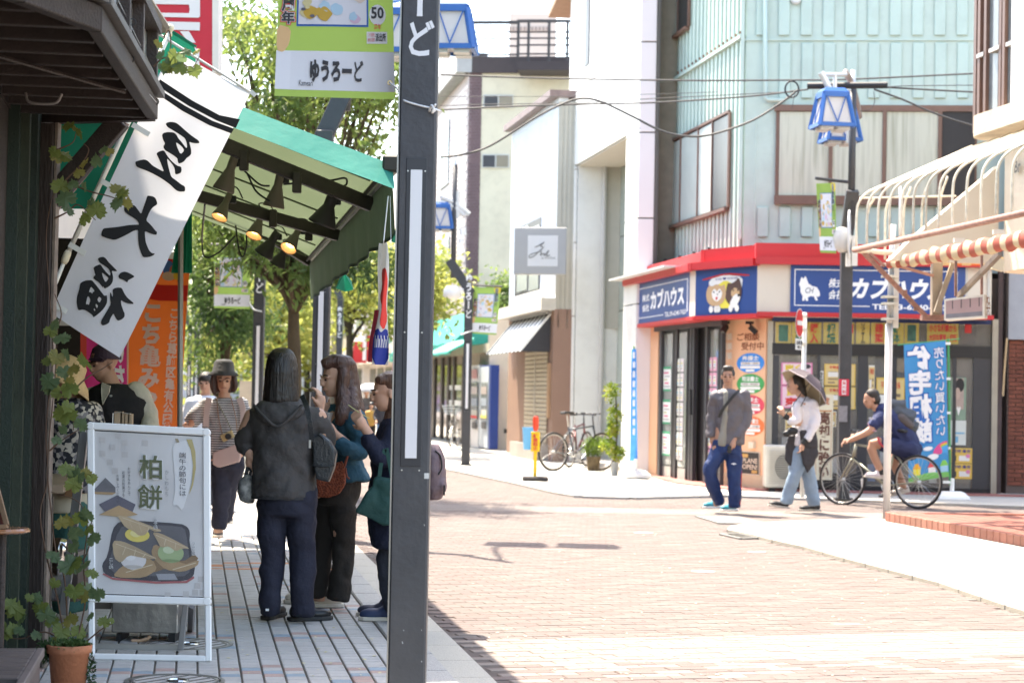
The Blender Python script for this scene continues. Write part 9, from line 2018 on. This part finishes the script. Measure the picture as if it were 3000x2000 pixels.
def bike(name,label,rear,front,r,frame_mat,group=None,drop=False,basket=False,tyre=0.016,H=0.95):
    rear=V(rear);front=V(front);d=(front-rear).normalized();n=d.cross(Z3);t=thing(name,label,'bicycle',rear-Z3*r,group);W=lambda f,z,s=0.0:rear+d*(f*(front-rear).length)+Z3*(z-r)+n*s
    wheel(t,rear,r,n,tyre);wheel(t,front,r,n,tyre);bb=W(0.42,0.28);st=W(0.30,0.78);hd0,hd1=W(0.86,0.62),W(0.82,0.80)
    f=MB();
    for a,b,w in ((bb,st,0.016),(st+(bb-st)*0.1,hd1,0.016),(bb,hd0,0.018),(hd0,hd1,0.02)):f.tube([a,b],w,8)
    for s in (-0.05,0.05):f.tube([rear+n*s,bb+n*s*0.4],0.009,6);f.tube([rear+n*s,st+(bb-st)*0.15+n*s*0.3],0.008,6)
    f.build('frame',frame_mat,t,smooth=True);k=MB()
    for s in (-0.045,0.045):k.tube([hd0,hd0+n*s-Z3*0.02+d*0.01,front+n*s],0.011,6)
    k.build('fork',frame_mat,t,smooth=True)
    sd_=MB();sd_.tube([st,W(0.27,H-0.02)],0.013,6);sd_.build('seat_post',m_steel,t);s2=MB();s2.prism([W(0.16,H,-0.07),W(0.16,H,0.07),W(0.26,H+0.01,0.05),W(0.42,H+0.0,0.02),W(0.42,H,-0.02),W(0.26,H+0.01,-0.05)],(0,0,0.045));s2.build('saddle',m_black,t,bevel=0.015)
    hb2=MB();top=W(0.80,H+0.02);hb2.tube([hd1,top],0.014,6);hb2.tube(bez([top+n*0.26-d*0.05,top+n*0.15+d*0.02,top+d*0.04,top-n*0.15+d*0.02,top-n*0.26-d*0.05],4),0.011,7);hb2.build('handlebar',M((0.08,0.08,0.085),0.4,0.1,metal=0.4),t,smooth=True)
    for s in (-1,1):MB().tube([top+n*s*0.26-d*0.05,top+n*s*0.18-d*0.015],0.016,8).build('grip',m_black,t)
    c=MB();c.tube([bb-n*0.05,bb+n*0.05],0.03,10);rr=0.09;Rn=n.to_track_quat('Z','Y').to_matrix();c.tube([bb+n*0.045+Rn@V((rr*math.cos(a),rr*math.sin(a),0))for a in [2*math.pi*i/20 for i in range(20)]],0.006,5,closed=True)
    c.tube([bb+n*0.06,bb+n*0.06+d*0.10-Z3*0.14],0.010,6);c.tube([bb-n*0.06,bb-n*0.06-d*0.10+Z3*0.14],0.010,6);c.build('crank',m_steel,t)
    for s in (1,-1):MB().box(bb+n*s*0.10+(d*0.10-Z3*0.14)*s,(0.09,0.09,0.025)).build('pedal',m_black,t)
    ch=MB();ch.tube([rear+n*0.045+Z3*0.04,bb+n*0.045+Z3*0.09],0.004,4);ch.tube([rear+n*0.045-Z3*0.04,bb+n*0.045-Z3*0.09],0.004,4);ch.build('chain',m_black,t)
    if basket:
        b=MB();bc=W(0.98,0.95)
        for z,w in ((-0.14,0.12),(-0.07,0.14),(0.0,0.155),(0.07,0.17)):b.tube([bc+d*w*x+n*w*1.2*y+Z3*z for x,y in ((-1,-1),(1,-1),(1,1),(-1,1))],0.006,5,closed=True)
        for i in range(16):a=i*math.pi/8;x,y=max(-1,min(1,1.4*math.cos(a))),max(-1,min(1,1.4*math.sin(a)));b.tube([bc+d*0.12*x+n*0.144*y-Z3*0.14,bc+d*0.17*x+n*0.204*y+Z3*0.07],0.004,4)
        b.build('basket',m_steel,t)
    return t,W
def gp(u,v,Y,r):p=P(u,v,Y);return V((p.x,Y,r))
m_sil=M((0.36,0.35,0.27),0.35,0.1,metal=0.6)
rw_,fw_=gp(2690,1415,25.3,0.345),gp(2468,1400,26.0,0.335)
cyc,WB=bike('bicycle','pale metallic town bicycle ridden past the corner shop',rw_,fw_,0.345,m_sil,H=0.96)
o_=MB();o_.prism([P(2522,1402,25.8),P(2530,1400,25.8),P(2532,1428,25.8),P(2524,1426,25.8)],(0,0.01,0));o_.build('spoke_reflector',m_white,cyc)
# rider
YH=25.6
H_p=thing('person','cyclist in navy polo shirt and shorts leaning forward on the bicycle','person',V((P(2610,1300,YH).x,YH,0)))
J=lambda u,v,dy=0.0:P(u,v,YH+dy)
mb=MB();L_,R_=headm(mb,J(2550,1170),(-0.92,-0.35,-0.25),1.0,V((-0.3,0,1)));limb(mb,[J(2565,1192),J(2580,1208)],[0.055,0.06])
limb(mb,[J(2590,1215),J(2635,1260),J(2665,1320)],[0.12,0.14,0.14])
limb(mb,[J(2575,1225,-0.16),J(2545,1262,-0.24),J(2488,1290,-0.24)],[0.055,0.046,0.034]);hand(mb,J(2490,1288,-0.24),(-0.85,0,-0.3),(0,0,-1),1.05,1.0,1)
limb(mb,[J(2575,1225,0.16),J(2550,1262,0.24),J(2510,1276,0.24)],[0.055,0.046,0.034]);hand(mb,J(2512,1274,0.24),(-0.85,0,-0.3),(0,0,-1),1.05,1.0,-1)
limb(mb,[J(2660,1320,-0.1),J(2556,1300,-0.13),J(2582,1385,-0.13)],[0.10,0.064,0.044]);limb(mb,[J(2582,1385,-0.13),J(2560,1396,-0.13)],[0.045,0.035]);limb(mb,[J(2660,1320,0.1),J(2620,1345,0.13),J(2650,1430,0.13)],[0.10,0.064,0.044]);limb(mb,[J(2650,1430,0.13),J(2630,1440,0.13)],[0.045,0.035])
blob('body',m_skin2,H_p,mb,0.0095,3);face(L_,R_,1.0,H_p)
m_np=M((0.020,0.028,0.085),0.75,0.12,5,0.7,24)
mb=MB();limb(mb,[J(2588,1212),J(2625,1245),J(2655,1295),J(2665,1325)],[0.135,0.165,0.165,0.15]);limb(mb,[J(2578,1222,-0.15),J(2562,1240,-0.20),J(2552,1252,-0.22)],[0.075,0.07,0.066]);limb(mb,[J(2578,1222,0.15),J(2562,1240,0.20)],[0.075,0.066]);blob('polo_shirt',m_np,H_p,mb,0.013,4,(0.02,0.08))
mb=MB();mb.tube(bez([J(2542,1238,-0.25),J(2552,1258,-0.27),J(2568,1262,-0.25)],4),0.007,5);mb.build('cuff_trim',M((0.5,0.3,0.35),0.7,0),H_p);mb=MB();mb.box(J(2552,1225,-0.24),(0.05,0.01,0.03));mb.build('sleeve_badge',M((0.4,0.4,0.45),0.7,0),H_p)
mb=MB();limb(mb,[J(2665,1318,-0.08),J(2620,1305,-0.11),J(2580,1298,-0.13)],[0.13,0.105,0.09]);limb(mb,[J(2665,1318,0.08),J(2640,1330,0.11),J(2630,1345,0.13)],[0.13,0.11,0.09]);ell(mb,J(2668,1315),(0.15,0.17,0.12));blob('shorts',M((0.018,0.024,0.07),0.75,0.12,5,0.7,24),H_p,mb,0.013,4,(0.02,0.08))
mb=MB();mb.tube(bez([J(2572,1280,-0.20),J(2578,1298,-0.22),J(2592,1310,-0.2)],4),0.014,6);mb.build('shorts_trim',M((0.5,0.06,0.08),0.7,0),H_p)
shoe('shoe',M((0.60,0.52,0.52),0.6,0.1),m_ws,H_p,J(2577,1398,-0.13)-Z3*0.02,(-1,-0.1,0.1),1.05);shoe('shoe',M((0.50,0.45,0.42),0.6,0.1),m_ws,H_p,J(2650,1440,0.13)-Z3*0.02,(-1,-0.1,-0.25),1.05)
mb=MB();limb(mb,[J(2580,1380,-0.13),J(2582,1390,-0.13)],[0.05,0.048]);mb.build('sock',m_black,H_p)
mb=MB();ell(mb,J(2556,1155,0.0),(0.095,0.088,0.080));ell(mb,J(2566,1170,0.0),(0.065,0.082,0.07));blob('hair',M((0.028,0.024,0.022),0.6,0.3,30),H_p,mb,0.010,3)
bp_=thing('backpack','large dark grey-blue backpack on the cyclist\'s back','backpack',J(2660,1240))
mb=MB();limb(mb,[J(2612,1185,0.0),J(2650,1192,0.0)],[0.07,0.09]);limb(mb,[J(2628,1210),J(2672,1232)],[0.12,0.13]);limb(mb,[J(2640,1235),J(2682,1258)],[0.11,0.10]);blob('bag_body',M((0.050,0.060,0.075),0.5,0.2,4,0.7,24),bp_,mb,0.013,6,(0.02,0.10));mb=MB();limb(mb,[J(2640,1225,-0.10),J(2672,1252,-0.10)],[0.07,0.06]);blob('pocket',M((0.075,0.062,0.062),0.6,0.15),bp_,mb,0.013,4)
mb=MB();mb.tube(bez([J(2600,1205,-0.14),J(2590,1235,-0.19),J(2612,1270,-0.18)],5),0.016,6);mb.build('strap',m_black,bp_)
# parked bikes
bike('bicycle','dark parked bicycle leaning beside the potted bush and white building',gp(1621,1328,34.8,0.37),gp(1762,1310,35.5,0.37),0.345,M((0.10,0.11,0.12),0.35,0.1,metal=0.4),tyre=0.02,H=1.0)
bike('bicycle','parked basket bicycle in front of the green awning shop',gp(1340,1260,50.4,0.365),gp(1320,1280,49.4,0.365),0.33,M((0.4,0.38,0.34),0.35,0.1,metal=0.4),basket=True)
for k,(u,v,Y)in enumerate(((1700,1325,38.2),)):bike('bicycle','second parked bicycle behind the dark one, mostly hidden',gp(1668,1320,36.6,0.365),gp(1718,1312,37.4,0.365),0.33,M((0.25,0.1,0.1),0.35,0.1,metal=0.4))

# ================================================================== nobori by the shop, stands, plants
def nobori(label,q,Y,base_uv,wat=True,texts=()):
    t,sf=banner_px('nobori_banner',label,q,Y,M((0.06,0.30,0.62),0.6,0.06,2,trans=0.35),wav=0.01,nb=20);fs_=lambda a,b,o=0.0:sf(a,1-b,o)
    wl_=M((0.72,0.72,0.74),0.6,0);bl_=M((0.02,0.12,0.42),0.6,0)
    def tx(s_,box,mat,off,bold,mir=True):mb=MB();lay(mb,s_,fs_,box,vertical=True,mirror=mir,bold=bold,off=off);mb.build('lettering',mat,t)
    tx('住宅相談',(0.08,0.27,0.62,0.98),bl_,0.005,0.10);tx('住宅相談',(0.08,0.27,0.62,0.98),wl_,0.009,0.045)
    tx('売りたい買いたい',(0.70,0.30,0.96,0.96),bl_,0.006,0.06);tx('売りたい買いたい',(0.70,0.30,0.96,0.96),wl_,0.010,0.01)
    def pr(mat,L,off):mb=MB();print_on(mb,fs_,L,mx=9,off=off,sm=False);mb.build('picture_print',mat,t)
    pr(M((0.72,0.50,0.04),0.6,0),ellp(0.16,0.22,0.10,0.042,14),0.006)
    for r_,c in ((0.36,(0.62,0.08,0.25)),(0.32,(0.70,0.35,0.04)),(0.28,(0.25,0.5,0.1)),(0.24,(0.06,0.30,0.62))):pr(M(c,0.6,0),[(0.98,0.18)]+[(0.98+r_*math.cos(a),0.17+r_*0.26*math.sin(a))for a in [math.pi*(1-0.5*i/10)for i in range(11)]][::-1],0.006+0.36*0.01-r_*0.01)
    pr(wl_,ellp(0.62,0.16,0.14,0.022,14),0.009);pr(wl_,ellp(0.5,0.225,0.12,0.016,14),0.009)
    pr(M((0.15,0.40,0.10),0.6,0),[(0.0,0.0),(1,0),(1,0.035),(0.5,0.05),(0.0,0.03)],0.006)
    for x,c,rc in ((0.12,(0.7,0.6,0.05),(0.72,0.35,0.03)),(0.50,(0.72,0.70,0.70),(0.62,0.05,0.06)),(0.80,(0.3,0.5,0.65),(0.2,0.5,0.1))):pr(M(c,0.6,0),[(x,0.04),(x+0.18,0.04),(x+0.18,0.085),(x,0.085)],0.008);pr(M(rc,0.6,0),[(x-0.02,0.085),(x+0.20,0.085),(x+0.13,0.125),(x+0.05,0.125)],0.0085)
    return t,sf
nb_,_=nobori('blue house-advice banner with mirrored white letters outside the shop',[(2648,1010),(2770,998),(2780,1395),(2662,1412)],27.3,(2778,1460))
Yn2=27.4;m_gp=M((0.06,0.32,0.12),0.4,0.1)
MB().tube([P(2778,992,Yn2),P(2784,1420,Yn2)],0.016,8).build('pole',m_gp,nb_);MB().tube([P(2630,1010,Yn2),P(2812,992,Yn2)],0.008,6).build('cross_rod',m_gp,nb_)
for v in (1002,1105,1205,1308,1408):cb(2762,v,2785,v+7,Yn2-0.06,0.05,m_white,'loop',nb_)
def water_base(lb,c,s=1.0,rz=0.0):
    t=thing('water_weight',lb,'stand',c,'white water-filled banner bases');R3=Matrix.Rotation(rz,3,'Z');mb=MB();pts0=[c+R3@V((x*s,y*s,0.01))for x,y in ((-0.22,-0.17),(0.22,-0.17),(0.22,0.17),(-0.22,0.17))];pts1=[c+R3@V((x*s,y*s,0.14*s))for x,y in ((-0.14,-0.10),(0.14,-0.10),(0.14,0.10),(-0.14,0.10))]
    mb.add(pts0+[p+Z3*0.05*s for p in pts0]+pts1,[(3,2,1,0),(0,1,5,4),(1,2,6,5),(2,3,7,6),(3,0,4,7),(4,5,9,8),(5,6,10,9),(6,7,11,10),(7,4,8,11),(8,9,10,11)]);mb.build('tank',m_white,t,bevel=0.015);MB().tube([c+Z3*0.12*s,c+Z3*0.32*s],0.03*s,10).build('socket',m_white,t);return t
cq=P(2785,1440,Yn2);water_base('white plastic banner base beside the bicycle rear wheel',V((cq.x+0.02,Yn2,0.0)))
nb2,_=banner_px('nobori_banner','narrow blue banner seen edge-on at the white building corner',[(1850,1022),(1864,1022),(1868,1350),(1845,1350)],32.2,M((0.06,0.25,0.60),0.6,0.3,6,trans=0.3),wav=0.03)
mb=MB();
for k in range(9):mb.box(P(1857,1040+28*k,32.12),(0.035,0.004,0.10))
tag(mb.build('lettering',m_wlet,nb2),kind='stuff');MB().tube([P(1857,1012,32.3),P(1866,1370,32.3)],0.014,6).build('pole',m_gp,nb2)
cq=P(1862,1390,32.2);water_base('white rounded banner base at the foot of the white column',V((cq.x,32.2,PZL)),1.0,0.3)
# yellow no-parking post
yp=thing('parking_post','yellow no parking post with red top on a black rubber base','bollard',PZ(1570,1408,PZL));Yy=31.7
cy=PZ(1568,1408,PZL);Yy=cy.y
mb=MB();mb.box((cy.x,Yy,PZL+0.035),(0.40,0.26,0.07));mb.build('rubber_base',M((0.05,0.045,0.045),0.8,0.2),yp,bevel=0.02)
cb(1562,1300,1572,1400,Yy,0.05,M((0.75,0.48,0.02),0.5,0.05),'stem',yp);cb(1555,1264,1581,1322,Yy-0.03,0.03,M((0.75,0.48,0.02),0.5,0.05),'plate',yp,0.01);mb=MB();q=plane(P(1556,1321,Yy-0.035),P(1580,1321,Yy-0.035)-P(1556,1321,Yy-0.035),Z3*0.28);lay(mb,'駐車禁止',q,(0.2,0.05,0.8,0.95),vertical=True,bold=0.03,off=0.004);mb.build('lettering',m_redlet,yp)
mb=MB();mb.lathe(P(1569,1262,Yy),[(0.028,0.0),(0.045,0.06),(0.045,0.13),(0.05,0.14),(0.04,0.22),(0.0,0.23)],14,close=False);mb.build('red_top',M((0.75,0.07,0.03),0.4,0.05),yp)
bn=MB();c=V((P(1549,1300,38.5).x,38.5,0.3));bn.lathe(c,[(0.0,0),(0.10,0),(0.13,0.42),(0.14,0.43)],16,close=False);o=bn.build('blue_bin',M((0.10,0.35,0.65),0.5,0.05),smooth=True);tag(o,'light blue plastic bin by the brown shop step','bin')
cb2=MB();
# potted plants
def leafclump(name,par,c,rx,rz_,n,L,W,mat,seed):
    r=random.Random(seed);vs=[];fs=[]
    for _ in range(n):
        g=V((r.gauss(0,1),r.gauss(0,1),r.gauss(0,1)));g=g/max(1.0,g.length)*r.uniform(0.4,1.0);p=V(c)+V((g.x*rx,g.y*rx,g.z*rz_));d=(g+V((r.gauss(0,.5),r.gauss(0,.5),r.gauss(0.2,.5)))).normalized();s_=d.cross(V((r.gauss(0,1),r.gauss(0,1),r.gauss(0,1)))).normalized();l=L*r.uniform(.6,1.2);k=len(vs);vs+=[p,p+d*l*.5+s_*W,p+d*l,p+d*l*.5-s_*W];fs.append((k,k+1,k+2,k+3))
    me=bpy.data.meshes.new(name);me.from_pydata([tuple(v)for v in vs],[],fs);me.materials.append(mat);o=bpy.data.objects.new(name,me);link(o,par);return o
m_lfp=leafmat('leaf_potted',[(0.05,0.11,0.02),(0.12,0.20,0.03),(0.22,0.30,0.05)],3.0)
bp2=thing('potted_bush','round fine-leaved bush in a brown mossy pot on the corner pavement','plant',PZ(1738,1378,PZL));c=PZ(1738,1378,PZL)
MB().lathe(c,[(0.0,0.0),(0.10,0.0),(0.13,0.24),(0.14,0.25),(0.0,0.25)],18,close=False).build('pot',M((0.15,0.11,0.06),0.8,0.5,9),bp2);leafclump('foliage',bp2,c+Z3*0.42,0.22,0.18,1500,0.05,0.008,m_lfp,3)
bp3=thing('potted_shrub','tall variegated shrub in a grey pot against the white building','plant',PZ(1800,1392,PZL));c=PZ(1800,1392,PZL)
MB().lathe(c,[(0.0,0.0),(0.055,0.0),(0.07,0.22),(0.0,0.22)],16,close=False).build('pot',M((0.33,0.34,0.33),0.7,0.1),bp3);MB().tube(bez([c+Z3*0.2,c+V((0.03,0,0.7)),c+V((0.0,0,1.3))]),0.012,6).build('stem',m_bark2,bp3)
for k,(u,v,rx,rz_)in enumerate(((1792,1150,0.13,0.17),(1800,1220,0.12,0.2),(1780,1305,0.14,0.14),(1810,1330,0.12,0.12),(1795,1260,0.10,0.12))):leafclump('foliage',bp3,P(u,v,c.y),rx,rz_,260,0.06,0.016,leafmat('leaf_var%d'%k,[(0.05,0.12,0.02),(0.20,0.28,0.03),(0.45,0.42,0.08)],6.0),30+k)

# ================================================================== terracotta pot and grape vine
tp=thing('terracotta_pot','terracotta flower pot with moss at the foot of the vine','flower pot',PZ(205,2010,PZL))
Yp=8.5;pc=P(208,1700,Yp);c=V((pc.x,Yp,PZL))
MB().lathe(c,[(0.0,0.0),(0.068,0.0),(0.085,0.182),(0.094,0.185),(0.097,0.218),(0.090,0.220),(0.084,0.205),(0.0,0.20)],32,close=False).build('pot',M((0.42,0.155,0.075),0.75,0.18,5,0.4,60,dirt=0.12),tp,smooth=True)
leafclump('moss',tp,c+V((0.0,0,0.215)),0.092,0.018,900,0.02,0.005,M((0.045,0.085,0.02),0.7,0.5,30,trans=0.2),9);leafclump('moss',tp,c+V((-0.095,0.0,0.19)),0.04,0.05,420,0.02,0.006,M((0.03,0.06,0.02),0.7,0.4,30,trans=0.2),10);leafclump('moss',tp,c+V((0.095,0.0,0.1)),0.014,0.08,120,0.02,0.005,M((0.03,0.06,0.02),0.7,0.4,30,trans=0.2),12)
vn=thing('grape_vine','climbing grape vine with lobed leaves up the dark post and across the flag','vine',c)
Yv=9.0
vc=M((0.13,0.075,0.05),0.8,0.3,8)
stems=[[(190,1885),(170,1760),(135,1620),(118,1500),(140,1400),(135,1250),(155,1050),(145,860),(135,700),(150,590),(165,560)],[(200,1880),(190,1700),(165,1620),(150,1500),(140,1350),(160,1120),(170,950)],[(165,560),(200,520),(240,480),(260,440),(245,420)],[(190,530),(260,560),(320,575),(360,590)],[(160,640),(200,620),(230,600),(280,645)],[(150,445),(190,430),(215,415),(225,380)],[(225,1880),(250,1760),(245,1650),(255,1540),(230,1470),(150,1440)],[(180,1590),(240,1640),(270,1560),(262,1500)],[(200,1160),(250,1110),(300,1080),(330,1060)],[(160,980),(180,920),(160,860)],[(190,1880),(130,1850),(60,1870),(0,1860)],[(250,1880),(300,1840),(330,1825)],[(450,195),(480,170),(520,175),(560,200),(585,165)],[(480,110),(495,90),(500,140),(480,190)],[(145,1320),(180,1290),(235,1255)],[(160,1120),(210,1200),(215,1260)]]
mb=MB()
for L in stems:
    q=bez([P(u,v,Yv)for u,v in L],5);mb.tube(q,[0.0045-0.0028*i/len(q)for i in range(len(q))],5)
mb.build('stem',vc,vn)
def grape_leaf():
    o=[(0,0),(0.12,-0.20),(0.34,-0.26),(0.40,-0.10),(0.58,-0.05),(0.50,0.10),(0.66,0.22),(0.50,0.34),(0.52,0.52),(0.34,0.50),(0.24,0.66),(0.14,0.62),(0.0,0.92)];pts=o+[(-x,y)for x,y in o[-2:0:-1]]
    me=bpy.data.meshes.new('leaf');vs=[(0,0.28,0.05)]+[(x,y,0.10*x*x-0.12*y*y+0.03*math.sin(x*9+y*7))for x,y in pts];n=len(pts);fs=[(0,1+i,1+(i+1)%n)for i in range(n)];me.from_pydata(vs,[],fs);return me
lm=[leafmat('vine_leaf%d'%i,c,1.0,0.45)for i,c in enumerate(([(0.13,0.17,0.045),(0.19,0.23,0.06)],[(0.09,0.14,0.065),(0.15,0.21,0.10)],[(0.19,0.19,0.05),(0.27,0.23,0.07)]))]
lmesh=[]
for mt_ in lm:me=grape_leaf();me.materials.append(mt_);lmesh.append(me)
rl=random.Random(21)
spots=[(205,370,5),(225,395,5),(165,440,5),(180,465,6),(160,475,5),(230,400,4),(215,555,5),(240,560,5),(175,560,7),(195,600,7),(200,630,6),(255,480,5),(300,450,5),(290,490,5),(230,520,4),(265,590,6),(275,640,7),(295,625,6),(255,650,5),(340,570,7),(365,565,7),(350,590,6),(375,590,6),(320,450,4),(160,960,5),(150,985,5),(180,1005,6),(165,1040,6),(195,1045,5),(150,1070,6),(180,1080,6),(160,1120,7),(200,1110,5),(175,1140,7),(155,1150,6),(215,1160,6),(205,1190,6),(250,1080,7),(215,1095,5),(180,1230,7),(210,1235,7),(185,1260,5),(165,1300,5),(230,1260,5),(215,1400,7),(200,1385,7),(230,1395,7),(205,1430,6),(250,1395,6),(265,1405,5),(240,1530,6),(262,1520,7),(195,1540,6),(180,1545,5),(225,1570,6),(265,1560,5),(280,1590,6),(210,1600,5),(150,1640,6),(190,1650,9),(215,1665,9),(245,1665,8),(270,1690,6),(160,1710,5),(220,1720,7),(250,1740,7),(235,1760,6),(275,1750,6),(290,1760,5),(100,1770,5),(130,1775,5),(115,1780,6),(90,1745,4),(20,1790,7),(40,1810,7),(15,1840,7),(60,1830,6),(35,1860,6),(55,1860,5),(130,1820,7),(155,1830,6),(180,1850,7),(205,1835,7),(105,1870,5),(165,1870,6),(220,1860,6),(300,1840,4),(320,1820,3),(262,1820,4),(470,160,5),(490,185,6),(515,165,6),(505,195,6),(480,200,6),(535,180,5),(525,215,5),(565,200,5),(545,165,5),(580,160,4),(470,130,4),(500,215,4)]
for i,(u,v,s)in enumerate(spots):
    o=bpy.data.objects.new('leaf',lmesh[rl.choice((0,0,1,1,2))]);link(o,vn);o.location=P(u+rl.uniform(-6,6),v+rl.uniform(-6,6)-6,Yv-rl.uniform(0,0.08));k=s*0.0108*rl.uniform(0.8,1.15);o.scale=(k,k,k)
    o.rotation_euler=(math.radians(90+rl.uniform(-50,40)),rl.uniform(-0.7,0.7)+rl.choice((0,0,math.pi)),rl.uniform(-0.8,0.8))
